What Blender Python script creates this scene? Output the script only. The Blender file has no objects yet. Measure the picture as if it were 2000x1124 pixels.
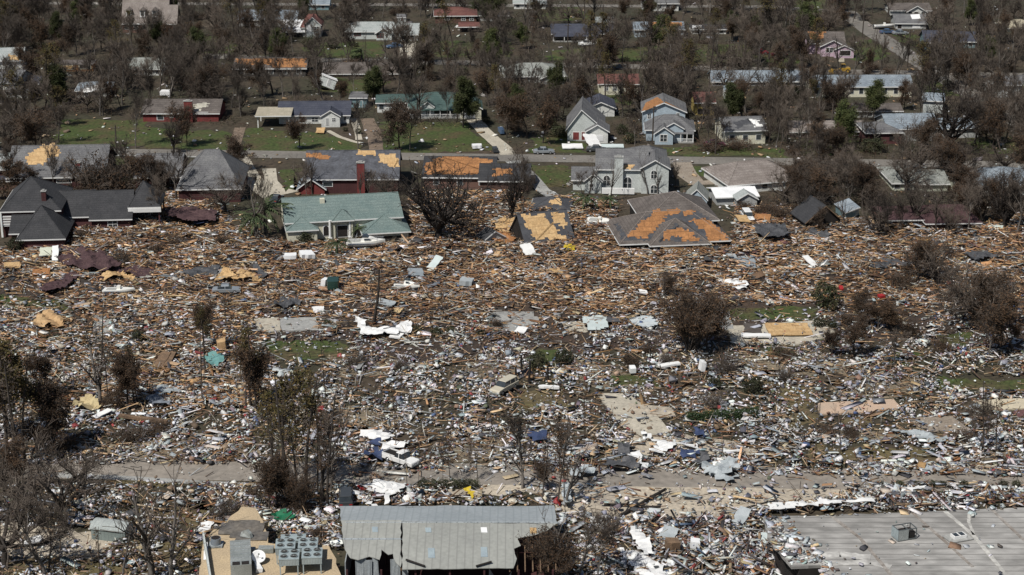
import bpy, bmesh, math, random
import numpy as np
from mathutils import Vector, Matrix

# ---------------------------------------------------------------- camera, light, exposure
sc = bpy.context.scene
COL = sc.collection
PI = math.pi
R = math.radians
CAM_H, DEP, F, CX, CY = 103.0, R(19.0), 3500.0, 1000.0, 562.0
cam = bpy.data.cameras.new('camera'); cam_o = bpy.data.objects.new('camera', cam); COL.objects.link(cam_o)
cam_o.location = (0, 0, CAM_H); cam_o.rotation_euler = (PI/2 - DEP, 0, 0)
cam.sensor_width = 36; cam.lens = 36*F/2000; cam.clip_end = 6000; cam.clip_start = 1
sc.camera = cam_o
SUN_EL, SUN_AZ = R(54), R(-143)      # azimuth measured from +Y towards +X (sun stands left of and a little behind the camera)
world = bpy.data.worlds.new('World'); sc.world = world; world.use_nodes = True
nt = world.node_tree
sky = nt.nodes.new('ShaderNodeTexSky'); sky.sky_type = 'NISHITA'; sky.sun_disc = False
sky.sun_elevation = SUN_EL; sky.sun_rotation = SUN_AZ
nt.links.new(sky.outputs[0], nt.nodes['Background'].inputs[0]); nt.nodes['Background'].inputs[1].default_value = 0.05
sl = bpy.data.lights.new('sun', 'SUN'); sl.energy = 4.2; sl.angle = R(0.5); sl.color = (1, .96, .9)
sun = bpy.data.objects.new('sun', sl); COL.objects.link(sun)
sd = Vector((math.sin(SUN_AZ)*math.cos(SUN_EL), math.cos(SUN_AZ)*math.cos(SUN_EL), math.sin(SUN_EL)))
sun.rotation_euler = sd.to_track_quat('Z', 'Y').to_euler(); sun.location = sd*300
sc.view_settings.view_transform = 'Standard'; sc.view_settings.look = 'None'
sc.view_settings.exposure = 0.22; sc.view_settings.gamma = 1
sc.cycles.max_bounces = 4; sc.cycles.diffuse_bounces = 2; sc.cycles.glossy_bounces = 2

# ---------------------------------------------------------------- helpers: photo pixel -> point on the ground
CD, SD = math.cos(DEP), math.sin(DEP)
CAM = Vector((0, 0, CAM_H))
def ray(px, py):
    u = (px-CX)/F; v = (py-CY)/F
    return Vector((u, CD - v*SD, -SD - v*CD))
def G(px, py, z=0.0):
    d = ray(px, py); t = (z-CAM_H)/d.z
    return Vector((d.x*t, d.y*t, z))
def S(py):                              # photo pixels per metre at a ground row
    d = ray(CX, py); return F/(-CAM_H/d.z)
def HT(px, pyb, pyt):                   # height of an upright thing from its base and top rows
    g = G(px, pyb); d = ray(px, pyt)
    return CAM_H + d.z/d.y*g.y
def npG(px, py):
    u = (px-CX)/F; v = (py-CY)/F
    dz = -SD - v*CD; t = -CAM_H/dz
    return u*t, (CD - v*SD)*t
def inpoly(px, py, poly):
    n = len(poly); ins = np.zeros(px.shape, bool); j = n-1
    for i in range(n):
        xi, yi = poly[i]; xj, yj = poly[j]
        if yi != yj:
            c = ((yi > py) != (yj > py)) & (px < (xj-xi)*(py-yi)/(yj-yi)+xi)
            ins ^= c
        j = i
    return ins

LM = []                                 # landmarks used to word labels: (phrase, px, py)
def tag(o, label=None, cat=None, group=None, kind=None):
    if label: o['label'] = label
    if cat: o['category'] = cat
    if group: o['group'] = group
    if kind: o['kind'] = kind
    return o
def thing(name, label, cat, loc=(0, 0, 0), rz=0.0, group=None):
    o = bpy.data.objects.new(name, None); COL.objects.link(o)
    o.empty_display_size = .3
    o.location = loc; o.rotation_euler = (0, 0, rz)
    return tag(o, label, cat, group)

class MB:
    def __init__(s): s.v = []; s.f = []; s.m = []
    def add(s, vs, fs, m=0):
        b = len(s.v); s.v += [tuple(p) for p in vs]
        for f in fs: s.f.append([i+b for i in f]); s.m.append(m)
        return s
    def box(s, x0, x1, y0, y1, z0, z1, m=0, M=None):
        vs = [(x0, y0, z0), (x1, y0, z0), (x1, y1, z0), (x0, y1, z0), (x0, y0, z1), (x1, y0, z1), (x1, y1, z1), (x0, y1, z1)]
        if M is not None: vs = [M @ Vector(p) for p in vs]
        return s.add(vs, [(3, 2, 1, 0), (4, 5, 6, 7), (0, 1, 5, 4), (1, 2, 6, 5), (2, 3, 7, 6), (3, 0, 4, 7)], m)
    def prism(s, poly, ext, m=0):       # closed prism: polygon extruded by a vector
        n = len(poly); e = Vector(ext); a = [Vector(p) for p in poly]
        b = [p+e for p in a]
        fs = [list(range(n)), list(range(2*n-1, n-1, -1))]
        for i in range(n): j = (i+1) % n; fs.append((j, i, n+i, n+j))
        return s.add(a+b, fs, m)
    def tube(s, p0, p1, r0, r1, n=8, m=0, cap=True):
        p0 = Vector(p0); p1 = Vector(p1); d = (p1-p0)
        if d.length < 1e-6: return s
        d.normalize(); a = d.orthogonal().normalized(); b = d.cross(a)
        vs = []
        for p, r in ((p0, r0), (p1, r1)):
            for k in range(n):
                t = 2*PI*k/n; vs.append(p + a*(r*math.cos(t)) + b*(r*math.sin(t)))
        fs = [(k, (k+1) % n, n+(k+1) % n, n+k) for k in range(n)]
        if cap: fs += [list(range(n-1, -1, -1)), list(range(n, 2*n))]
        return s.add(vs, fs, m)
    def build(s, name, mat=None, parent=None, smooth=False, fix=False):
        me = bpy.data.meshes.new(name); me.from_pydata(s.v, [], s.f)
        mats = mat if isinstance(mat, (list, tuple)) else [mat]
        for x in mats:
            if x: me.materials.append(x)
        if len(mats) > 1: me.polygons.foreach_set('material_index', s.m)
        if fix:
            bm = bmesh.new(); bm.from_mesh(me); bmesh.ops.recalc_face_normals(bm, faces=bm.faces); bm.to_mesh(me); bm.free()
        if smooth: me.polygons.foreach_set('use_smooth', [True]*len(me.polygons))
        me.update()
        o = bpy.data.objects.new(name, me); COL.objects.link(o)
        if parent: o.parent = parent
        return o
def copy_tree(root, scale=None):
    r = root.copy(); COL.objects.link(r)
    for ch in root.children:
        c = ch.copy(); COL.objects.link(c); c.parent = r
        for g in ch.children:
            d = g.copy(); COL.objects.link(d); d.parent = c
    return r

# ---------------------------------------------------------------- materials
MATS = {}
def mat(name, c1, c2=None, scale=.5, rough=.85, bump=.15, metal=0.0, pat=None, patc=None, pscale=(1, 1, 1), attr=None, rnd=0.0, fine=9.0, fvar=.35, spec=.3, cut=(.35, .65), stretch=None):
    if name in MATS: return MATS[name]
    m = bpy.data.materials.new(name); m.use_nodes = True; MATS[name] = m
    nt = m.node_tree; N = nt.nodes; L = nt.links; b = N['Principled BSDF']
    b.inputs['Roughness'].default_value = rough; b.inputs['Metallic'].default_value = metal
    b.inputs['Specular IOR Level'].default_value = spec
    tc = N.new('ShaderNodeTexCoord'); vec = tc.outputs['Object']
    if stretch:
        mp0 = N.new('ShaderNodeMapping'); mp0.inputs['Scale'].default_value = stretch
        L.new(vec, mp0.inputs[0]); vec0 = mp0.outputs[0]
    else: vec0 = vec
    c2 = c2 or tuple(x*.65 for x in c1)
    if attr:
        a = N.new('ShaderNodeAttribute'); a.attribute_name = attr; col = a.outputs['Color']
    else:
        n1 = N.new('ShaderNodeTexNoise'); n1.inputs['Scale'].default_value = scale; n1.inputs['Detail'].default_value = 6; n1.inputs['Roughness'].default_value = .62
        L.new(vec0, n1.inputs['Vector'])
        mr = N.new('ShaderNodeMapRange'); mr.inputs[1].default_value = cut[0]; mr.inputs[2].default_value = cut[1]
        L.new(n1.outputs['Fac'], mr.inputs[0])
        mx = N.new('ShaderNodeMix'); mx.data_type = 'RGBA'; mx.inputs[6].default_value = (*c1, 1); mx.inputs[7].default_value = (*c2, 1)
        L.new(mr.outputs[0], mx.inputs[0]); col = mx.outputs[2]
    n2 = N.new('ShaderNodeTexNoise'); n2.inputs['Scale'].default_value = fine; n2.inputs['Detail'].default_value = 4
    L.new(vec0, n2.inputs['Vector'])
    mr2 = N.new('ShaderNodeMapRange'); mr2.inputs[1].default_value = .25; mr2.inputs[2].default_value = .75
    mr2.inputs[3].default_value = 1-fvar; mr2.inputs[4].default_value = 1+fvar*.6
    L.new(n2.outputs['Fac'], mr2.inputs[0])
    mu = N.new('ShaderNodeMix'); mu.data_type = 'RGBA'; mu.blend_type = 'MULTIPLY'; mu.inputs[0].default_value = 1
    L.new(col, mu.inputs[6]); L.new(mr2.outputs[0], mu.inputs[7]); col = mu.outputs[2]
    if pat:
        mp = N.new('ShaderNodeMapping'); mp.inputs['Scale'].default_value = pscale; L.new(vec, mp.inputs[0])
        if pat == 'brick':
            t = N.new('ShaderNodeTexBrick'); t.inputs['Scale'].default_value = 1; t.inputs['Mortar Size'].default_value = .008 if pscale[0] < .5 else .02
            t.inputs['Color1'].default_value = (0, 0, 0, 1); t.inputs['Color2'].default_value = (.35, .35, .35, 1); t.inputs['Mortar'].default_value = (1, 1, 1, 1)
            L.new(mp.outputs[0], t.inputs['Vector']); fac = t.outputs['Color']
        else:                            # thin lines across X, Y or Z
            sx = N.new('ShaderNodeSeparateXYZ'); L.new(mp.outputs[0], sx.inputs[0])
            fr = N.new('ShaderNodeMath'); fr.operation = 'FRACT'; L.new(sx.outputs[pat], fr.inputs[0])
            lt = N.new('ShaderNodeMapRange'); lt.inputs[1].default_value = .0; lt.inputs[2].default_value = .22; lt.inputs[3].default_value = 1; lt.inputs[4].default_value = 0
            L.new(fr.outputs[0], lt.inputs[0]); fac = lt.outputs[0]
        pm = N.new('ShaderNodeMix'); pm.data_type = 'RGBA'; L.new(fac, pm.inputs[0]); L.new(col, pm.inputs[6])
        pm.inputs[7].default_value = (*(patc or (.02, .02, .02)), 1); col = pm.outputs[2]
    if rnd:
        oi = N.new('ShaderNodeObjectInfo'); hv = N.new('ShaderNodeHueSaturation')
        r1 = N.new('ShaderNodeMapRange'); r1.inputs[3].default_value = 1-rnd; r1.inputs[4].default_value = 1+rnd
        L.new(oi.outputs['Random'], r1.inputs[0]); L.new(r1.outputs[0], hv.inputs['Value']); L.new(col, hv.inputs['Color']); col = hv.outputs[0]
    L.new(col, b.inputs['Base Color'])
    if bump:
        bp = N.new('ShaderNodeBump'); bp.inputs['Strength'].default_value = bump; bp.inputs['Distance'].default_value = .08
        L.new(n2.outputs['Fac'], bp.inputs['Height']); L.new(bp.outputs[0], b.inputs['Normal'])
    return m
# shingles
sh = lambda n, a, b: mat('shingle_'+n, a, b, scale=.45, fine=5, fvar=.45, bump=.4, rough=.9, pat='Z', pscale=(1, 1, 3.2), patc=tuple(x*.72 for x in a))
SHD = sh('charcoal', (.032, .033, .036), (.05, .05, .053)); SHG = sh('grey', (.105, .105, .11), (.165, .165, .165))
SHB = sh('brown', (.085, .073, .066), (.14, .122, .11)); SHT = sh('teal', (.125, .172, .165), (.165, .21, .197))
SHGR = sh('green', (.045, .08, .075), (.07, .11, .1)); SHR = sh('red', (.11, .045, .04), (.16, .075, .06))
SHM = sh('maroon', (.055, .028, .032), (.08, .045, .045)); SHP = sh('pale', (.36, .38, .37), (.27, .3, .29))
SHN = sh('navy', (.04, .045, .065), (.065, .07, .09)); SHT2 = sh('taupe', (.17, .145, .13), (.25, .22, .2))
SHBL = sh('bluegrey', (.16, .19, .22), (.26, .3, .33)); SHK = sh('khaki', (.2, .21, .19), (.27, .28, .26))
sd_ = lambda n, a, b=None: mat('wall_'+n, a, b or tuple(x*.82 for x in a), scale=.6, fine=4, fvar=.25, bump=.1, pat='Z', pscale=(1, 1, 4), patc=tuple(x*.8 for x in a))
WW = sd_('white', (.62, .63, .6)); WC = sd_('cream', (.6, .58, .46)); WB = sd_('blue', (.36, .43, .48)); WP = sd_('pink', (.5, .38, .45))
WG = sd_('grey', (.38, .39, .38)); WT = sd_('teal', (.17, .26, .28)); WSAGE = sd_('sage', (.56, .58, .47)); WDK = sd_('dark', (.06, .055, .05))
WPG = sd_('pale_grey', (.5, .53, .51)); WY = sd_('yellow', (.35, .27, .09))
bk = lambda n, a, b: mat('brick_'+n, a, b, scale=1.2, fine=6, fvar=.3, bump=.15, pat='brick', pscale=(2.2, 2.2, 2.2), patc=tuple(x*1.3+.008 for x in a))
BKR = bk('red', (.16, .034, .032), (.11, .025, .022)); BKD = bk('dark', (.058, .02, .02), (.04, .016, .016)); BKB = bk('brown', (.1, .055, .042), (.065, .04, .032))  # dark brick is lowered to carry the shade of trees and eaves
TRIM = mat('white_trim', (.72, .72, .7), (.6, .6, .58), bump=0, fvar=.12)
GLASS = mat('window_glass', (.025, .03, .035), (.05, .06, .065), rough=.12, spec=.6, bump=0)
DARK = mat('black_and_painted_shade', (.012, .011, .01), (.025, .02, .018), bump=0)  # near-black colour: painted dark of unlit insides, and the black of real pieces
PLYO = mat('bare_decking_orange', (.4, .19, .075), (.27, .125, .05), scale=.6, fine=3, fvar=.4, pat='brick', pscale=(.2, .2, .2), patc=(.14, .07, .03))
PLYT = mat('bare_decking_tan', (.56, .39, .2), (.44, .28, .13), scale=.6, fine=3, fvar=.35, pat='brick', pscale=(.2, .2, .2), patc=(.3, .19, .09))
FELT = mat('roof_felt', (.045, .046, .052), (.075, .078, .085), scale=.8)
MWHITE = mat('white_metal', (.78, .78, .77), (.65, .66, .66), scale=.4, rough=.45, bump=.05, fvar=.15)
MGALV = mat('galvanised_metal', (.42, .45, .46), (.3, .33, .34), scale=.5, rough=.5, metal=.25, bump=.1, pat='X', pscale=(1.2, 1, 1), patc=(.2, .22, .23))
MTEAL = mat('painted_unit_metal', (.33, .385, .395), (.25, .3, .31), scale=.8, rough=.5, metal=.1, fvar=.2)
MGREY = mat('grey_metal', (.33, .35, .34), (.22, .24, .23), scale=.6, rough=.55, metal=.2, pat='Y', pscale=(1, 1, 1), patc=(.2, .21, .2))
CONC = mat('concrete', (.46, .42, .34), (.34, .31, .25), scale=.25, fine=2.5, fvar=.25)
CONCG = mat('grey_concrete', (.34, .34, .32), (.25, .25, .24), scale=.25, fine=2.5, fvar=.3)
WOOD = mat('weathered_wood', (.2, .13, .08), (.11, .075, .05), scale=1, fine=6, fvar=.4)
LUM = mat('new_lumber', (.42, .28, .15), (.3, .18, .09), scale=1, fine=6, fvar=.4)
PAINTS = {}
def paint(n, c, rough=.35, met=0): return mat('paint_'+n, c, tuple(x*.85 for x in c), rough=rough, metal=met, bump=.03, fvar=.12, spec=.5)
BARK = mat('bark', (.04, .032, .026), (.075, .062, .052), scale=1.5, fine=6, fvar=.4, rnd=.35, bump=.5)
BARKP = mat('pale_bark', (.15, .135, .12), (.075, .065, .056), scale=1.5, fine=6, fvar=.4, rnd=.35, bump=.5)
TWIG = mat('bare_twigs', (.06, .046, .036), (.115, .095, .078), scale=.6, rnd=.4, bump=0)
LEAFR = mat('dead_leaves', (.075, .042, .022), (.05, .033, .02), scale=.8, rnd=.35, bump=0, fine=3)
LEAFP = mat('scorched_needles', (.095, .06, .02), (.055, .055, .018), scale=.6, rnd=.35, bump=0, fine=3)
LEAFG = mat('green_leaves', (.026, .034, .015), (.055, .048, .024), scale=.8, rnd=.35, bump=0, fine=3)
PALM = mat('palm_fronds', (.03, .05, .022), (.07, .085, .035), scale=1, rnd=.2, bump=0)
# ---------------------------------------------------------------- the setting: ground, roads, lawns, slabs
GROUND = mat('ground', (.062, .047, .032), (.042, .04, .024), scale=.05, fine=.9, fvar=.5, bump=.6, cut=(.4, .6))
GRASS = mat('grass', (.05, .071, .019), (.08, .062, .031), scale=.16, fine=1.4, fvar=.6, bump=.5, cut=(.43, .66))
DRYG = mat('dry_grass', (.12, .1, .045), (.1, .075, .045), scale=.15, fine=1.5, fvar=.45, bump=.5)
ASPH = mat('asphalt', (.19, .175, .155), (.14, .13, .115), scale=.12, fine=1.5, fvar=.25)
ASPHD = mat('road_surface', (.2, .18, .155), (.26, .23, .195), scale=.08, fine=1.0, fvar=.3)
GRAV = mat('gravel', (.3, .26, .21), (.22, .18, .14), scale=.4, fine=3, fvar=.4)
MUD = mat('mud_drive', (.2, .15, .11), (.13, .1, .075), scale=.3, fine=2, fvar=.4)
rs = random.Random(5)
g = MB(); n = 40
xs = np.linspace(-900, 900, n+1); ys = np.linspace(-150, 2600, n+1)
for j in range(n+1):
    for i in range(n+1): g.v.append((xs[i], ys[j], 0))
for j in range(n):
    for i in range(n): a = j*(n+1)+i; g.f.append([a, a+1, a+n+2, a+n+1]); g.m.append(0)
tag(g.build('ground', GROUND), kind='structure')
def ragged(poly, step, amp, rr):
    out = []
    for i in range(len(poly)):
        a = poly[i]; b = poly[(i+1) % len(poly)]; L = (b-a).length; k = max(1, int(L/step))
        for q in range(k):
            p = a.lerp(b, q/k)
            out.append(p + Vector((rr.uniform(-amp, amp), rr.uniform(-amp, amp), 0)))
    return out
def sheet(name, pts, m, z=.02, amp=.5, step=1.5, thick=None):
    poly = [G(*p) for p in pts]; poly = ragged(poly, step, amp, rs) if amp else poly
    for p in poly: p.z = z
    if (poly[1]-poly[0]).cross(poly[2]-poly[1]).z < 0: poly.reverse()
    b = MB()
    if thick: b.prism([p for p in reversed(poly)], (0, 0, thick))
    else: b.add(poly, [list(range(len(poly)))])
    return tag(b.build(name, m, fix=bool(thick)), kind='structure')
def strip(name, pts, w, m, z=.03, amp=.0):
    c = [G(*p) for p in pts]; b = MB(); Ls = []; Rs = []; cc = []
    for i in range(len(c)-1):
        k = max(1, int((c[i+1]-c[i]).length/4))
        for q in range(k): cc.append(c[i].lerp(c[i+1], q/k))
    cc.append(c[-1])
    for i, p in enumerate(cc):
        d = (cc[min(i+1, len(cc)-1)]-cc[max(i-1, 0)]).normalized(); nn = Vector((-d.y, d.x, 0))
        ww = w/2
        Ls.append(p+nn*(ww+rs.uniform(-amp, amp))); Rs.append(p-nn*(ww+rs.uniform(-amp, amp)))
    for i in range(len(cc)-1):
        q = [Rs[i], Rs[i+1], Ls[i+1], Ls[i]]
        for p in q: p.z = z
        b.add(q, [(0, 1, 2, 3)])
    return tag(b.build(name, m), kind='structure')
strip('beach_road', [(-250, 911), (300, 918), (1000, 928), (1800, 938), (2250, 942)], 6.6, ASPHD, .05, .15)
strip('pavement', [(60, 926), (250, 935), (520, 951), (640, 956)], 1.3, CONCG, .06, .1)
strip('street', [(-250, 292), (0, 296), (450, 301), (1000, 309), (1500, 316), (2250, 327)], 6.2, ASPH, .05, .1)
strip('far_street', [(400, 110), (620, 118), (1000, 125), (1300, 132), (1700, 142), (2200, 152)], 6, ASPH, .05, .2)
strip('side_street', [(1668, 38), (1700, 62), (1760, 99), (1830, 145), (1905, 190), (1990, 240), (2080, 290)], 6.4, ASPH, .055, .2)
strip('back_street', [(-100, 6), (800, 10), (1500, 14), (1660, 24), (1672, 42)], 5, ASPH, .045, .2)
strip('driveway', [(797, 82), (796, 100), (795, 117)], 4.6, CONC, .06, .1)
strip('driveway', [(925, 234), (950, 262), (985, 291), (992, 303)], 3.6, CONC, .06, .15)
strip('driveway', [(1000, 315), (1030, 338), (1060, 372), (1090, 390)], 3.2, CONCG, .06, .2)
strip('driveway', [(716, 232), (730, 262), (736, 297)], 3.4, MUD, .06, .2)
strip('driveway', [(468, 250), (460, 280), (452, 299)], 2.6, MUD, .06, .2)
strip('driveway', [(470, 306), (485, 335), (510, 372), (540, 392)], 3.6, CONC, .06, .2)
strip('driveway', [(525, 330), (530, 355), (550, 380), (575, 372)], 3.0, CONC, .064, .2)
strip('driveway', [(1330, 318), (1340, 340), (1362, 358), (1412, 356), (1440, 340)], 4.2, GRAV, .06, .3)
strip('driveway', [(1210, 290), (1190, 300), (1185, 312)], 3, CONCG, .06, .2)
strip('garden_path', [(690, 232), (697, 252), (701, 274)], 1.6, CONC, .06, .1)
strip('garden_path', [(640, 256), (662, 268), (690, 277), (704, 280)], 1.3, CONC, .062, .1)
strip('garden_path', [(1420, 112), (1460, 115), (1480, 120)], 1.6, CONC, .06, .1)
strip('pavement', [(190, 304), (270, 305), (420, 308)], 1.0, CONCG, .06, .1)
for p in [[(590, 86), (700, 80), (748, 84), (748, 112), (600, 115)], [(120, 236), (280, 234), (290, 286), (100, 291)], [(270, 250), (455, 258), (448, 293), (280, 291)],
          [(480, 250), (640, 262), (705, 282), (718, 297), (470, 297)], [(748, 238), (905, 240), (975, 295), (748, 300)], [(190, 308), (290, 310), (262, 356), (212, 352)],
          [(546, 330), (582, 330), (579, 373), (556, 371)], [(1035, 322), (1118, 325), (1112, 368), (1062, 366)], [(1345, 325), (1412, 328), (1418, 350), (1370, 345)],
          [(1372, 366), (1428, 362), (1424, 386), (1382, 388)], [(1660, 86), (1700, 74), (1738, 108), (1700, 122), (1665, 118)], [(1072, 100), (1140, 94), (1150, 119), (1066, 118)],
          [(1200, 96), (1320, 88), (1440, 86), (1560, 110), (1400, 126), (1210, 121)], [(1040, 262), (1100, 264), (1150, 284), (1140, 300), (1040, 298)],
          [(1290, 290), (1400, 284), (1530, 292), (1540, 308), (1300, 304)], [(1035, 16), (1125, 12), (1155, 38), (1050, 44)], [(845, 80), (1000, 84), (1000, 112), (850, 112)],
          [(365, 72), (470, 72), (460, 104), (380, 104)], [(1740, 62), (1790, 68), (1800, 92), (1765, 88)], [(1500, 108), (1570, 112), (1560, 124), (1500, 122)],
          [(1560, 270), (1700, 276), (1690, 300), (1560, 304)], [(1890, 270), (2010, 270), (2010, 300), (1900, 300)], [(0, 300), (30, 305), (10, 320), (-40, 318)], [(1165, 175), (1240, 185), (1230, 205), (1170, 200)],
          [(1780, 145), (1830, 160), (1880, 190), (1800, 180)], [(620, 150), (760, 160), (720, 182), (620, 180)], [(440, 105), (600, 112), (590, 118), (440, 112)], [(1540, 0), (1620, 0), (1650, 20), (1560, 30)]]:
    sheet('lawn', p, GRASS, .02+.001*rs.random(), 1.2)
for p in [[(1412, 602), (1600, 598), (1592, 626), (1422, 626)], [(520, 664), (690, 668), (670, 704), (528, 700)], [(1042, 680), (1096, 682), (1084, 716), (1050, 716)],
          [(1190, 736), (1272, 738), (1268, 758), (1192, 756)], [(1828, 736), (2010, 742), (2010, 766), (1836, 762)], [(1828, 654), (1905, 648), (1890, 674), (1836, 672)], [(0, 568), (130, 590), (150, 612), (0, 600)],
          [(1490, 640), (1560, 690), (1540, 712), (1490, 700)], [(1730, 690), (1790, 690), (1780, 716), (1740, 714)]]:
    sheet('grass_patch', p, GRASS, .024, 1.4)
for p in [[(1580, 868), (1790, 872), (1850, 905), (1560, 900)], [(1500, 740), (1580, 760), (1600, 830), (1540, 836)], [(220, 933), (520, 930), (520, 944), (280, 946)], [(1000, 760), (1100, 760), (1120, 800), (1010, 800)],
          [(0, 1060), (400, 1040), (400, 1140), (0, 1140)], [(220, 1000), (430, 990), (400, 1030), (240, 1020)]]:
    sheet('dry_grass_patch', p, DRYG, .026, 1.4)
PARK = mat('car_park', (.46, .4, .31), (.33, .29, .235), scale=.2, fine=1.8, fvar=.35)
sheet('car_park', [(1040, 940), (1420, 945), (1640, 948), (1660, 968), (1500, 1000), (1420, 1040), (1180, 1040), (1090, 1000)], PARK, .046, .6)
sheet('car_park', [(830, 925), (1000, 935), (1090, 960), (880, 972)], PARK, .042, .6)
sheet('car_park', [(0, 1018), (110, 1032), (250, 1050), (180, 1090), (0, 1085)], PARK, .042, .5)
sheet('car_park', [(1220, 838), (1420, 860), (1500, 885), (1180, 895)], PARK, .044, .7)
sheet('car_park', [(1800, 905), (2060, 915), (2060, 922), (1850, 920)], PARK, .058, .3)
SILT = mat('silt', (.22, .18, .125), (.14, .115, .08), scale=.18, fine=1.6, fvar=.45, bump=.4)
for p in [[(1440, 690), (1620, 690), (1700, 720), (1600, 740), (1460, 730)], [(1120, 700), (1300, 760), (1250, 780), (1110, 740)], [(1620, 740), (1820, 745), (1800, 775), (1640, 775)], [(560, 790), (760, 800), (740, 840), (580, 836)], [(1280, 640), (1330, 660), (1280, 676), (1200, 668)],
          [(640, 690), (860, 700), (840, 730), (660, 740)], [(900, 700), (1010, 690), (1030, 730), (920, 750)], [(200, 860), (420, 850), (500, 890), (240, 900)], [(1650, 830), (1780, 850), (1700, 866), (1600, 856)], [(60, 600), (300, 610), (280, 640), (60, 640)], [(1850, 870), (2050, 880), (2050, 905), (1880, 905)], [(880, 850), (1010, 860), (1000, 900), (860, 900)]]:
    sheet('silt_patch', p, SILT, .022, 1.6)
SLN = [0]
def sl_(pts, m, nm='slab'):
    SLN[0] += 1; return sheet(nm, pts, m, .0, .12, 1.0, .2+.006*SLN[0])
sl_([(1165, 770), (1225, 772), (1270, 800), (1310, 845), (1255, 858), (1205, 825)], CONC, 'driveway_slab')
sl_([(1225, 790), (1310, 798), (1320, 815), (1240, 815)], PARK, 'house_slab')
sl_([(495, 625), (545, 623), (548, 648), (505, 650)], CONC, 'house_slab'); sl_([(546, 624), (618, 622), (622, 648), (549, 648)], CONCG, 'house_slab')
sl_([(962, 612), (1040, 610), (1058, 632), (1020, 655), (960, 645)], CONCG, 'house_slab'); sl_([(1090, 632), (1138, 630), (1150, 655), (1110, 656)], CONC, 'house_slab')
sl_([(1420, 640), (1600, 628), (1640, 655), (1560, 675), (1430, 672)], CONC, 'house_slab')
sl_([(1598, 790), (1745, 782), (1760, 800), (1690, 808), (1600, 812)], mat('pinkish_slab', (.5, .36, .26), (.42, .33, .25), scale=.3), 'house_slab')
sl_([(1905, 785), (2030, 780), (2030, 800), (1920, 804)], mat('pale_slab', (.55, .48, .35), (.45, .4, .3), scale=.3), 'house_slab')
sl_([(1770, 820), (1860, 816), (1900, 845), (1810, 846)], GRAV, 'house_slab'); sl_([(180, 620), (215, 616), (222, 650), (190, 654)], CONCG, 'house_slab')
sl_([(1402, 612), (1425, 612), (1432, 645), (1405, 645)], CONCG, 'house_slab'); sl_([(1640, 790+30), (1700, 820), (1705, 834), (1650, 834)], DRYG, 'house_slab')

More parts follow.
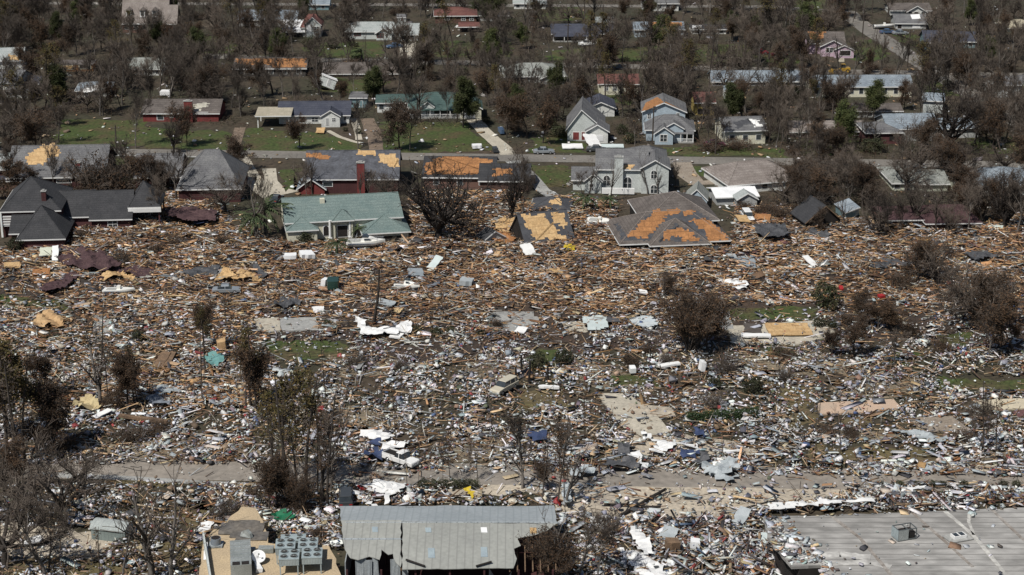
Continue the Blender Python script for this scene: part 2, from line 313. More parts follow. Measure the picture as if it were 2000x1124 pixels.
# ---------------------------------------------------------------- houses
HG = 'houses of the storm-struck neighbourhood'
HOUSES = []
class House:
    def __init__(s, name, label, px, yb, yaw=0, cat='house', lm=None, group=HG):
        s.o = G(px, yb); s.yaw = R(yaw)
        s.root = thing(name, label, cat, s.o, s.yaw, group)
        s.Ri = Matrix.Rotation(-s.yaw, 3, 'Z'); s.c = s.Ri @ (CAM - s.o); s.B = []; s.px = px; s.yb = yb
        if lm: LM.append((lm, px, yb-12))
        HOUSES.append(s)
    def onY(s, px, py, Y):
        d = s.Ri @ ray(px, py); return s.c + d*((Y-s.c.y)/d.y)
    def onZ(s, px, py, Z=0):
        d = s.Ri @ ray(px, py); return s.c + d*((Z-s.c.z)/d.z)
    def onP(s, px, py, p, n):
        d = s.Ri @ ray(px, py); return s.c + d*((p-s.c).dot(n)/d.dot(n))
    def block(s, x0, x1, yb, ye, yr, dep, kind='gx', wall=None, roof=None, over=.45, inset=None, fas=TRIM, z0=0, open_=False, apex=None, cap=None):
        xm = (x0+x1)/2; Y0 = s.onZ(xm, yb, 0).y; xl = s.onY(x0, yb, Y0).x; xr = s.onY(x1, yb, Y0).x
        h = max(1.0, s.onY(xm, ye, Y0).z); Y1 = Y0+dep; Ym = Y0+dep/2; b = dict(Y=Y0, xl=xl, xr=xr, h=h, Y1=Y1, kind=kind, pl={})
        xa = (xl+xr)/2 if apex is None else s.onY(apex, yr, Ym if kind != 'gy' else Y0).x
        if kind == 'flat': zr = h
        elif kind == 'gy': zr = s.onY(xm, yr, Y0-over).z
        elif kind == 'shed': zr = s.onY(xm, yr, Y1).z
        else: zr = s.onY(xm, yr, Ym).z
        if kind != 'flat': zr = max(zr, h+.35)
        b['zr'] = zr; o = over; wt = h-.12
        w = MB()
        if open_:
            for x in (xl+.15, xr-.15):
                for y in (Y0+.15, Y1-.15): w = MB(); w.box(x-.13, x+.13, y-.13, y+.13, z0, wt); w.build('post', wall or TRIM, s.root)
        else:
            w.box(xl, xr, Y0, Y1, z0, wt)
            if kind == 'gx':
                for x, q in ((xl, .02), (xr, -.02)):
                    w.prism([(x, Y0, wt), (x, Y1, wt), (x, Ym, zr-.14)], (.2*(1 if q > 0 else -1), 0, 0))
            if kind == 'gy':
                for y, q in ((Y0, 1), (Y1, -1)):
                    w.prism([(xl, y, wt), (xr, y, wt), (xa, y, zr-.14)], (0, .2*q, 0))
            if kind == 'shed':
                for x, q in ((xl, 1), (xr, -1)): w.prism([(x, Y0, wt), (x, Y1, wt), (x, Y1, zr-.14)], (.2*q, 0, 0))
                w.prism([(xl, Y1, wt), (xr, Y1, wt), (xr, Y1, zr-.14), (xl, Y1, zr-.14)], (0, -.2, 0))
            w.build('wall', wall or WW, s.root, fix=True)
        t = (0, 0, -.16); r = MB(); E = lambda *p: Vector(p); polys = []
        if kind == 'gx':
            sl = (zr-h)/(dep/2); ze = h-sl*o
            polys = [('front', [E(xl-o, Y0-o, ze), E(xr+o, Y0-o, ze), E(xr+o, Ym, zr), E(xl-o, Ym, zr)]), ('back', [E(xr+o, Y1+o, ze), E(xl-o, Y1+o, ze), E(xl-o, Ym, zr), E(xr+o, Ym, zr)])]
        elif kind == 'gy':
            wl = xa-xl; wr = xr-xa; sl = (zr-h)/max(wl, .1); ze = h-sl*o; sr = (zr-h)/max(wr, .1); zf = h-sr*o
            polys = [('left', [E(xl-o, Y1+o, ze), E(xl-o, Y0-o, ze), E(xa, Y0-o, zr), E(xa, Y1+o, zr)]), ('right', [E(xr+o, Y0-o, zf), E(xr+o, Y1+o, zf), E(xa, Y1+o, zr), E(xa, Y0-o, zr)])]
        elif kind in ('hip', 'pyr'):
            W = xr-xl; ins = (min(dep/2, W*.48) if inset is None else inset*W) if kind == 'hip' else W/2
            sl = (zr-h)/(dep/2); ze = h-sl*o; ra = xl+ins; rb = xr-ins
            if kind == 'pyr': ra = rb = xa
            A, Bb, C, D = E(xl-o, Y0-o, ze), E(xr+o, Y0-o, ze), E(xr+o, Y1+o, ze), E(xl-o, Y1+o, ze); p, q = E(ra, Ym, zr), E(rb, Ym, zr)
            if kind == 'pyr': polys = [('front', [A, Bb, p]), ('right', [Bb, C, p]), ('back', [C, D, p]), ('left', [D, A, p])]
            else: polys = [('front', [A, Bb, q, p]), ('right', [Bb, C, q]), ('back', [C, D, p, q]), ('left', [D, A, p])]
        elif kind == 'shed':
            sl = (zr-h)/dep; ze = h-sl*o
            polys = [('front', [E(xl-o, Y0-o, ze), E(xr+o, Y0-o, ze), E(xr+o, Y1+o, zr+sl*o), E(xl-o, Y1+o, zr+sl*o)])]
        else:
            polys = [('front', [E(xl-o, Y0-o, h), E(xr+o, Y0-o, h), E(xr+o, Y1+o, h), E(xl-o, Y1+o, h)])]; ze = h
        for nm, pl in polys:
            nrm = (pl[1]-pl[0]).cross(pl[2]-pl[1]).normalized(); b['pl'][nm] = (pl[0], nrm, pl)
            r.prism(pl, t)
        b['roof'] = r.build('roof', roof or SHG, s.root, fix=True)
        if fas and kind != 'flat':
            f = MB()
            if kind == 'gy':
                for a, c in ((polys[0][1][1], polys[0][1][2]), (polys[1][1][0], polys[1][1][3])):
                    f.prism([a+E(0, -.06, .03), c+E(0, -.06, .03), c+E(0, -.06, -.2), a+E(0, -.06, -.2)], (0, .055, 0))
            else:
                f.box(xl-o, xr+o, Y0-o-.06, Y0-o-.005, ze-.2, ze+.02)
                if kind in ('hip', 'pyr'): f.box(xl-o-.06, xl-o-.005, Y0-o-.06, Y1+o, ze-.2, ze+.02)
            f.build('fascia', fas, s.root, fix=True)
        if kind in ('hip', 'pyr', 'gx', 'gy'):  # ridge and hip caps
            kc = MB(); ed = []
            if kind == 'hip': ed = [(A, p), (Bb, q), (p, q), (C, q), (D, p)]
            elif kind == 'pyr': ed = [(A, p), (Bb, p), (C, p), (D, p)]
            else: ed = [(polys[0][1][2], polys[0][1][3])]
            for u, v in ed:
                d = v-u; N_ = max(2, int(d.length/1.2))
                for i in range(N_): a0 = u.lerp(v, i/N_); a1 = u.lerp(v, (i+.96)/N_); kc.tube(a0+E(0, 0, .0), a1+E(0, 0, .0), .1, .085, 5)
            kc.build('ridge_cap', cap or roof or SHG, s.root)
        b['ze'] = ze
        s.B.append(b); return b
    def outline(s, x, z, w, h, arch):
        pts = [(x-w/2, z-h/2), (x+w/2, z-h/2)]
        if arch:
            r = w/2; zc = z+h/2-r
            pts += [(x+r*math.cos(a*PI/8), zc+r*math.sin(a*PI/8)) for a in range(9)]
        else: pts += [(x+w/2, z+h/2), (x-w/2, z+h/2)]
        return pts
    def win(s, px, py, wp, hp, b=None, frame=TRIM, arch=False, name='window', pane=GLASS, mull=True, Y=None):
        b = b or s.B[-1]; Y = b['Y'] if Y is None else Y; p = s.onY(px, py, Y)
        k = s.onY(px+10, py, Y); m = (k-p).x/10; w = wp*m; h = (s.onY(px, py-hp/2, Y)-s.onY(px, py+hp/2, Y)).z
        z = max(p.z, h/2+.05)
        f = MB(); f.prism([(a, Y-.05, c) for a, c in s.outline(p.x, z, w, h, arch)], (0, .04, 0))
        t = min(.14, w*.12)
        if mull and w > .7 and pane is not DARK:
            f.box(p.x-.04, p.x+.04, Y-.1, Y-.051, z-h/2+t, z+h/2-t)
            f.box(p.x-w/2+t, p.x-.041, Y-.1, Y-.051, z-.03, z+.03); f.box(p.x+.041, p.x+w/2-t, Y-.1, Y-.051, z-.03, z+.03)
        fo = f.build(name, frame, s.root, fix=True)
        g2 = MB(); g2.prism([(a, Y-.08, c) for a, c in s.outline(p.x, z, w-2*t, h-2*t, arch)], (0, .029, 0))
        g2.build('pane', pane, fo, fix=True); return fo
    def door(s, px, py, wp, hp, b=None, m=None, Y=None):
        fo = s.win(px, py, wp, hp, b, TRIM, name='door', pane=m or BKB, mull=False, Y=Y); return fo
    def garage(s, px, py, wp, hp, b=None, m=MWHITE): return s.win(px, py, wp, hp, b, TRIM, name='garage_door', pane=m, mull=False)
    def wins(s, n, b=None, w=1.3, h=1.3, door=None, pane=GLASS, frame=TRIM):
        b = b or s.B[-1]; W = b['xr']-b['xl']
        for i in range(n):
            x = b['xl']+W*(i+.5)/n+rs.uniform(-.3, .3); Y = b['Y']; z = min(1.6, b['h']*.55); nm = 'window'
            ww, hh = w, h
            f = MB()
            if door == i: z = 1.05; hh = 2.1; ww = 1.0; nm = 'door'
            hh = min(hh, b['h']*.8)
            f.prism([(a, Y-.05, c) for a, c in s.outline(x, z, ww, hh, 0)], (0, .04, 0)); fo = f.build(nm, frame, s.root, fix=True)
            g2 = MB(); g2.prism([(a, Y-.08, c) for a, c in s.outline(x, z, ww-.2, hh-.2, 0)], (0, .029, 0)); g2.build('pane' if nm == 'window' else 'door_panel', pane if nm == 'window' else BKB, fo, fix=True)
    def sidewins(s, n, b=None, side='xl'):
        b = b or s.B[-1]; X = b[side]; q = -1 if side == 'xl' else 1
        for i in range(n):
            y = b['Y']+(b['Y1']-b['Y'])*(i+.5)/n; f = MB(); f.box(min(X+q*.01, X+q*.05), max(X+q*.01, X+q*.05), y-.55, y+.55, .9, 2.2); fo = f.build('window', TRIM, s.root)
            g2 = MB(); g2.box(min(X+q*.051, X+q*.08), max(X+q*.051, X+q*.08), y-.45, y+.45, 1, 2.1); g2.build('pane', GLASS, fo)
    def chimney(s, px, pyt, wp, Y, m=BKR, dep=.8, zb=None, cap=True):
        p = s.onY(px, pyt, Y); m1 = (s.onY(px+10, pyt, Y)-p).x/10; w = max(.6, wp*m1)
        c = MB(); c.box(p.x-w/2, p.x+w/2, Y-dep/2, Y+dep/2, zb if zb is not None else 0, p.z)
        co = c.build('chimney', m, s.root)
        if cap:
            k = MB(); k.box(p.x-w/2-.1, p.x+w/2+.1, Y-dep/2-.1, Y+dep/2+.1, p.z+.002, p.z+.14); k.box(p.x-w/4, p.x+w/4, Y-dep/4, Y+dep/4, p.z+.142, p.z+.4); k.build('chimney_cap', CONCG, co)
    def patch(s, pts, b=None, plane='front', m=PLYO, amp=.26, step=.42, lift=.035, name='bare_decking', th=.02):
        b = b or s.B[-1]; p0, nn, pl = b['pl'][plane]
        if nn.z < 0: nn = -nn
        poly = [s.onP(x, y, p0, nn) for x, y in pts]
        ax = (pl[1]-pl[0]).normalized(); ay = nn.cross(ax); rg = []
        for i in range(len(poly)):
            a = poly[i]; c = poly[(i+1) % len(poly)]; L = (c-a).length; k = max(1, min(40, int(L/step)))
            for q in range(k): rg.append(a.lerp(c, q/k)+ax*rs.uniform(-amp, amp)*1.6+ay*rs.uniform(-amp, amp))
        if amp > .15:                    # tears follow the shingle rows
            st = []; qv = lambda v: round(v/.34)*.34
            for i in range(len(rg)):
                a = rg[i]-p0; c = rg[(i+1) % len(rg)]-p0; ua, va, uc, vc = a.dot(ax), qv(a.dot(ay)), c.dot(ax), qv(c.dot(ay))
                st.append(p0+ax*ua+ay*va)
                if abs(va-vc) > .01: st.append(p0+ax*uc+ay*va)
            rg = [q for i, q in enumerate(st) if (q-st[i-1]).length > .02]
        nr = Vector((0, 0, 0))
        for i in range(len(rg)): nr += rg[i].cross(rg[(i+1) % len(rg)])
        if nr.dot(nn) < 0: rg.reverse()
        mb = MB(); mb.prism([p+nn*(lift-th) for p in reversed(rg)], nn*th); return mb.build(name, m, s.root)
    def porch(s, b, d=2.2, n=4, m=TRIM, roof=None, rail=False, x0=None, x1=None):
        xl = b['xl'] if x0 is None else x0; xr = b['xr'] if x1 is None else x1; Y = b['Y']; h = b['ze']-.05
        r = MB(); r.prism([(xl, Y-d, h-.35), (xr, Y-d, h-.35), (xr, Y-.1, h+.2), (xl, Y-.1, h+.2)], (0, 0, -.14)); r.build('porch_roof', roof or SHG, s.root, fix=True)
        f = MB(); f.box(xl, xr, Y-d, Y-.02, 0.02, .3); f.build('porch_floor', CONCG, s.root)
        for i in range(n):
            x = xl+.15+(xr-xl-.3)*i/(n-1); p = MB(); p.box(x-.09, x+.09, Y-d+.05, Y-d+.23, .302, h-.5); p.box(x-.14, x+.14, Y-d, Y-d+.28, h-.498, h-.40); p.build('porch_post', m, s.root)
        bk_ = MB(); bk_.box(xl+.3, xr-.3, Y-.04, Y-.012, .4, h-.6); bk_.build('shaded_porch_wall', GLASS, s.root)  # dark sheet over the wall, painted stand-in for the porch shade
        if rail:
            q = MB(); q.box(xl, xr, Y-d+.1, Y-d+.17, 1.0, 1.1)
            k = int((xr-xl)/.3)
            for i in range(k): q.box(xl+.3*i, xl+.3*i+.07, Y-d+.11, Y-d+.16, .302, .998)
            q.build('railing', m, s.root)
# ---------------------------------------------------------------- far rows
h = House('house', 'big house with taupe roof and three arched white dormer windows at top edge', 292, 62, 2, lm='taupe-roofed dormer house')
b = h.block(240, 328, 64, 44, -14, 13, 'gx', BKB, SHT2, over=.3); h.block(328, 346, 66, 46, 10, 9, 'gx', BKB, SHT2, over=.2)
for x in (252, 279, 303):
    p0, nn, pl = b['pl']['front']; p = h.onP(x, 27, p0, nn); d = MB(); d.box(p.x-.75, p.x+.75, p.y-1.0, p.y+2.2, p.z-.9, p.z+1.2)
    dm = d.build('dormer', TRIM, h.root); r = MB(); r.prism([(p.x-1, p.y-1.3, p.z+1.15), (p.x+1, p.y-1.3, p.z+1.15), (p.x, p.y-1.3, p.z+1.9)], (0, 3.8, 0)); r.build('dormer_roof', SHT2, dm, fix=True)
    g2 = MB(); g2.prism([(a, p.y-1.06, c) for a, c in h.outline(p.x, p.z+.25, .9, 1.5, True)], (0, .05, 0)); g2.build('pane', GLASS, dm, fix=True)
h.wins(5, b)
h = House('house', 'blue-grey roofed low house half hidden by trees beside the taupe-roofed dormer house', 520, 50, -2, lm='blue-grey low house'); h.block(466, 578, 52, 38, 20, 9, 'gx', WG, SHBL); h.wins(4)
h = House('house', 'dim teal-grey house at the top edge above the red-roofed white cottage', 615, 20, 0); h.block(585, 642, 20, 8, -8, 9, 'gx', WT, SHBL); h.wins(3)
h = House('house', 'small cottage with red hip roof and white gable front', 609, 72, 3, lm='red-roofed white cottage')
h.block(590, 628, 72, 52, 28, 9, 'hip', WW, SHR, inset=.3); b = h.block(596, 627, 74, 48, 34, 6, 'gy', WPG, SHR, over=.3); h.door(603, 56, 10, 14, b, MWHITE); h.win(618, 56, 12, 8, b)
h = House('carport', 'flat white-roofed carport attached left of the red-roofed white cottage', 574, 74, 3, 'carport'); h.block(554, 595, 74, 62, 40, 9, 'shed', TRIM, MWHITE, open_=True, fas=TRIM)
h = House('ranch_house', 'long pale grey-roofed ranch house with red shutters above a green lawn', 740, 77, 0, lm='pale grey-roofed ranch house')
b = h.block(676, 800, 77, 61, 43, 11, 'hip', WPG, SHP, inset=.12); c = h.block(735, 765, 79, 64, 55, 6, 'gy', WPG, SHP); d = h.block(783, 816, 80, 66, 46, 8, 'gx', WPG, SHP)
h.win(698, 66, 14, 10, b, BKR); h.win(743, 70, 14, 9, c, BKR); h.win(773, 68, 9, 8, b); h.win(756, 70, 4, 8, c); h.garage(798, 73, 22, 11, d, DARK); h.win(685, 67, 4, 7, b)
h = House('shed', 'small grey shed standing behind the pale grey-roofed ranch house', 784, 42, 0, 'shed'); h.block(775, 793, 43, 34, 28, 4, 'gx', WG, SHG, over=.2); h.door(785, 38, 5, 7)
h = House('brick_house', 'dark red-roofed brick house with small white-trimmed windows near the top edge', 890, 48, 2, lm='dark red brick house at the top'); b = h.block(850, 930, 46, 30, 14, 10, 'hip', BKB, SHR); h.win(873, 36, 10, 8, b); h.win(905, 37, 9, 8, b); h.win(921, 37, 9, 8, b)
h.block(898, 935, 64, 52, 44, 7, 'gx', DARK, SHR, open_=True)
h = House('house', 'dark-roofed house with a broken white eave right of the dark red brick house', 966, 42, 0); h.block(938, 992, 42, 30, 22, 8, 'gx', WG, SHD); h.wins(3)
h = House('house', 'white house in trees at the top edge above the navy-roofed porch house', 1030, 20, 0, lm='white house at the top edge'); h.block(1004, 1066, 18, 6, -8, 8, 'gx', WW, SHP); h.wins(4)
h = House('porch_house', 'navy-roofed house with a dark porch behind thin white posts', 1130, 83, 1, lm='navy-roofed porch house')
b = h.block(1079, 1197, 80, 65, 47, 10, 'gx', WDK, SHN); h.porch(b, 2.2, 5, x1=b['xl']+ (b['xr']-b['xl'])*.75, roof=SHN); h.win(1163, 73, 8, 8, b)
h = House('shed', 'pale metal-roofed shed behind the navy-roofed porch house', 1181, 52, 0, 'shed'); h.block(1165, 1197, 50, 43, 34, 5, 'shed', WG, SHP); h.wins(2, w=.8, h=.8)
h = House('house', 'white clapboard house at the top edge above the orange-ridged house', 1290, 24, 0, lm='white clapboard house'); h.block(1255, 1325, 22, 6, -8, 9, 'gx', WW, SHG); h.wins(5)
h = House('house', 'blue-grey house with orange bare decking along its ridge', 1287, 74, 1, lm='orange-ridged house'); b = h.block(1240, 1335, 73, 57, 43, 9, 'gx', WB, SHBL); h.wins(4, door=1)
h.patch([(1268, 44), (1332, 44), (1333, 52), (1300, 53), (1270, 55)], b)
h = House('house', 'low dark house with one white roof corner right of the orange-ridged house', 1385, 67, 1); b = h.block(1352, 1418, 67, 57, 48, 8, 'gx', WW, SHD); h.wins(4); h.patch([(1352, 50), (1370, 50), (1370, 56), (1352, 56)], b, m=MWHITE, amp=.05)
h = House('bungalow', 'pink bungalow with brown roof and orange bare rear decking', 1625, 112, -4, lm='pink bungalow')
b = h.block(1578, 1648, 106, 84, 62, 12, 'gx', WP, SHB); h.patch([(1578, 62), (1612, 62), (1606, 77), (1582, 76)], b)
c = h.block(1603, 1650, 111, 90, 79, 5, 'gy', WP, SHB); d = h.block(1629, 1667, 114, 97, 89, 3, 'gy', WP, SHB, over=.3); h.win(1620, 98, 15, 10, c); h.win(1651, 104, 22, 11, d, TRIM, pane=DARK, name='porch_opening')
st = MB()
for i in range(4): st.box(1.2, 2.8, -5.4-.35*i, -5.05-.35*i, 0, .8-.2*i)
st.build('steps', CONC, h.root)
h = House('house', 'white-gabled house with brown roof at the top right', 1785, 31, 0, lm='brown-roofed white gable house'); h.block(1740, 1817, 31, 20, 6, 10, 'gx', WW, SHB); h.block(1772, 1808, 33, 22, 12, 5, 'gy', WW, SHB); h.wins(3)
h = House('house', 'grey-roofed house with a bright white sheet on its roof beside the side street', 1778, 58, -3, lm='white-sheeted grey house'); b = h.block(1749, 1808, 57, 45, 28, 10, 'gx', WG, SHG); h.patch([(1778, 29), (1796, 28), (1798, 37), (1781, 38)], b, m=MWHITE, amp=.04, name='white_sheet'); h.win(1757, 52, 10, 9, b, pane=DARK); h.win(1790, 51, 16, 9, b, pane=MWHITE)
h = House('house', 'dull teal house with grey roof in the trees right of the side street', 1855, 98, -4, lm='dull teal house'); h.block(1806, 1868, 98, 82, 60, 10, 'gx', WT, SHN); h.block(1866, 1905, 94, 80, 62, 8, 'gx', WT, SHN); h.wins(2)
h = House('house', 'collapsed beige-roofed house at the right edge of the top row', 1990, 60, 4); h.block(1965, 2030, 62, 54, 38, 9, 'hip', WC, sh('beige', (.4, .36, .27), (.3, .27, .2)))
# ---------------------------------------------------------------- second row
h = House('house', 'pale-roofed house cut by the left edge, upper of the two', 10, 142, 8, lm='pale-roofed house at the left edge'); b = h.block(-45, 45, 140, 118, 94, 11, 'gx', WW, SHP); h.patch([(15, 106), (40, 112), (38, 120), (20, 116)], b, m=PLYT)
h = House('house', 'grey-roofed white house cut by the left edge, lower of the two', 30, 188, -8, lm='white house at the left edge'); b = h.block(-30, 36, 186, 160, 136, 10, 'gx', WW, SHG); c = h.block(30, 76, 180, 162, 148, 8, 'gx', WW, SHN); d = h.block(14, 54, 192, 178, 170, 5, 'gx', WW, SHG); h.wins(3, b); h.wins(2, c)
h = House('ruined_house', 'ruined house with bright orange rooms torn open, among trees on the left', 148, 140, 2, 'ruin', lm='torn-open orange ruin')
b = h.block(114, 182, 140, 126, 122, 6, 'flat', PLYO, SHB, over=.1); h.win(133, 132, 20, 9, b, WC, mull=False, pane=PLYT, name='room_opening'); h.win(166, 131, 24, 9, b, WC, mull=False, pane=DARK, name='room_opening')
h = House('house', 'white-walled house with dull grey-green roof behind bare trees on the left', 270, 148, 1, lm='dull white-walled house'); b = h.block(223, 317, 148, 134, 113, 11, 'gx', WW, SHK); h.wins(6)
h = House('house', 'low house with grey hip roof and torn white side at the left', 182, 192, 6, lm='torn grey hip-roofed house'); b = h.block(150, 215, 190, 176, 160, 9, 'hip', WW, SHBL); h.patch([(165, 172), (195, 165), (200, 178), (160, 182)], b, m=TRIM, amp=.25)
h = House('house', 'dark-walled house whose roof is stripped to rusty orange decking', 528, 152, 1, lm='rusty orange-roofed house'); b = h.block(458, 597, 150, 133, 113, 11, 'gx', WDK, SHB); h.patch([(459, 115), (596, 115), (597, 131), (540, 132), (520, 126), (480, 128), (462, 122)], b); h.wins(5)
h = House('house', 'long low house with plain brown roof behind the far street', 715, 150, 1, lm='long brown-roofed house'); h.block(632, 800, 150, 143, 122, 10, 'gx', BKB, SHB); h.wins(6)
h = House('shed', 'white box shed thrown onto its corner among the trees', 638, 178, 32, 'shed', lm='tilted white shed')
b = h.block(626, 652, 178, 158, 150, 3.6, 'gx', WPG, MWHITE, over=.2); h.door(640, 168, 8, 16, b, WG); h.root.rotation_euler = (R(-20), R(24), R(12)); h.root.location.z = 1.0
h = House('house', 'grey-green hip-roofed house among dense trees in the middle of the second row', 1042, 164, 3, lm='grey-green hip-roofed house'); b = h.block(982, 1104, 162, 148, 123, 13, 'hip', WG, SHK, inset=.35); c = h.block(1056, 1100, 165, 153, 144, 5, 'gy', WG, SHK); h.win(1078, 160, 12, 6, c); h.wins(3, b)
h = House('house', 'cream house with dark red roof and white window panels', 1208, 184, 0, lm='cream house with dark red roof'); b = h.block(1170, 1246, 183, 163, 145, 9, 'gx', WC, SHR); c = h.block(1174, 1210, 186, 163, 154, 3, 'gx', WC, SHR, over=.25); h.win(1184, 172, 9, 12, c); h.win(1201, 172, 9, 12, c); h.win(1226, 173, 10, 8, b)
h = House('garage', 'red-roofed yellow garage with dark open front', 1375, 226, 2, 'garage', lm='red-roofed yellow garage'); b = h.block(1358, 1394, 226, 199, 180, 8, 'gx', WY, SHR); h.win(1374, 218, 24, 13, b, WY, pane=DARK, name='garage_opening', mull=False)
h = House('shed', 'tiny white shed with grey lid roof right of the red-roofed yellow garage', 1427, 194, 0, 'shed'); b = h.block(1415, 1438, 194, 178, 168, 4, 'gx', WW, SHBL, over=.15); h.door(1427, 187, 6, 11)
h = House('house', 'long blue-grey roofed building behind branches, left of the cream apartment block', 1485, 168, 1, lm='long blue-grey roofed building'); b = h.block(1392, 1580, 168, 158, 138, 9, 'gx', WG, SHBL); h.wins(7)
h = House('apartment_block', 'cream apartment block with long blue-grey roof and a row of dark windows', 1690, 190, 1, 'apartments', lm='cream apartment block'); b = h.block(1585, 1780, 190, 168, 147, 9, 'gx', WC, SHBL, inset=0); h.wins(9, w=1.2, h=1.6)
h = House('house', 'grey-roofed white bungalow hidden in trees below the cream apartment block', 1712, 230, 0, lm='hidden white bungalow'); b = h.block(1662, 1760, 230, 216, 202, 8, 'gx', WG, SHB); h.wins(4)
h = House('house', 'white house wall glimpsed through the large bare oak on the right', 1820, 215, -12, lm='white wall behind the large oak'); b = h.block(1802, 1840, 222, 196, 182, 8, 'gx', WPG, SHBL)
h = House('house', 'grey-walled house among dark trees at the right edge', 1968, 190, 10); b = h.block(1952, 2020, 192, 165, 148, 9, 'gx', WG, SHG); h.wins(2)
# ---------------------------------------------------------------- row above the street
h = House('brick_house', 'low red-brick house with brown roof and a broad red chimney in front', 355, 240, 0, lm='red-brick house with broad chimney')
b = h.block(280, 427, 238, 220, 194, 11, 'gx', BKR, SHB); h.chimney(367, 198, 16, b['Y']-.6, BKR, 1.0); h.patch([(376, 203), (408, 202), (404, 210), (392, 212), (388, 219), (375, 218)], b, m=mat('pale_patch', (.45, .43, .36)), name='bare_patch'); h.win(392, 222, 30, 6, b, mull=False); h.win(313, 228, 14, 14, b, mull=False); h.win(335, 226, 8, 8, b)
h = House('house', 'white cottage with navy roof, front gable and dark carport', 610, 248, 2, lm='navy-roofed white cottage')
b = h.block(545, 682, 242, 224, 198, 11, 'gx', WW, SHN); c = h.block(628, 664, 249, 226, 216, 4, 'gy', WW, SHN, over=.3); d = h.block(503, 566, 250, 226, 214, 7, 'shed', WW, sh('tan', (.4, .36, .28), (.3, .27, .2)), open_=True)
h.door(639, 238, 6, 15, c, WG); h.win(652, 234, 8, 8, c); h.win(664, 233, 5, 9, b); h.win(674, 231, 5, 9, b); h.win(615, 234, 14, 10, b); h.win(590, 234, 10, 10, b, BKB)
h = House('shed', 'blue-grey shed with thick white roof edge beside the navy-roofed white cottage', 700, 212, -1, 'shed', lm='blue-grey shed'); b = h.block(684, 716, 211, 191, 187, 5, 'shed', WT, SHG, over=.3); h.door(705, 203, 7, 13, b, WT)
h = House('house', 'dark green-roofed house with white porch posts and a cream garage wing', 830, 232, 2, lm='dark green-roofed porch house')
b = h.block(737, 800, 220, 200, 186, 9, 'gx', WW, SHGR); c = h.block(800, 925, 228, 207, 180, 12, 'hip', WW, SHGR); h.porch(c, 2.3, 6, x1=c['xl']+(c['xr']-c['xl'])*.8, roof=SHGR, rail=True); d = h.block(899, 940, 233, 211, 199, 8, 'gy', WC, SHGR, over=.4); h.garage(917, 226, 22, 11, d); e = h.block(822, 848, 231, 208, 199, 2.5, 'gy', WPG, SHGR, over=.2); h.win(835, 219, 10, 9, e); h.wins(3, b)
h = House('house', 'white gable-fronted house tucked behind the grey house with red-brown porch', 1172, 228, 0); b = h.block(1147, 1200, 228, 210, 200, 9, 'gy', WW, SHN)
h.win(1160, 217, 6, 8, b)
h = House('house', 'grey-roofed house with white garage gable and red-brown recessed porch', 1142, 279, -3, lm='grey house with red-brown porch')
b = h.block(1108, 1178, 276, 250, 215, 13, 'gy', WPG, SHG, apex=1136); c = h.block(1146, 1187, 280, 255, 244, 6, 'gy', WW, SHG); h.win(1125, 266, 14, 17, b, TRIM, pane=BKR, name='red_panel', mull=False); h.win(1139, 266, 8, 17, b, TRIM, pane=BKR, name='red_panel', mull=False); h.garage(1167, 270, 24, 13, c, MWHITE); e = h.block(1130, 1164, 272, 246, 238, 4, 'gy', WB, SHG, over=.2)
h = House('house', 'two-storey pale blue house with orange bare decking on its upper roof', 1300, 282, -3, lm='two-storey pale blue house')
b = h.block(1255, 1337, 262, 217, 201, 9.5, 'gy', WB, SHG, apex=1297); h.patch([(1253, 217), (1262, 201), (1284, 190), (1297, 200), (1276, 210), (1262, 216)], b, 'left', PLYO, amp=.12); h.patch([(1298, 201), (1336, 216), (1330, 214), (1300, 199)], b, 'right', PLYO, amp=.05)
c = h.block(1262, 1354, 276, 252, 224, 9, 'hip', WB, SHG, inset=.38); d = h.block(1279, 1314, 283, 260, 249, 4, 'gy', WB, SHG, over=.35); e = h.block(1296, 1334, 279, 250, 240, 3, 'gy', WB, SHG, over=.3); h.win(1296, 270, 15, 15, d)
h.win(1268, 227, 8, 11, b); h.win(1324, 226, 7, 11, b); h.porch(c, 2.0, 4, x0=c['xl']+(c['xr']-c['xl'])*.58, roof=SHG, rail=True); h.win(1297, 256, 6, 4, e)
h = House('house', 'storm-torn house with patchy grey roof and pale left wall', 1452, 284, 6, lm='torn patchy grey house'); b = h.block(1416, 1494, 282, 254, 228, 11, 'gx', WC, SHG); h.patch([(1432, 240), (1458, 232), (1468, 240), (1440, 252)], b, m=FELT); h.patch([(1465, 232), (1480, 235), (1487, 246), (1476, 248)], b, m=TRIM, amp=.3); h.wins(3); h.sidewins(2)
h = House('house', 'low house with flat pinkish-grey roof behind dark trees right of the torn patchy grey house', 1615, 268, 2, lm='low pinkish-grey roofed house'); b = h.block(1545, 1690, 268, 256, 236, 10, 'gx', BKD, SHT2); h.wins(5)
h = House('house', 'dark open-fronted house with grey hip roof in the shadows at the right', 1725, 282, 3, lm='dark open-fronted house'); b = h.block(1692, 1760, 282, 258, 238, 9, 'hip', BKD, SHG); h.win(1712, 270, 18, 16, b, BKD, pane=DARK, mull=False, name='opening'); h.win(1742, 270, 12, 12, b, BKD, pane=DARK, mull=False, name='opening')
h = House('house', 'long blue-grey metal-roofed house under the large bare oak', 1825, 276, 4, lm='blue-grey metal-roofed house'); b = h.block(1735, 1830, 276, 250, 222, 11, 'gx', WG, SHBL); c = h.block(1830, 1910, 270, 250, 230, 9, 'hip', WG, SHBL); h.wins(3, b)
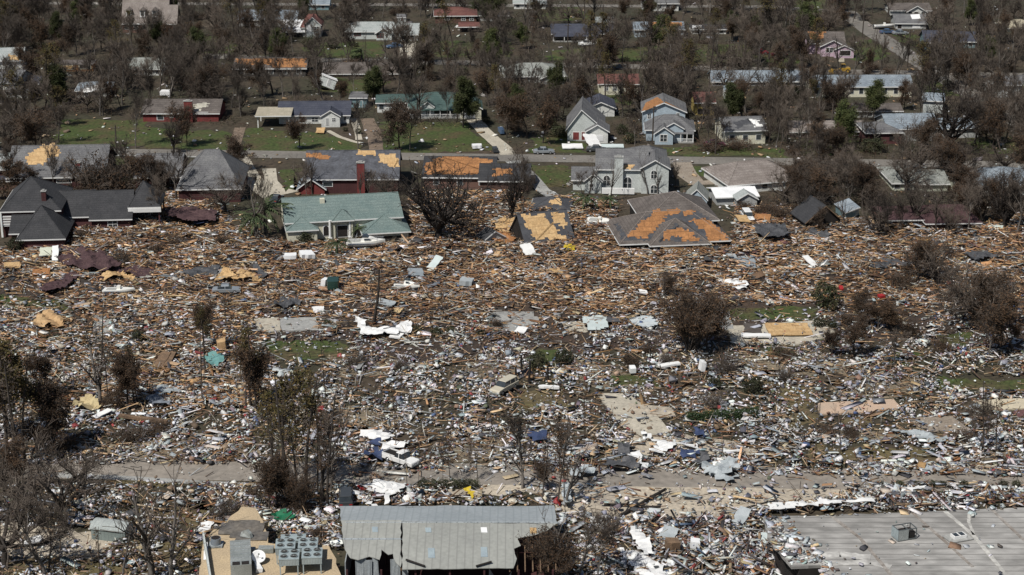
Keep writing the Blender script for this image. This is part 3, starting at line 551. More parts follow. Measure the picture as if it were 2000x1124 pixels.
# ---------------------------------------------------------------- row below the street
h = House('house', 'dark-roofed house with a large tan bare patch beside its ridge', 105, 372, 4, lm='tan-patched dark-roofed house')
b = h.block(18, 205, 370, 344, 284, 17, 'gx', BKD, SHG); h.patch([(60, 296), (84, 282), (103, 281), (118, 298), (112, 306), (92, 308), (88, 322), (60, 322), (50, 310)], b, m=PLYT); c = h.block(-40, 26, 368, 330, 300, 12, 'gx', BKD, SHP); h.win(125, 354, 30, 8, b, TRIM, mull=False); h.win(60, 356, 20, 9, b, mull=False); h.chimney(152, 318, 9, b['Y']+3, BKR, .9)
h = House('house', 'small brown-gabled house peeking out at the left edge beside the dark-roofed mansion', 20, 372, 0); b = h.block(-25, 40, 372, 352, 334, 7, 'gx', BKB, SHN); c = h.block(22, 52, 356, 335, 316, 5, 'gy', PLYO, SHN, over=.2)
h = House('brick_house', 'sprawling dark grey-roofed brick house behind bare trees below the street', 370, 394, 3, lm='sprawling dark grey-roofed house'); b = h.block(265, 352, 366, 344, 300, 13, 'gx', BKD, SHG); c = h.block(350, 470, 396, 366, 292, 17, 'hip', BKD, SHG, inset=.38); h.wins(3, b)
h = House('brick_house', 'brick house with torn grey roof, tan decking at its top corner and tall red chimney', 680, 378, 1, lm='torn-roofed house with red chimney')
b = h.block(598, 777, 378, 348, 294, 15, 'gx', BKD, mat('torn_felt_roof', (.1, .105, .12), (.055, .057, .065), scale=.6, fine=2.5, pat='X', pscale=(.5, 1, 1), patc=(.07, .072, .08)), over=.4)
h.patch([(698, 294), (732, 295), (736, 304), (697, 302)], b, m=PLYT); h.patch([(738, 301), (776, 303), (777, 327), (763, 326), (757, 320), (742, 318)], b, m=PLYT); h.patch([(600, 300), (622, 300), (645, 306), (640, 312), (602, 307)], b, m=PLYO)
h.chimney(704, 318, 15, b['Y']-.5, BKR, 1.1); h.win(748, 358, 30, 14, b, BKD, pane=DARK, mull=False, name='opening'); h.win(640, 360, 20, 10, b, mull=False); c = h.block(583, 634, 380, 367, 350, 7, 'gy', BKR, SHBL)
h = House('house', 'sprawling house whose roof is stripped to rough orange decking behind the big oak', 925, 372, -2, lm='stripped orange-roofed house')
b = h.block(828, 965, 370, 345, 306, 14, 'gx', BKB, SHD); h.patch([(828, 330), (845, 312), (868, 306), (935, 308), (962, 316), (964, 340), (832, 341)], b, m=PLYO, amp=.4); c = h.block(938, 1032, 374, 352, 320, 11, 'gx', BKB, SHD); h.patch([(966, 330), (1000, 330), (1002, 341), (965, 343)], c, m=PLYO, amp=.3); h.wins(3, b)
h = House('house', 'two-storey pale house with tall light chimney and arched windows above the wreckage', 1225, 379, -3, lm='two-storey pale arched-window house')
b = h.block(1166, 1262, 376, 329, 291, 12, 'gx', WPG, SHG); t = h.block(1222, 1300, 366, 322, 285, 13, 'hip', WPG, SHG, inset=.42); c = h.block(1252, 1305, 379, 327, 313, 8, 'gy', WPG, SHG, over=.4, apex=1280)
d = h.block(1119, 1172, 372, 350, 326, 8, 'gx', WPG, SHG); e = h.block(1142, 1174, 378, 352, 340, 3, 'gy', WPG, SHG, over=.3)
h.chimney(1209, 307, 17, b['Y']-.4, WPG, 1.2); h.win(1185, 353, 15, 22, b, TRIM, True); h.win(1226, 358, 17, 26, b, TRIM, True); h.win(1277, 341, 13, 18, c, TRIM, True); h.win(1277, 371, 15, 18, c, TRIM, True); h.win(1155, 366, 9, 14, e); h.patch([(1218, 322), (1241, 323), (1240, 330), (1218, 330)], b, m=PLYT)
bl = MB(); bl.box(b['xl']+1, b['xr']-2.5, b['Y']-2.4, b['Y']-1.9, .3, 1.5); bl.build('white_balustrade', TRIM, h.root)
h = House('house', 'grey-roofed house showing a long bright white side wall', 1475, 374, 16, lm='house with long white side wall'); b = h.block(1424, 1560, 374, 355, 312, 14, 'hip', WW, SHT2, inset=.3); h.win(1470, 368, 10, 9, b); h.sidewins(4, b); h.wins(3, b)
h = House('shed', 'blue-grey barn-roofed shed behind the large stripped hip roof', 1360, 406, -8, 'shed', lm='blue-grey barn shed'); b = h.block(1340, 1380, 408, 388, 370, 6, 'gy', WB, SHK, over=.25)
h = House('shed', 'wrecked garage with buckled white sheet roof and grey gable', 1440, 406, 8, 'garage', lm='buckled white-roofed garage'); b = h.block(1400, 1478, 400, 383, 366, 7, 'gx', WG, MWHITE); c = h.block(1440, 1478, 407, 388, 378, 3, 'gy', WG, SHP, over=.3)
h = House('house', 'pale green-roofed house with a straight white eave among dark trees', 1790, 372, 3, lm='pale green-roofed house'); b = h.block(1744, 1800, 372, 356, 326, 12, 'hip', WSAGE, SHK); c = h.block(1796, 1850, 374, 358, 332, 10, 'gx', WSAGE, SHK); h.wins(3, b)
h = House('house', 'grey-roofed house in trees at the right edge below the street', 1960, 384, 2); b = h.block(1915, 2030, 382, 362, 326, 13, 'hip', WG, SHBL); h.wins(3); d = h.block(1868, 1900, 384, 362, 345, 7, 'gx', WSAGE, SHK)
# ---------------------------------------------------------------- row at the edge of the wreckage
h = House('mansion', 'large dark-roofed brick mansion with steep hip roofs and a red chimney at far left', 120, 470, 5, lm='dark-roofed brick mansion')
b = h.block(8, 120, 462, 409, 345, 15, 'pyr', BKD, SHD, apex=60); m1_ = h.block(118, 182, 448, 420, 372, 10, 'gx', BKD, SHD); m2_ = h.block(180, 256, 450, 425, 372, 11, 'gx', BKD, SHD); c = h.block(256, 314, 444, 402, 353, 9, 'pyr', BKD, SHD, open_=True, over=.3, apex=280); d = h.block(38, 126, 487, 463, 401, 11, 'pyr', BKD, SHD, apex=80)
h.block(24, 60, 476, 453, 420, 8, 'gx', BKD, SHD)
h.chimney(85, 374, 9, b['Y']+2.2, BKD, .9); h.win(220, 438, 20, 17, m2_); h.win(125, 434, 8, 14, m1_, TRIM, pane=MWHITE, mull=False)
f = MB(); f.box(c['xl']-.3, c['xr']+.3, c['Y']-.42, c['Y']-.31, c['ze']-1.0, c['ze']-.2); f.build('porch_fascia', TRIM, h.root)
bal = MB(); y = b['Y']-.6; x0 = b['xl']-.3
for z in (2.6, 3.1, 3.6, 4.1): bal.box(x0, x0+2.2, y-.08, y, z, z+.28)
bal.box(x0, x0+.35, y-.3, y-.09, .2, 5.2); bal.box(x0+.1, x0+2.1, y+.01, y+.55, 2.3, 2.55); bal.build('balcony', TRIM, h.root)
h = House('house', 'white stucco house with teal-green roof, columns and arched windows', 670, 472, 11, lm='teal-roofed house')
b = h.block(561, 785, 464, 428, 381, 15, 'gx', WC, SHT, over=.4); w1 = h.block(563, 620, 475, 448, 424, 6, 'pyr', WC, SHT, over=.35); p_ = h.block(652, 690, 466, 428, 408, 3.5, 'pyr', WC, SHT, open_=True, over=.3); w2 = h.block(712, 798, 474, 452, 420, 10, 'pyr', WC, SHT, over=.5, apex=748)
for x in (645, 684):
    q = h.onY(x, 462, p_['Y']+.2); k = MB(); k.tube((q.x, q.y, 0), (q.x, q.y, p_['h']-.2), .26, .22, 12); k.box(q.x-.34, q.x+.34, q.y-.34, q.y+.34, 0.01, .3); k.build('column', TRIM, h.root)
h.win(637, 451, 13, 22, b, TRIM, True, pane=DARK); h.win(669, 452, 22, 24, b, TRIM, pane=DARK, mull=False, name='doorway'); h.win(668, 434, 18, 4, b, TRIM, mull=False); h.win(699, 452, 15, 24, b, TRIM, True, pane=DARK); h.win(595, 464, 14, 22, w1, WC, True, pane=DARK)
h.chimney(629, 388, 9, b['Y']+5.6, WC, .9, zb=4.0, cap=False); h.win(755, 466, 60, 12, w2, WC, pane=DARK, mull=False, name='collapsed_opening')
h = House('collapsed_roof', 'collapsed house roof of bare tan plywood with black felt edges', 1078, 484, 20, 'ruin', lm='collapsed tan plywood roof')
b = h.block(1028, 1120, 484, 472, 412, 9, 'gx', DARK, FELT, over=.3); h.patch([(1022, 420), (1062, 418), (1108, 474), (1092, 474), (1070, 466), (1050, 470), (1035, 455)], b, m=PLYT, amp=.3); h.patch([(1072, 415), (1098, 418), (1112, 440), (1098, 448)], b, m=PLYT, amp=.3)
h = House('collapsed_roof', 'black broken hip roof lying behind the collapsed tan plywood roof', 1070, 418, -6, 'ruin'); b = h.block(1036, 1112, 420, 410, 384, 8, 'hip', DARK, FELT, over=.2); h.patch([(1074, 390), (1090, 388), (1094, 400), (1078, 402)], b, m=PLYT)
h = House('collapsed_house', 'wide hip roof stripped to orange decking, sunk onto the wreckage', 1317, 486, 7, 'ruin', lm='large stripped hip roof')
k = h.block(1258, 1400, 462, 430, 374, 15, 'pyr', DARK, SHB, over=.4, apex=1318, cap=SHT2); b = h.block(1213, 1424, 486, 471, 412, 15, 'hip', DARK, SHB, over=.4, inset=.3, cap=SHT2); c = h.block(1272, 1384, 491, 474, 426, 8, 'pyr', DARK, SHB, over=.4, apex=1319, cap=SHT2)
h.patch([(1217, 470), (1240, 444), (1272, 413), (1364, 413), (1396, 438), (1422, 470)], b, m=FELT, amp=.16, lift=.03)
h.patch([(1223, 464), (1236, 448), (1258, 428), (1280, 410), (1330, 410), (1326, 419), (1304, 422), (1290, 438), (1280, 452), (1266, 464)], b, m=PLYO, amp=.3, lift=.055); h.patch([(1334, 412), (1356, 412), (1357, 419), (1338, 422)], b, m=PLYO, lift=.055); h.patch([(1348, 430), (1374, 426), (1396, 444), (1424, 468), (1388, 472), (1374, 452)], b, m=PLYO, amp=.3, lift=.055)
h.patch([(1284, 471), (1300, 450), (1318, 438), (1338, 448), (1374, 472)], c, m=FELT, lift=.03, amp=.25); h.patch([(1292, 470), (1298, 452), (1322, 446), (1342, 450), (1368, 469), (1334, 470), (1326, 460), (1314, 462), (1312, 470)], c, m=PLYO, amp=.25, lift=.055)
h.patch([(1216, 468), (1200, 438), (1208, 436), (1222, 460)], b, 'left', FELT, lift=.03)
h = House('collapsed_house', 'small dark gable roof propped on splintered timber in the debris', 1605, 446, 14, 'ruin', lm='small propped gable roof'); b = h.block(1574, 1640, 448, 430, 403, 7, 'gy', DARK, SHD, over=.4, apex=1612, fas=WOOD)
h = House('house', 'long maroon-roofed brown house at the right edge of the wreckage', 1820, 448, 3, lm='maroon-roofed brown house'); b = h.block(1722, 1812, 446, 428, 404, 9, 'gx', BKB, SHM); c = h.block(1810, 1912, 450, 434, 400, 11, 'hip', BKB, SHM, inset=.2); h.wins(3, b); h.win(1870, 442, 40, 12, c, BKB, pane=DARK, mull=False, name='opening')
h = House('shed', 'small blue-grey shed knocked askew beside the propped gable roof', 1663, 432, 24, 'shed'); b = h.block(1652, 1678, 430, 414, 406, 3.5, 'shed', WT, SHBL, over=.2); h.root.rotation_euler = (R(8), R(-12), R(24)); h.root.location.z = .4
h = House('playhouse', 'child-size grey playhouse with white door standing in the wreckage', 966, 476, 28, 'playhouse', lm='grey playhouse'); b = h.block(948, 986, 476, 464, 452, 3.2, 'gy', WG, SHD, over=.2); h.door(976, 470, 6, 9, b, BKR); h.win(960, 468, 5, 6, b)
# ---------------------------------------------------------------- foreground buildings
h = House('warehouse', 'long grey corrugated metal warehouse with its front eave torn open', 875, 1172, 0, 'warehouse', lm='grey metal warehouse', group=None)
b = h.block(672, 1086, 1172, 1110, 1021, 17, 'gx', DARK, MGALV, over=.5, fas=None)
bpy.data.objects.remove(b['roof'], do_unlink=True)
for c_ in list(h.root.children):
    if c_.name.startswith('wall'): bpy.data.objects.remove(c_, do_unlink=True)
m_ = MB(); m_.box(b['xl'], b['xr'], b['Y1']-.15, b['Y1'], 0, b['h']-.3); m_.box(b['xl'], b['xl']+.12, b['Y']+2, b['Y1']-.152, 0, b['h']-.3); m_.box(b['xr']-.12, b['xr'], b['Y']+7, b['Y1']-.152, 0, b['h']-.3); m_.build('wall', MGALV, h.root)
m_ = MB(); m_.box(b['xl'], b['xr'], b['Y'], b['Y1']-.153, .02, .12); m_.build('floor', BKD, h.root)
for k in range(7):
    x = b['xl']+.3+(b['xr']-b['xl']-.8)*k/6
    for y in (b['Y']+.2, b['Y']+8.5): m_ = MB(); m_.box(x, x+.22, y, y+.22, .122, b['h']-.4+(1.2 if y > b['Y']+5 else 0)); m_.build('column', BKD, h.root)
for k in range(14):
    m_ = MB(); x = rs.uniform(b['xl']+.5, b['xr']-.5); y = b['Y']+rs.uniform(-.5, 3); m_.prism([(x, y, .13), (x+rs.uniform(.5, 2), y+.2, .13), (x+rs.uniform(.5, 1.6), y+.3, rs.uniform(1.2, 3.2)), (x+.1, y, rs.uniform(.8, 3))], (0, .05, 0)); m_.build('fallen_sheet', MGALV if k % 3 else WOOD, h.root, fix=True)
def roofpoly(pts, plane, name='roof', m=MGALV, lift=0.0, th=.08, amp=.06):
    p0, nn, pl = b['pl'][plane]; nn = nn if nn.z > 0 else -nn
    h.patch(pts, b, plane, m, amp, .8, lift, name, th)
WARF = mat('warehouse_front_roof', (.34, .345, .315), (.27, .275, .255), scale=.12, rough=.55, metal=.15, bump=.08, fvar=.15, fine=2, pat='X', pscale=(1.05, 1, 1), patc=(.22, .22, .205))
WARB = mat('warehouse_back_roof_sky_tint', (.4, .43, .44), (.32, .35, .36), scale=.12, rough=.5, metal=.2, bump=.08, fvar=.15, fine=2, pat='X', pscale=(1.05, 1, 1), patc=(.27, .3, .31))  # paler bluish copy of the front roof, sky reflection put into its colour
roofpoly([(786, 1021), (1086, 1023), (1066, 1038), (1040, 1046), (1012, 1052), (1017, 1066), (1004, 1072), (1008, 1092), (1004, 1110), (786, 1112)], 'front', m=WARF)
roofpoly([(666, 1017), (783, 1017), (783, 1108), (772, 1100), (768, 1082), (757, 1084), (745, 1074), (742, 1094), (722, 1088), (700, 1094), (684, 1090), (672, 1072)], 'front', m=WARF, lift=.02)
roofpoly([(666, 1016), (664, 989), (760, 988), (800, 992), (870, 987), (1000, 991), (1082, 987), (1087, 1022)], 'back', m=WARB)
SKYL = mat('skylight_panel', (.3, .36, .38), (.25, .3, .33), rough=.4, fvar=.15)
for x, y, w, hh, mm in ((732, 1035, 11, 10, SKYL), (836, 1036, 11, 9, SKYL), (945, 1036, 12, 10, MWHITE), (1041, 1037, 13, 11, PLYT), (842, 1081, 13, 19, SKYL), (945, 1079, 13, 19, SKYL)):
    roofpoly([(x-w/2, y-hh/2), (x+w/2, y-hh/2), (x+w/2+1, y+hh/2), (x-w/2+1, y+hh/2)], 'front', 'skylight', mm, lift=.06, th=.05, amp=.01)
roofpoly([(670, 1052), (783, 1052), (784, 1055), (670, 1055)], 'front', 'roof_flashing', MGALV, lift=.05, th=.02, amp=.02)
for k in range(9):
    x = 700+k*11+rs.uniform(-3, 3)
    if k in (4, 5): continue
    p = h.onP(x, 1088+rs.uniform(0, 8), b['pl']['front'][0], b['pl']['front'][1]); m_ = MB(); m_.prism([(p.x-.35, p.y, p.z-.1), (p.x+.3, p.y+.1, p.z-.1), (p.x+.25+rs.uniform(-.1, .2), p.y-.3, p.z-3.6), (p.x-.3, p.y-.5, p.z-3.4)], (0, .03, 0)); m_.build('hanging_sheet', MGALV, h.root, fix=True)
for k in range(7):                        # bare rafters in the torn corner
    x = b['xr']-5.5+k*.9; m_ = MB(); m_.box(x, x+.14, b['Y']+.2, b['Y']+8, b['h']-.6, b['h']-.35); m_.build('rafter', WOOD, h.root)
for x0, y0, x1, y1 in ((793, 1098, 830, 1110), (960, 1102, 930, 1110)):
    p = h.onP(x0, y0, b['pl']['front'][0], b['pl']['front'][1]); q = h.onP(x1, y1, b['pl']['front'][0], b['pl']['front'][1]); m_ = MB(); m_.tube(p+Vector((0, 0, .3)), q+Vector((0, 0, .25)), .13, .13, 6); m_.build('loose_pipe', DARK, h.root)

def flat_roof(name, label, cat, pts, z, m, wallm, lm, th=.35):
    g0 = G(pts[0][0], pts[0][1], z); root = thing(name, label, cat, (g0.x, g0.y, 0)); LM.append((lm, pts[0][0], pts[0][1]))
    poly = [G(x, y, z)-Vector((g0.x, g0.y, 0)) for x, y in pts]; poly = ragged(poly, 1.2, .18, rs)
    for p in poly: p.z = z
    A = sum(a.x*c.y-c.x*a.y for a, c in zip(poly, poly[1:]+poly[:1]))
    if A < 0: poly.reverse()
    r = MB(); r.prism([Vector((p.x, p.y, z-th)) for p in reversed(poly)], (0, 0, th)); r.build('roof', m, root, fix=True)
    cx = sum(p.x for p in poly)/len(poly); cy = sum(p.y for p in poly)/len(poly)
    w = MB(); ip = [Vector((cx+(p.x-cx)*.96, cy+(p.y-cy)*.96, 0)) for p in poly]; w.prism(list(reversed(ip)), (0, 0, z-th-.004)); w.build('wall', wallm, root, fix=True)
    def strip_(p, w_, m_, nm, hh=.05, amp=.08):
        c = [G(x, y, z)-Vector((g0.x, g0.y, 0)) for x, y in p]; cc = []
        for i in range(len(c)-1):
            for q in range(8): cc.append(c[i].lerp(c[i+1], q/8))
        cc.append(c[-1]); mb = MB()
        W = [w_*rs.uniform(.75, 1.15) for _ in cc]
        for i in range(len(cc)-1):
            d = (cc[i+1]-cc[i]).normalized(); nn = Vector((-d.y, d.x, 0)); q = [cc[i]-nn*W[i]/2, cc[i+1]-nn*W[i+1]/2, cc[i+1]+nn*W[i+1]/2, cc[i]+nn*W[i]/2]
            for t in q: t.z = z+.004
            mb.prism(list(reversed(q)), (0, 0, hh))
        mb.build(nm, m_, root, fix=True)
    return root, g0, strip_
BIGR = mat('worn_roof_membrane', (.2, .193, .18), (.38, .37, .35), scale=.12, fine=.9, fvar=.4, bump=.1, cut=(.4, .72), pat='Y', pscale=(1, .72, 1), patc=(.14, .134, .126), stretch=(.45, .9, 1))
root2, g2_, st2 = flat_roof('store_building', 'wide low building with worn striped flat roof at bottom right', 'building', [(1492, 1012), (1560, 1008), (1700, 1004), (1850, 998), (2010, 991), (2300, 986), (2300, 1230), (1640, 1230), (1606, 1130), (1604, 1104), (1548, 1108), (1526, 1086), (1500, 1048)], 4.2, BIGR, DARK, 'wide striped flat roof')
SEAMW = mat('white_roof_sealant', (.5, .49, .45), (.33, .32, .3), scale=.6, fine=2, fvar=.3); SEAMR = mat('rusty_roof_joint', (.2, .17, .145), (.3, .28, .255), scale=.5, fine=2)
st2([(1512, 1012), (1542, 1050), (1600, 1103)], .5, SEAMW, 'roof_seam'); st2([(1622, 1007), (1680, 1052), (1746, 1130)], .45, SEAMR, 'roof_joint'); st2([(1782, 1002), (1850, 1062), (1900, 1108)], .4, SEAMR, 'roof_seam')
st2([(1845, 999), (1900, 1045), (1970, 1130)], .55, SEAMW, 'roof_seam'); st2([(1936, 995), (2000, 1056), (2060, 1110)], .4, SEAMR, 'roof_joint'); st2([(1893, 1004), (1892, 1020), (1902, 1046)], .4, SEAMW, 'roof_seam')
st2([(1560, 1090), (1640, 1083), (1700, 1090)], 1.6, mat('bleached_membrane', (.5, .49, .46), (.33, .32, .3), scale=.4, fine=1.5), 'bleached_patch', .02); st2([(1600, 1101), (1700, 1099), (1740, 1108)], 1.2, MATS['bleached_membrane'], 'bleached_patch', .026)
def at2(px, py, z): return G(px, py, z)
# roof cabinet: open frame with one pale side panel
p = G(1772, 1055, 4.27); t = thing('roof_cabinet', 'grey open-topped equipment cabinet standing on the wide striped flat roof', 'equipment cabinet', p, R(18))
m_ = MB()
for x in (-1.25, 1.15):
    for y in (0, 1.5): m_.box(x, x+.1, y, y+.1, 0, 1.3)
for z in (0.0, 1.302):
    m_.box(-1.25, 1.25, 0, .1, z, z+.1); m_.box(-1.25, 1.25, 1.5, 1.6, z, z+.1); m_.box(-1.25, -1.15, .102, 1.498, z, z+.1); m_.box(1.15, 1.25, .102, 1.498, z, z+.1)
m_.box(-.05, .05, .102, 1.498, 1.302, 1.4); m_.build('frame', paint('dark_frame', (.1, .11, .11)), t)
m_ = MB(); m_.box(-1.2, .1, -.04, -.002, .05, 1.35); m_.build('side_panel', MGREY, t); m_ = MB(); m_.box(-1.29, -1.252, 0, 1.6, .05, 1.35); m_.build('side_panel', MTEAL, t)
m_ = MB(); m_.box(-1.1, 1.1, .15, 1.45, .102, .9); m_.build('blower', DARK, t)
p = G(1878, 1056, 4.27); t = thing('roof_hatch', 'low white-framed double hatch on the wide striped flat roof', 'roof hatch', p, R(20)); m_ = MB(); m_.box(-1.6, 1.5, -.3, 1.7, 0, .12); m_.build('hatch_base', CONCG, t)
m_ = MB(); m_.box(-.85, .85, .2, 1.2, .122, .5); m_.build('hatch_frame', TRIM, t)
for x in (-.7, .1): m_ = MB(); m_.box(x, x+.6, .3, 1.1, .502, .53); m_.build('hatch_glass', GLASS, t)
# flat tan roof with plant at bottom left
TANR = mat('tan_gravel_roof', (.46, .36, .23), (.38, .3, .2), scale=.3, fine=5, fvar=.35)
root3, g3_, st3 = flat_roof('plant_building', 'flat tan gravel-roofed building crowded with cooling units at bottom left', 'building', [(474, 990), (500, 991), (512, 1018), (526, 1060), (545, 1064), (600, 1062), (640, 1066), (655, 1092), (668, 1130), (668, 1260), (380, 1260), (393, 1090), (395, 1058), (418, 1036)], 4.0, TANR, WC, 'tan gravel roof')
def roof_sheet(name, label, cat, pts, z, m, amp=.15, hump=.25, lift=.03, group=None, step=.7, seed=1):
    """a sheet of cloth, plastic or metal lying on something: a filled outline with folds, given real thickness"""
    P = [G(x, y, z) for x, y in pts]; xs_ = [p.x for p in P]; ys_ = [p.y for p in P]; cx, cy = sum(xs_)/len(P), sum(ys_)/len(P)
    rr = random.Random(seed); W = max(xs_)-min(xs_); D = max(ys_)-min(ys_)
    n = int(max(3, min(36, W/step))); k = int(max(3, min(30, D/step)))
    gx = np.linspace(min(xs_), max(xs_), n+1); gy = np.linspace(min(ys_), max(ys_), k+1); pol = [(p.x, p.y) for p in P]
    ph = [rr.uniform(0, 6) for _ in range(6)]; fr = [rr.uniform(.6, 2.2) for _ in range(6)]
    X, Y = np.meshgrid(gx, gy); Z = hump*(np.sin(X*fr[0]+Y*fr[1]+ph[0])*.5+np.sin(X*fr[2]-Y*fr[3]+ph[1])*.35+np.sin((X+Y)*fr[4]*1.7+ph[2])*.2)+hump*1.1
    X = X+np.sin(Y*3+ph[3])*amp+np.array([[rr.uniform(-amp, amp) for _ in range(n+1)] for _ in range(k+1)]); Y = Y+np.array([[rr.uniform(-amp, amp) for _ in range(n+1)] for _ in range(k+1)])
    ccx = .25*(X[:-1, :-1]+X[1:, :-1]+X[:-1, 1:]+X[1:, 1:]); ccy = .25*(Y[:-1, :-1]+Y[1:, :-1]+Y[:-1, 1:]+Y[1:, 1:]); ins = inpoly(ccx, ccy, pol)
    mb = MB(); idx = {}
    def vid(j, i):
        if (j, i) not in idx: idx[(j, i)] = len(mb.v); mb.v.append((X[j, i]-cx, Y[j, i]-cy, Z[j, i]+lift))
        return idx[(j, i)]
    for j in range(k):
        for i in range(n):
            if ins[j, i]: mb.f.append([vid(j, i), vid(j, i+1), vid(j+1, i+1), vid(j+1, i)]); mb.m.append(0)
    if not mb.f: return None
    for q in range(len(mb.v)): x_, y_, z_ = mb.v[q]; mb.v[q] = (x_, y_, z_+rr.gauss(0, min(.09, hump*.3)))
    o = mb.build(name, m, None, smooth=False); o.location = (cx, cy, z)
    sm = o.modifiers.new('thickness', 'SOLIDIFY'); sm.thickness = .03
    return tag(o, label, cat, group)
TARPD = mat('grey_brown_membrane', (.17, .15, .125), (.1, .095, .09), scale=.35, fine=2, fvar=.4)
roof_sheet('roof_membrane', 'torn dark grey membrane curled over the tan gravel roof', 'membrane', [(417, 1033), (440, 1021), (470, 1018), (512, 1021), (522, 1054), (490, 1057), (460, 1055), (436, 1046)], 4.0, TARPD, .05, .07, .03, seed=4)
m_ = MB(); q = G(480, 1050, 4); m_.prism([(-.7, 0, 0), (.7, -.6, 0), (.55, -.45, .5), (.1, -.1, .85), (-.5, .2, .5)], (.25, .3, 0)); o = m_.build('torn_flap', MGREY, None, fix=True); o.location = (q.x, q.y, 4.16); tag(o, 'pale upright flap of metal on the torn dark grey membrane', 'metal flap')
def cyl(mb, c, r, z0, z1, n=20, r2=None): mb.tube((c[0], c[1], z0), (c[0], c[1], z1), r, r if r2 is None else r2, n); return mb
p = G(422, 1066, 4.0); t = thing('exhaust_drum', 'round grey exhaust drum on a square base on the tan gravel roof', 'exhaust fan', p); m_ = MB(); m_.box(-.85, .85, -.7, .8, .02, .25); m_.build('base', MGALV, t); m_ = MB(); cyl(m_, (0, 0), .62, .252, 1.05); m_.build('drum', paint('blue_grey_metal', (.2, .23, .26)), t); m_ = MB(); cyl(m_, (0, 0), .54, 1.052, 1.07); m_.build('drum_opening', DARK, t)
UG = 'cooling units on the tan gravel roof'
def cooling_unit(label, px, py, w, d, hh, nx, ny, legs=True, yaw=4, hgt=1.3):
    p = G(px, py, 4.0); t = thing('cooling_unit', label, 'cooling unit', p, R(yaw), UG)
    z0 = hgt if legs else .05; m_ = MB(); m_.box(-w/2, w/2, 0, d, z0, z0+hh); m_.box(-w/2-.04, w/2+.04, -.04, d+.04, z0+hh+.002, z0+hh+.1); m_.build('casing', MTEAL, t)
    if legs:
        for x in (-w/2+.08, w/2-.2):
            for y in (.05, d-.2): l = MB(); l.box(x, x+.13, y, y+.13, 0, z0-.002); l.build('leg', MTEAL, t)
    c = MB(); 
    for k in range(int(w/.18)): c.box(-w/2+.1+k*.18, -w/2+.14+k*.18, -.02, -.003, z0+.1, z0+hh-.1)
    c.build('coil_grille', MGREY, t)
    for i in range(nx):
        for j in range(ny):
            x = -w/2+w*(i+.5)/nx; y = d*(j+.5)/ny; r = min(w/nx, d/ny)*.36; f = MB(); cyl(f, (x, y), r*1.12, z0+hh+.102, z0+hh+.2, 20); fo = f.build('fan_shroud', MTEAL, t); g_ = MB(); cyl(g_, (x, y), r, z0+hh+.202, z0+hh+.215, 20); g_.build('fan_opening', DARK, fo)
            q_ = MB(); q_.box(x-r, x+r, y-.03, y+.03, z0+hh+.217, z0+hh+.24); cyl(q_, (x, y), r*.25, z0+hh+.241, z0+hh+.27, 10); q_.build('fan_guard', MGREY, fo)
    return t
cooling_unit('four-fan cooling unit in the left column, upper one of the block', 558, 1103, 2.25, 2.4, .75, 2, 2); cooling_unit('four-fan cooling unit in the left column, lower front one', 565, 1125, 2.3, 2.4, .75, 2, 2)
cooling_unit('four-fan cooling unit in the right column, upper one of the block', 602, 1102, 2.2, 2.4, .75, 2, 2); cooling_unit('four-fan cooling unit in the right column, lower front one', 610, 1122, 2.3, 2.4, .75, 2, 2)
cooling_unit('wide four-fan cooling unit at the back of the block', 573, 1080, 2.9, 1.7, .6, 2, 2, hgt=.9); cooling_unit('small single-fan greenish cooling unit right of the wide back unit', 612, 1073, 1.1, 1.1, .8, 1, 1, False)
p = G(472, 1130, 4.0); t = thing('air_handler', 'long ribbed grey air handler with two fan openings on the tan gravel roof', 'air handler', p, R(9)); m_ = MB(); m_.box(-1.2, 1.2, 0, 6.4, .1, 1.7); m_.build('casing', MGREY, t)
for i in range(6): m_ = MB(); m_.box(-1.22, 1.22, .9+i*.95, .98+i*.95, 1.702, 1.74); m_.build('seam', MGALV, t)
for x in (-.55, .5): m_ = MB(); m_.box(x-.42, x+.42, .1, .8, 1.702, 1.78); fo = m_.build('fan_opening', DARK, t)
p = G(505, 1100, 4.0); t = thing('satellite_dish', 'round white satellite dish leaning on the tan gravel roof', 'dish', p, R(12)); m_ = MB(); n = 24
for k, (r, z) in enumerate(((.02, 0), (.4, .05), (.7, .16), (.85, .26))):
    for i in range(n): a = 2*PI*i/n; m_.v.append((r*math.cos(a), r*math.sin(a), z))
for k in range(3):
    for i in range(n): m_.f.append([k*n+i, k*n+(i+1) % n, (k+1)*n+(i+1) % n, (k+1)*n+i]); m_.m.append(0)
do = m_.build('reflector', MWHITE, t, True); do.modifiers.new('t', 'SOLIDIFY').thickness = .04; do.rotation_euler = (R(38), R(6), 0); do.location = (0, 0, .75)
m_ = MB(); m_.tube((0, 0, .75), (.05, -.55, 1.45), .03, .03, 6); m_.box(-.05, .15, -.68, -.5, 1.38, 1.55); m_.build('feed_arm', MGREY, t); m_ = MB(); m_.tube((0, .1, 0), (0, .05, .7), .06, .06, 8); m_.tube((-.5, .5, .02), (0, .1, .5), .03, .03, 6); m_.build('mast', MGREY, t)
m_ = MB(); m_.prism([(0, 1.6, .05), (.35, 1.5, .05), (1.5, -1.2, .05), (.75, -1.3, .05)], (.1, 0, .5)); o = m_.build('metal_cowl', MWHITE, None, fix=True); p = G(490, 1110, 4.0); o.location = (p.x, p.y, 4.02); tag(o, 'tapering white metal cowl fallen beside the white satellite dish', 'metal cowl')
m_ = MB()
a_, c_ = G(396, 1056, 4.0), G(410, 1140, 4.0); d_ = (c_-a_); o_ = Vector(a_); m_.prism([(0, 0, 0), (d_.x, d_.y, 0), (d_.x, d_.y, .9), (0, 0, 1.1)], (.22, 0, 0)); o = m_.build('parapet', WPG, root3, fix=True); o.location = a_-Vector((g3_.x, g3_.y, 0))+Vector((0, 0, .004))
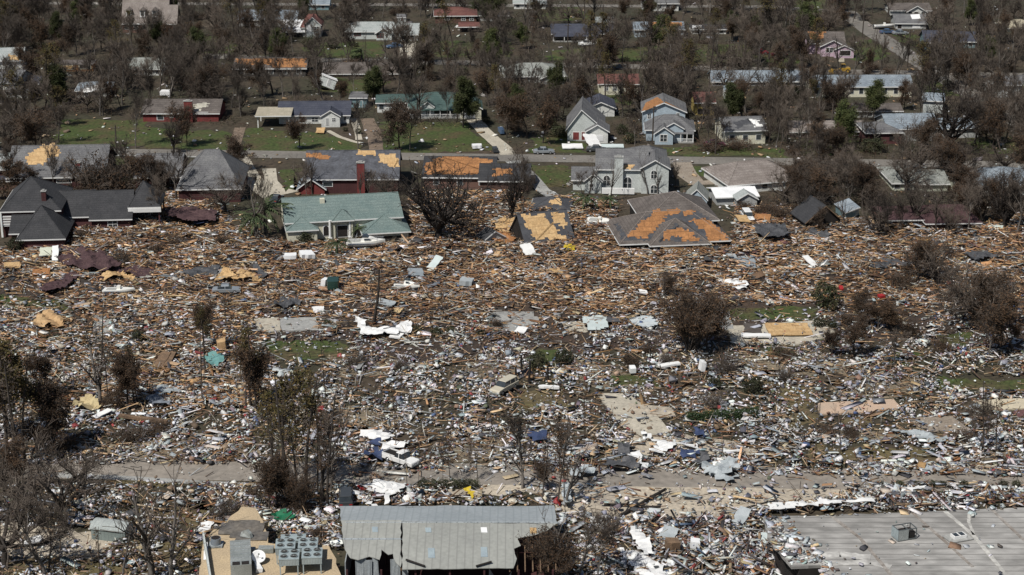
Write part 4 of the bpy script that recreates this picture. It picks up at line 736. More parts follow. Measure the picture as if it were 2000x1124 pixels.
m_ = MB(); m_.prism([(.5, -2.2, 0), (.9, -5, 0), (1.5, -5, .1), (.9, -2.2, .9)], (.06, 0, 0)); o = m_.build('loose_panel', MWHITE, None, fix=True); o.location = a_+Vector((0, 0, .02)); tag(o, 'white sheet leaning inside the parapet of the tan gravel roof', 'metal sheet')
p = G(540, 1080, 4.0); m_ = MB(); m_.box(-.9, .9, -.5, .5, .03, .6); m_.box(-2.6, -1.3, -.2, .5, .03, .4); o = m_.build('duct_box', MGREY); o.location = G(520, 1078, 4.0); tag(o, 'low grey duct boxes just left of the four-fan cooling units', 'duct')
# barrel shed
p = G(212, 1058); t = thing('barrel_shed', 'small grey shed with rounded metal roof in the lower left wreckage', 'shed', p, R(-14)); LM.append(('rounded grey shed', 212, 1045)); m_ = MB(); m_.box(-2.3, 2.3, 0, 2.4, 0, 1.5); m_.build('wall', mat('shed_wall', (.2, .24, .23), (.15, .18, .17), pat='X', pscale=(2, 1, 1), patc=(.12, .14, .14)), t)
m_ = MB(); ar = [(1.2+1.35*math.cos(a*PI/12), 1.5+.75*math.sin(a*PI/12)) for a in range(13)]; m_.prism([(-2.4, y, z) for y, z in ar], (4.8, 0, 0)); m_.build('roof', mat('shed_roof', (.36, .39, .38), (.28, .31, .3), pat='X', pscale=(1, 1, 1), patc=(.25, .27, .27)), t, fix=True); m_ = MB(); m_.box(2.302, 2.34, .6, 1.8, .05, 1.4); m_.build('door', WG, t)

# ---------------------------------------------------------------- vehicles
TYRE = mat('tyre', (.02, .02, .02), bump=.1); RIM = paint('rim', (.45, .46, .47), .3, .6)
LAMPM = paint('headlamp', (.7, .72, .72), .15); LAMPR = paint('tail_lamp', (.35, .02, .02), .2)
def vehicle(name, label, cat, px, py, yaw, col, kind='car', L=4.6, z=0.0, pitch=0, roll=0, group='vehicles left in the street blocks', glass=GLASS):
    p = G(px, py, z); t = thing(name, label, cat, p, R(yaw), group); t.rotation_euler = (R(roll), R(pitch), R(yaw)); W = 1.8; l = L/2
    prof = {'car': [(-l, .3), (l, .3), (l, .62), (l-.15, .78), (l*.35, .92), (-l+.7, .95), (-l, .85)], 'pickup': [(-l, .4), (l, .4), (l, .85), (l-.1, .98), (l*.42, 1.1), (-l, 1.1)], 'suv': [(-l, .4), (l, .4), (l, .8), (l-.15, .98), (l*.42, 1.1), (-l, 1.1)]}[kind]
    m_ = MB(); m_.prism([(x, -W/2, zz) for x, zz in prof], (0, W, 0)); bo = m_.build('body', col, t, fix=True); bv = bo.modifiers.new('bevel', 'BEVEL'); bv.width = .07; bv.segments = 2
    zb = .93 if kind == 'car' else 1.102; zt = zb+(.48 if kind == 'car' else .68)
    ca = {'car': (-l*.62, -l*.32, l*.2, l*.42), 'pickup': (-l*.12, -l*.05, l*.28, l*.45), 'suv': (-l*.97, -l*.88, l*.22, l*.45)}[kind]
    def frus(mb, x0, x1, x2, x3, z0, z1, w0, w1): mb.add([(x0, -w0, z0), (x3, -w0, z0), (x3, w0, z0), (x0, w0, z0), (x1, -w1, z1), (x2, -w1, z1), (x2, w1, z1), (x1, w1, z1)], [(3, 2, 1, 0), (4, 5, 6, 7), (0, 1, 5, 4), (1, 2, 6, 5), (2, 3, 7, 6), (3, 0, 4, 7)])
    m_ = MB(); frus(m_, *ca, zb, zt, W/2-.08, W/2-.22); m_.build('windows', glass, t)
    m_ = MB(); frus(m_, ca[1]-.06, ca[1]-.02, ca[2]-.02, ca[2]+.06, zt+.002, zt+.07, W/2-.18, W/2-.24); m_.build('roof_panel', col, t)
    if kind != 'car' or True:
        m_ = MB()
        for s_ in (-1, 1):
            for x in ((ca[1]+ca[2])/2,) if kind != 'suv' else (ca[1]+.5, (ca[1]+ca[2])/2+.3): m_.prism([(x-.05, s_*(W/2-.07), zb), (x+.05, s_*(W/2-.07), zb), (x+.05, s_*(W/2-.215), zt), (x-.05, s_*(W/2-.215), zt)], (0, s_*.02, 0))
        m_.build('door_pillar', col, t, fix=True)
    if kind == 'pickup':
        m_ = MB(); m_.box(-l+.1, -l*.16, -W/2+.12, W/2-.12, 1.104, 1.12); m_.build('cargo_bed', DARK, t)
        m_ = MB(); m_.box(-l+.02, -l*.15, -W/2+.02, -W/2+.1, 1.104, 1.3); m_.box(-l+.02, -l*.15, W/2-.1, W/2-.02, 1.104, 1.3); m_.box(-l+.02, -l+.1, -W/2+.102, W/2-.102, 1.104, 1.3); m_.build('bed_side', col, t)
    rr = .33 if kind == 'car' else .38
    for x in (-l*.62, l*.62):
        for y in (-1, 1):
            wl = MB(); wl.tube((x, y*(W/2-.2), rr), (x, y*(W/2+.02), rr), rr, rr, 16); w = wl.build('wheel', TYRE, t); rm = MB(); rm.tube((x, y*(W/2+.022), rr), (x, y*(W/2+.04), rr), rr*.6, rr*.55, 12); rm.build('rim', RIM, w)
    for y in (-.62, .62):
        m_ = MB(); m_.box(l-.02, l+.03, y-.2, y+.2, .6, .74); m_.build('headlight', LAMPM, t); m_ = MB(); m_.box(-l-.03, -l+.02, y-.2, y+.2, .66, .8); m_.build('tail_light', LAMPR, t)
    for x in (-l-.08, l-.02): m_ = MB(); m_.box(x, x+.1, -W/2+.05, W/2-.05, .36, .55); m_.build('bumper', MGREY if kind != 'car' else col, t)
    return t
PW = paint('white', (.75, .75, .73)); PBL = paint('blue', (.06, .1, .17)); PCR = paint('cream', (.5, .46, .36)); PSIL = paint('silver', (.35, .38, .4), .3, .4); PRED = paint('red', (.2, .02, .03)); PMAG = paint('magenta', (.16, .02, .08), .2); PDK = paint('dark', (.05, .055, .06))
vehicle('car', 'dark blue car parked beside the driveway of the pale grey-roofed ranch house', 'car', 770, 94, 200, PBL)
vehicle('pickup_truck', 'white pickup truck parked on the lawn of the navy-roofed porch house', 'pickup truck', 1148, 90, 185, PW, 'pickup', 5.3)
vehicle('car', 'dark blue car parked beside the side street, middle of the row near the white-sheeted house', 'car', 1733, 66, 10, PBL); vehicle('car', 'pale car parked beside the side street, right end of the row near the white-sheeted house', 'car', 1758, 68, 6, PSIL)
vehicle('car', 'silver car standing at the street kerb before the grey house with red-brown porch', 'car', 1062, 300, 4, PSIL); vehicle('car', 'glossy magenta car half hidden by trees near the street', 'car', 1395, 286, 3, PMAG, L=4.9)
vehicle('car', 'dark red car half hidden by shrubs on the top right lawn', 'car', 1485, 106, 8, PRED); vehicle('car', 'dark red car standing left of the pink bungalow', 'car', 1522, 110, 6, PRED)
vehicle('car', 'dark car stranded at the left wall of the teal-roofed house', 'car', 540, 394, 76, PDK); vehicle('car', 'grey car stranded on the debris below the collapsed maroon roofs with wheels buried', 'car', 442, 572, 6, PSIL, L=4.8, z=.5)
vehicle('truck', 'cream utility vehicle with white roof stranded in the middle of the debris', 'truck', 985, 764, -125, PCR, 'suv', 5.2, .35)
vehicle('pickup_truck', 'white pickup truck stranded among litter beside the bottom road', 'pickup truck', 783, 905, -38, PW, 'pickup', 5.4, .3)
vehicle('truck', 'dark truck stranded behind the grey metal warehouse seen from behind', 'truck', 676, 980, 95, PDK, 'suv', 5.0, .2)
t = vehicle('camper_van', 'boxy pale camper van stranded right of the large stripped hip roof', 'van', 1460, 430, -86, PW, 'suv', 5.4, .6)
vehicle('car', 'silver car half buried in branches below the street near the gravel drive', 'car', 1165, 296, -4, PDK)
# wheel loader
p = G(1644, 143); t = thing('wheel_loader', 'yellow wheel loader clearing the far street', 'loader', p, R(184)); t.scale = (.8, .8, .8); LM.append(('yellow wheel loader', 1644, 138)); PY = paint('yellow', (.42, .25, .03)); m_ = MB(); m_.box(-2.6, .3, -1.1, 1.1, .8, 1.9); m_.box(.302, 1.4, -.8, .8, .8, 1.5); m_.build('body', PY, t); m_ = MB(); m_.box(-.9, .3, -.8, .8, 1.902, 3.0); m_.build('cab_glass', GLASS, t); m_ = MB(); m_.box(-1.0, .4, -.9, .9, 3.002, 3.15)
m_.build('cab_roof', PY, t); m_ = MB(); m_.box(1.402, 3.2, -.15, .15, 1.0, 1.3); m_.build('lift_arm', PY, t); m_ = MB(); m_.prism([(3.1, -1.3, .2), (4.2, -1.3, .15), (4.3, -1.3, .5), (3.5, -1.3, 1.5), (3.1, -1.3, 1.4)], (0, 2.6, 0)); m_.build('bucket', PY, t, fix=True)
for x in (-1.7, 1.0):
    for y in (-1, 1): w = MB(); w.tube((x, y*.85, .75), (x, y*1.35, .75), .75, .75, 16); wo = w.build('wheel', TYRE, t); r = MB(); r.tube((x, y*1.352, .75), (x, y*1.38, .75), .4, .35, 12); r.build('rim', PY, wo)
# ---------------------------------------------------------------- boats
GEL = mat('white_gelcoat', (.74, .73, .68), (.66, .65, .6), rough=.3, bump=0, fvar=.08, spec=.5)
def hull_mesh(L, B, D):
    mb = MB(); n = 14; prof = [(-1, 1), (-.97, .62), (-.8, .3), (-.02, 0), (.02, 0), (.8, .3), (.97, .62), (1, 1)]; k = len(prof)
    for i in range(n+1):
        t_ = i/n; w = B/2*(1-max(0, (t_-.45)/.55)**2.2)*(0.94+.06*min(1, t_*4)); x = -L/2+L*t_; sh_ = D*(1+.22*t_**2); kz = D*.75*max(0, (t_-.6)/.4)**2
        for a, c in prof: mb.v.append((x, a*max(w, .03), kz+(sh_-kz)*c))
    for i in range(n):
        for j in range(k-1): mb.f.append([i*k+j, i*k+j+1, (i+1)*k+j+1, (i+1)*k+j]); mb.m.append(0)
        mb.f.append([i*k+k-1, i*k, (i+1)*k, (i+1)*k+k-1]); mb.m.append(0)
    mb.f.append(list(range(k))); mb.m.append(0); mb.f.append([n*k+j for j in range(k-1, -1, -1)]); mb.m.append(0)
    return mb
def boat(label, px, py, yaw, L, B, D, z, cabin=True, group='boats washed ashore', hull=GEL, roll=0):
    p = G(px, py); t = thing('motor_boat', label, 'boat', p+Vector((0, 0, z)), 0, group); t.rotation_euler = (R(roll), R(-2), R(yaw)); hull_mesh(L, B, D).build('hull', hull, t, fix=True)
    st = MB(); st.box(-L/2+.3, L*.25, -B/2-.02, -B/2+.03, D*.72, D*.8); st.build('rub_strip', PBL, t)
    if cabin:
        m_ = MB(); z0 = D*1.0; m_.add([(-L*.12, -B*.36, z0), (L*.34, -B*.2, z0+.12), (L*.34, B*.2, z0+.12), (-L*.12, B*.36, z0), (-L*.08, -B*.3, z0+.75), (L*.12, -B*.24, z0+.7), (L*.12, B*.24, z0+.7), (-L*.08, B*.3, z0+.75)], [(3, 2, 1, 0), (4, 5, 6, 7), (0, 1, 5, 4), (1, 2, 6, 5), (2, 3, 7, 6), (3, 0, 4, 7)]); m_.build('cabin', GEL, t)
        m_ = MB(); m_.prism([(-L*.03, -B*.36, z0+.3), (L*.15, -B*.3, z0+.3), (L*.1, -B*.28, z0+.6), (-L*.03, -B*.33, z0+.6)], (0, -.05, 0)); m_.build('cabin_window', GLASS, t, fix=True)
        m_ = MB(); m_.prism([(-L*.1, -B*.3, z0+.76), (L*.08, -B*.26, z0+.72), (L*.02, -B*.2, z0+1.15), (-L*.08, -B*.24, z0+1.15)], (0, B*.5, 0)); m_.build('windshield', GLASS, t, fix=True)
        m_ = MB()
        for s_ in (-1, 1):
            for a, c in ((L*.1, L*.3), (L*.3, L*.47)): m_.tube((a, s_*B*.36*(1-a/L), D*1.5), (c, s_*B*.36*(1-c/L*1.7), D*1.6), .03, .03, 5)
            for a in (L*.1, L*.3): m_.tube((a, s_*B*.36*(1-a/L), D*1.05), (a, s_*B*.36*(1-a/L), D*1.5), .03, .03, 5)
        m_.build('rail', RIM, t); m_ = MB(); m_.box(-L/2+.2, -L*.13, -B*.36, B*.36, D*.999, D*1.03); m_.build('cockpit', CONCG, t); m_ = MB(); m_.tube((-L*.3, -B*.4, D), (-L*.24, -B*.4, D+1.2), .03, .03, 5); m_.tube((-L*.3, B*.4, D), (-L*.24, B*.4, D+1.2), .03, .03, 5); m_.tube((-L*.24, -B*.4, D+1.2), (-L*.24, B*.4, D+1.2), .03, .03, 5); m_.build('arch', RIM, t)
    else:
        m_ = MB(); m_.box(-L*.4, L*.2, -B*.33, B*.33, D*1.001, D*1.04); m_.build('cockpit', CONCG, t); m_ = MB(); m_.box(-.3, .3, -.35, .35, D*1.042, D*1.8); m_.build('console', GEL, t)
    m_ = MB(); m_.box(-L/2-.35, -L/2-.02, -.22, .22, D*.5, D*1.25); m_.box(-L/2-.25, -L/2-.1, -.06, .06, -.05, D*.499); m_.build('outboard_motor', PDK, t)
    return t
boat('white cabin cruiser stranded on its trailer before the teal-roofed house', 716, 491, -4, 7.2, 2.5, 1.15, .95)
p = G(716, 493); t = thing('boat_trailer', 'low twin-axle trailer carrying the white cabin cruiser', 'trailer', p, R(-4)); m_ = MB(); m_.box(-2.8, 2.2, -.95, -.83, .5, .64); m_.box(-2.8, 2.2, .83, .95, .5, .64); m_.tube((2.2, 0, .57), (4.0, 0, .55), .07, .06, 6)
for x in (-2.6, 0, 2.0): m_.box(x, x+.12, -.828, .828, .5, .62)
m_.build('frame', MGREY, t); LM.append(('white cabin cruiser', 716, 488)); LM.append(('cream utility vehicle', 985, 755))
for x in (-1.6, -.75):
    for y in (-1, 1): w = MB(); w.tube((x, y*1.0, .36), (x, y*1.2, .36), .36, .36, 14); wo = w.build('wheel', TYRE, t); r = MB(); r.tube((x, y*1.202, .36), (x, y*1.22, .36), .2, .18, 10); r.build('rim', RIM, wo)
boat('slim white motor boat lying below the maroon roof sections on the left', 234, 578, -5, 5.6, 1.9, .75, .5, False); boat('small white boat lying broken beside the leaning bare tree', 796, 570, -22, 4.6, 1.8, .8, .45, True, roll=-14)
boat('white boat hull stranded beside the side street near the white-sheeted house', 1727, 57, 2, 6.4, 2.2, .9, .35, False)
boat('pale boat hull washed against debris left of the large stripped hip roof', 1172, 444, -20, 5.4, 2.0, .8, .7, False, roll=10)
# ---------------------------------------------------------------- the wreckage: bed of debris and loose pieces
rng = np.random.default_rng(11)
TOPL = [(-400, 485), (0, 486), (130, 480), (140, 442), (250, 442), (318, 400), (330, 368), (420, 366), (440, 420), (540, 468), (560, 470), (800, 470), (806, 375), (1000, 372), (1030, 395), (1120, 382), (1200, 395), (1210, 480), (1430, 480), (1436, 400), (1560, 405), (1600, 420), (1730, 432), (1910, 436), (2000, 420), (2400, 430)]
def topline(x): return np.interp(x, [a for a, _ in TOPL], [b for _, b in TOPL])
def woodline(x): return np.interp(x, [-200, 0, 300, 560, 800, 1000, 1300, 1600, 2000, 2300], [575, 570, 585, 600, 640, 640, 600, 590, 610, 610])
EXC = [  # (polygon, kept share)
    ([(-400, 908), (520, 909), (640, 916), (640, 950), (-400, 945)], .03), ([(640, 916), (1060, 925), (1060, 950), (640, 952)], .13), ([(1060, 925), (2400, 938), (2400, 952), (1060, 946)], .07),
    ([(1060, 940), (1420, 942), (1650, 948), (1660, 972), (1500, 998), (1420, 1014), (1180, 1016), (1090, 1005)], .2), ([(830, 928), (1050, 938), (1060, 970), (880, 972)], .25),
    ([(1300, 845), (1420, 862), (1500, 890), (1200, 900)], .45), ([(1165, 770), (1225, 772), (1270, 800), (1310, 845), (1255, 858), (1205, 825)], .12), ([(1225, 790), (1310, 798), (1320, 815), (1240, 815)], .2),
    ([(495, 625), (622, 622), (622, 650), (500, 652)], .08), ([(962, 612), (1040, 610), (1058, 632), (1020, 655), (960, 645)], .15), ([(1090, 632), (1138, 630), (1150, 655), (1110, 656)], .2),
    ([(1420, 640), (1600, 628), (1640, 655), (1560, 675), (1430, 672)], .2), ([(1598, 788), (1745, 780), (1762, 802), (1690, 808), (1600, 813)], .12), ([(1905, 785), (2030, 780), (2030, 802), (1920, 804)], .1), ([(1770, 820), (1860, 816), (1900, 845), (1810, 846)], .2),
    ([(1412, 602), (1600, 598), (1592, 626), (1422, 626)], .12), ([(520, 664), (690, 668), (670, 704), (528, 700)], .25), ([(1042, 680), (1096, 682), (1084, 716), (1050, 716)], .2), ([(1190, 736), (1272, 738), (1268, 758), (1192, 756)], .2),
    ([(1828, 736), (2100, 742), (2100, 766), (1836, 762)], .15), ([(1828, 654), (1905, 648), (1890, 674), (1836, 672)], .25), ([(-60, 568), (130, 590), (150, 612), (-60, 600)], .3), ([(1580, 868), (1790, 872), (1850, 905), (1560, 900)], .25),
    ([(1000, 760), (1100, 760), (1120, 800), (1010, 800)], .3), ([(220, 933), (520, 930), (520, 944), (280, 946)], .05), ([(0, 1018), (110, 1032), (250, 1050), (180, 1090), (0, 1085)], .2), ([(664, 992), (1090, 990), (1090, 1200), (664, 1200)], .0), ([(1490, 1040), (1500, 1006), (2400, 985), (2400, 1250), (1600, 1250)], .0),
    ([(390, 1060), (475, 1000), (505, 1000), (530, 1080), (660, 1080), (668, 1250), (380, 1250)], .0), ([(1402, 612), (1425, 612), (1432, 645), (1405, 645)], .2), ([(1500, 740), (1580, 760), (1600, 830), (1540, 836)], .4),
    ([(-200, 1010), (380, 1000), (380, 1130), (-200, 1130)], .5), ([(-200, 950), (400, 950), (400, 1010), (-200, 1010)], .7), ([(430, 420), (545, 380), (545, 470), (470, 466)], .25), ([(550, 400), (800, 400), (800, 466), (552, 476)], .0), ([(1205, 420), (1420, 420), (1425, 478), (1212, 478)], .0), ([(20, 420), (128, 420), (128, 484), (24, 486)], .0), ([(128, 400), (256, 400), (256, 444), (128, 444)], .0)]
def heap(X, Y):                          # height of the debris bed
    q = .45*np.sin(X*.21+1.3*np.sin(Y*.11))+.35*np.sin(X*.47+Y*.31)+.3*np.sin(Y*.23-X*.13+2)+.25*np.sin(X*.9+2*np.sin(Y*.5))
    q = q+.35*np.sin(Y*.42+1.4*np.sin(X*.07)+.5*np.sin(X*.19))
    return np.clip(.62+.75*q+.5*np.clip(np.sin(X*.115+.8*np.sin(Y*.09)+1)*np.sin(Y*.14+X*.03), 0, 1)**2*1.3, .03, 2.3)
def npP(X, Y, Z):
    dz = Z-CAM_H; f_ = Y*CD - dz*SD; return CX+F*X/f_, CY-F*(Y*SD+dz*CD)/f_
def keep(px, py):
    k = np.ones(px.shape)
    for poly, s_ in EXC: k = np.where(inpoly(px, py, poly), np.minimum(k, s_), k)
    return np.where(py > topline(px), k, 0)
def heapw(px, py):                       # how far heaps build up: high in the timber band, low in the litter
    w = np.clip((woodline(px)+60-py)/90, 0, 1); e = np.clip((py-topline(px))/28, .1, 1); return (.28+.72*w)*e
# bed mesh: only over the timber band and thick litter
nx, ny = 300, 210
bx = np.linspace(-115, 115, nx); by = np.linspace(205, 372, ny); BX, BY = np.meshgrid(bx, by)
bpx, bpy_ = npP(BX, BY, 0.0); K = keep(bpx, bpy_)
HB = np.where((K > .35) & (bpy_ < woodline(bpx)+70), heap(BX, BY)*heapw(bpx, bpy_)+.03+rng.normal(0, .05, BX.shape), -.25)
vid = -np.ones(BX.shape, int); use = HB > -.2
cell = use[:-1, :-1] | use[1:, :-1] | use[:-1, 1:] | use[1:, 1:]
mask = np.zeros(BX.shape, bool); mask[:-1, :-1] |= cell; mask[1:, :-1] |= cell; mask[:-1, 1:] |= cell; mask[1:, 1:] |= cell
vid[mask] = np.arange(mask.sum()); vv = np.stack([BX[mask], BY[mask], HB[mask]], 1)
jj, ii = np.nonzero(cell); ff = np.stack([vid[jj, ii], vid[jj, ii+1], vid[jj+1, ii+1], vid[jj+1, ii]], 1)
def npmesh(name, V, Fq, m, colors=None):
    me = bpy.data.meshes.new(name); me.vertices.add(len(V)); me.vertices.foreach_set('co', V.astype(np.float32).ravel()); nf, k = Fq.shape
    me.loops.add(nf*k); me.loops.foreach_set('vertex_index', Fq.astype(np.int32).ravel()); me.polygons.add(nf); me.polygons.foreach_set('loop_start', np.arange(0, nf*k, k, dtype=np.int32)); me.polygons.foreach_set('loop_total', np.full(nf, k, np.int32))
    if colors is not None:
        a = me.attributes.new('Col', 'FLOAT_COLOR', 'POINT'); a.data.foreach_set('color', np.concatenate([colors, np.ones((len(colors), 1))], 1).astype(np.float32).ravel())
    me.materials.append(m); me.update(calc_edges=True); me.validate()
    o = bpy.data.objects.new(name, me); COL.objects.link(o); return o
BED = mat('debris_bed', (.06, .04, .028), (.035, .029, .025), scale=.5, fine=4, fvar=.6, bump=1, cut=(.35, .65))
tag(npmesh('debris_bed', vv, ff, BED), kind='stuff')
DEB = mat('debris_pieces', (1, 1, 1), attr='Col', fine=4, fvar=.28, bump=.2, rough=.8, spec=.25)
SIGN = np.array([(-1, -1, -1), (1, -1, -1), (1, 1, -1), (-1, 1, -1), (-1, -1, 1), (1, -1, 1), (1, 1, 1), (-1, 1, 1)], float)*.5
QF = np.array([(3, 2, 1, 0), (4, 5, 6, 7), (0, 1, 5, 4), (1, 2, 6, 5), (2, 3, 7, 6), (3, 0, 4, 7)])
def boxes(name, P, dim, eul, col, m=DEB):
    n = len(P); cz, sz = np.cos(eul[:, 2]), np.sin(eul[:, 2]); cy, sy = np.cos(eul[:, 1]), np.sin(eul[:, 1]); cx_, sx = np.cos(eul[:, 0]), np.sin(eul[:, 0])
    Rm = np.empty((n, 3, 3)); Rm[:, 0, 0] = cz*cy; Rm[:, 0, 1] = cz*sy*sx-sz*cx_; Rm[:, 0, 2] = cz*sy*cx_+sz*sx; Rm[:, 1, 0] = sz*cy; Rm[:, 1, 1] = sz*sy*sx+cz*cx_; Rm[:, 1, 2] = sz*sy*cx_-cz*sx; Rm[:, 2, 0] = -sy; Rm[:, 2, 1] = cy*sx; Rm[:, 2, 2] = cy*cx_
    loc = SIGN[None]*dim[:, None, :]; loc = loc*(1+rng.uniform(-.16, .16, loc.shape)*np.array([1, 1, 0])); V = np.einsum('nij,nkj->nki', Rm, loc)+P[:, None, :]
    Fq = (QF[None]+8*np.arange(n)[:, None, None]).reshape(-1, 4); return tag(npmesh(name, V.reshape(-1, 3), Fq, m, np.repeat(col, 8, 0)), kind='stuff')
def field(X, Y): return np.sin(X*.23+1.7*np.sin(Y*.13))*np.sin(Y*.19+.6*np.sin(X*.31))*.6+np.sin(X*.61+Y*.37)*np.sin(Y*.53-X*.17)*.45
def pickf(pal, X, Y, soak=.34):          # drifts: pale stuff gathers in some places, dark soaked stuff in others
    n = len(X); c = np.array([a[1] for a in pal]); w = np.array([a[0] for a in pal], float); lum = c.mean(1); f = field(X, Y)[:, None]
    ww = w[None]*np.exp(np.clip(f*3.2, -2.4, 2.4)*(np.sqrt(lum)[None]-.5)*1.7); cum = np.cumsum(ww, 1); cum /= cum[:, -1:]; i = (rng.uniform(0, 1, (n, 1)) > cum).sum(1)
    g_ = field(X*.7+31, Y*.7-17); return c[np.clip(i, 0, len(c)-1)]*rng.uniform(.7, 1.22, (n, 1))*rng.uniform(.94, 1.06, (n, 3))*(1-soak*np.clip(.5+g_, 0, 1))[:, None]
def pick(pal, n):
    w = np.array([a[0] for a in pal], float); c = np.array([a[1] for a in pal]); i = rng.choice(len(pal), n, p=w/w.sum()); return c[i]*rng.uniform(.7, 1.25, (n, 1))*rng.uniform(.94, 1.06, (n, 3))
PALW = [(18, (.36, .205, .1)), (15, (.24, .125, .06)), (20, (.48, .29, .155)), (14, (.58, .4, .24)), (11, (.12, .066, .04)), (6, (.055, .048, .042)), (9, (.24, .225, .21)), (8, (.7, .69, .66)), (6, (.42, .41, .39)), (3, (.2, .1, .07))]
PALL = [(25, (.7, .7, .69)), (10, (.5, .48, .46)), (15, (.4, .42, .45)), (13, (.25, .26, .29)), (10, (.24, .165, .115)), (5, (.34, .26, .18)), (9, (.07, .07, .08)), (6, (.2, .16, .19)), (4, (.5, .44, .36)), (3, (.09, .13, .25)), (2, (.28, .06, .06)), (5, (.16, .11, .08)), (2, (.12, .14, .09))]
PALS = [(20, (.68, .68, .67)), (16, (.5, .52, .53)), (20, (.36, .39, .41)), (14, (.27, .3, .32)), (5, (.48, .37, .24)), (4, (.3, .19, .11)), (8, (.08, .08, .09)), (4, (.45, .4, .32)), (3, (.3, .38, .4))]
def scatter(N, fn):
    px = rng.uniform(-160, 2160, N); py = 360+800*rng.uniform(0, 1, N); k = keep(px, py)*fn(px, py); ok = rng.uniform(0, 1, N) < k; px = px[ok]; py = py[ok]; X, Y = npG(px, py)
    Z = heap(X, Y)*heapw(px, py)+.03; return px, py, X, Y, Z
wood = lambda x, y: np.clip((woodline(x)+50-y)/110, 0.06, 1)*np.where(x > 1050, 1, np.where(y > 600, 1.0, 1))+np.where((x < 520) & (y > 590) & (y < 800), .3, 0)
lit = lambda x, y: np.clip((y-woodline(x)+40)/90, 0.10, 1)
clump = lambda x, y: np.clip(.52+.6*np.sin(x*.031+2*np.sin(y*.02))*np.sin(y*.05+x*.011)+.3*np.sin(x*.09+y*.07), .12, 1)
# splintered timber
px, py, X, Y, Z = scatter(135000, lambda x, y: np.clip(wood(x, y), 0, 1)); n = len(px)
L_ = np.clip(rng.lognormal(-.05, .75, n), .2, 6); W_ = np.clip(rng.lognormal(-1.9, .5, n), .05, .5); T_ = rng.uniform(.04, .12, n)
eul = np.stack([rng.normal(0, .35, n), rng.normal(0, .16, n), np.where(rng.uniform(0, 1, n) < .7, rng.normal(0, .38, n), rng.uniform(-PI, PI, n))], 1)
boxes('splintered_timber', np.stack([X, Y, Z+rng.uniform(-.05, .45, n)], 1), np.stack([L_, W_, T_], 1), eul, pickf(PALW, X, Y))
# broken boards and chunks
px, py, X, Y, Z = scatter(52000, lambda x, y: np.clip(wood(x, y)-.03, 0, 1)); n = len(px)
boxes('broken_boards', np.stack([X, Y, Z+rng.uniform(-.05, .35, n)], 1), np.stack([np.clip(rng.lognormal(-.75, .6, n), .15, 2), rng.uniform(.12, .5, n), rng.uniform(.03, .3, n)], 1), np.stack([rng.normal(0, .3, n), rng.normal(0, .25, n), rng.uniform(-PI, PI, n)], 1), pickf(PALW+[(5, (.74, .73, .7)), (6, (.3, .31, .33))], X, Y))
# household litter
px, py, X, Y, Z = scatter(200000, lambda x, y: lit(x, y)*clump(x, y)); n = len(px); s_ = np.clip(rng.lognormal(-1.55, .58, n), .08, 1.3)
boxes('household_litter', np.stack([X, Y, Z+rng.uniform(-.02, .35, n)], 1), np.stack([s_, s_*rng.uniform(.35, 1, n), s_*rng.uniform(.1, .6, n)], 1), np.stack([rng.normal(0, .4, n), rng.normal(0, .4, n), rng.uniform(-PI, PI, n)], 1), pickf(PALL, X, Y, .12))
# larger loose sheets and panels
px, py, X, Y, Z = scatter(13000, lambda x, y: .35*wood(x, y)+.5*lit(x, y)*clump(x, y)+np.where((x > 1050) & (y > 860), .6, 0)); n = len(px)
boxes('scattered_sheets', np.stack([X, Y, Z+rng.uniform(.05, .45, n)], 1), np.stack([np.clip(rng.lognormal(.02, .55, n), .35, 4), rng.uniform(.25, .95, n), rng.uniform(.02, .06, n)], 1), np.stack([rng.normal(0, .22, n), rng.normal(0, .16, n), rng.normal(0, .7, n)], 1), pickf(PALS, X, Y, .1))
# long pieces in the litter
px, py, X, Y, Z = scatter(14000, lambda x, y: .6*lit(x, y)); n = len(px)
boxes('loose_sticks', np.stack([X, Y, Z+rng.uniform(.05, .4, n)], 1), np.stack([np.clip(rng.lognormal(.4, .5, n), .6, 6), rng.uniform(.06, .2, n), rng.uniform(.05, .12, n)], 1), np.stack([rng.normal(0, .3, n), rng.normal(0, .18, n), rng.uniform(-PI, PI, n)], 1), pick([(4, (.2, .13, .08)), (3, (.1, .07, .05)), (3, (.4, .3, .19)), (3, (.62, .62, .6)), (2, (.3, .31, .32))], n))
# plywood and roof fragments among the timber
px, py, X, Y, Z = scatter(5400, lambda x, y: np.clip(wood(x, y), 0, 1)*np.clip(.3+.9*np.sin(x*.021+y*.013)*np.sin(y*.037+x*.008), .05, 1)); n = len(px)
boxes('plywood_fragments', np.stack([X, Y, Z+rng.uniform(.1, .5, n)], 1), np.stack([np.clip(rng.lognormal(.35, .4, n), .6, 3.6), rng.uniform(.5, 1.7, n), rng.uniform(.02, .05, n)], 1), np.stack([rng.normal(0, .28, n), rng.normal(0, .2, n), rng.normal(0, .8, n)], 1), pick([(10, (.48, .33, .19)), (8, (.36, .21, .1)), (7, (.07, .07, .075)), (3, (.09, .045, .045)), (5, (.26, .27, .28)), (3, (.6, .6, .58)), (4, (.16, .1, .06))], n))
# tangle of thin laths and branches
px, py, X, Y, Z = scatter(42000, lambda x, y: np.clip(wood(x, y)+.25, 0, 1)); n = len(px)
boxes('thin_laths', np.stack([X, Y, Z+rng.uniform(.1, .7, n)], 1), np.stack([np.clip(rng.lognormal(.25, .5, n), .5, 5), rng.uniform(.03, .09, n), rng.uniform(.03, .08, n)], 1), np.stack([rng.normal(0, .4, n), rng.normal(0, .3, n), rng.uniform(-PI, PI, n)], 1), pick([(8, (.4, .28, .17)), (8, (.2, .13, .08)), (6, (.09, .065, .05)), (4, (.3, .29, .27)), (3, (.55, .5, .42))], n))
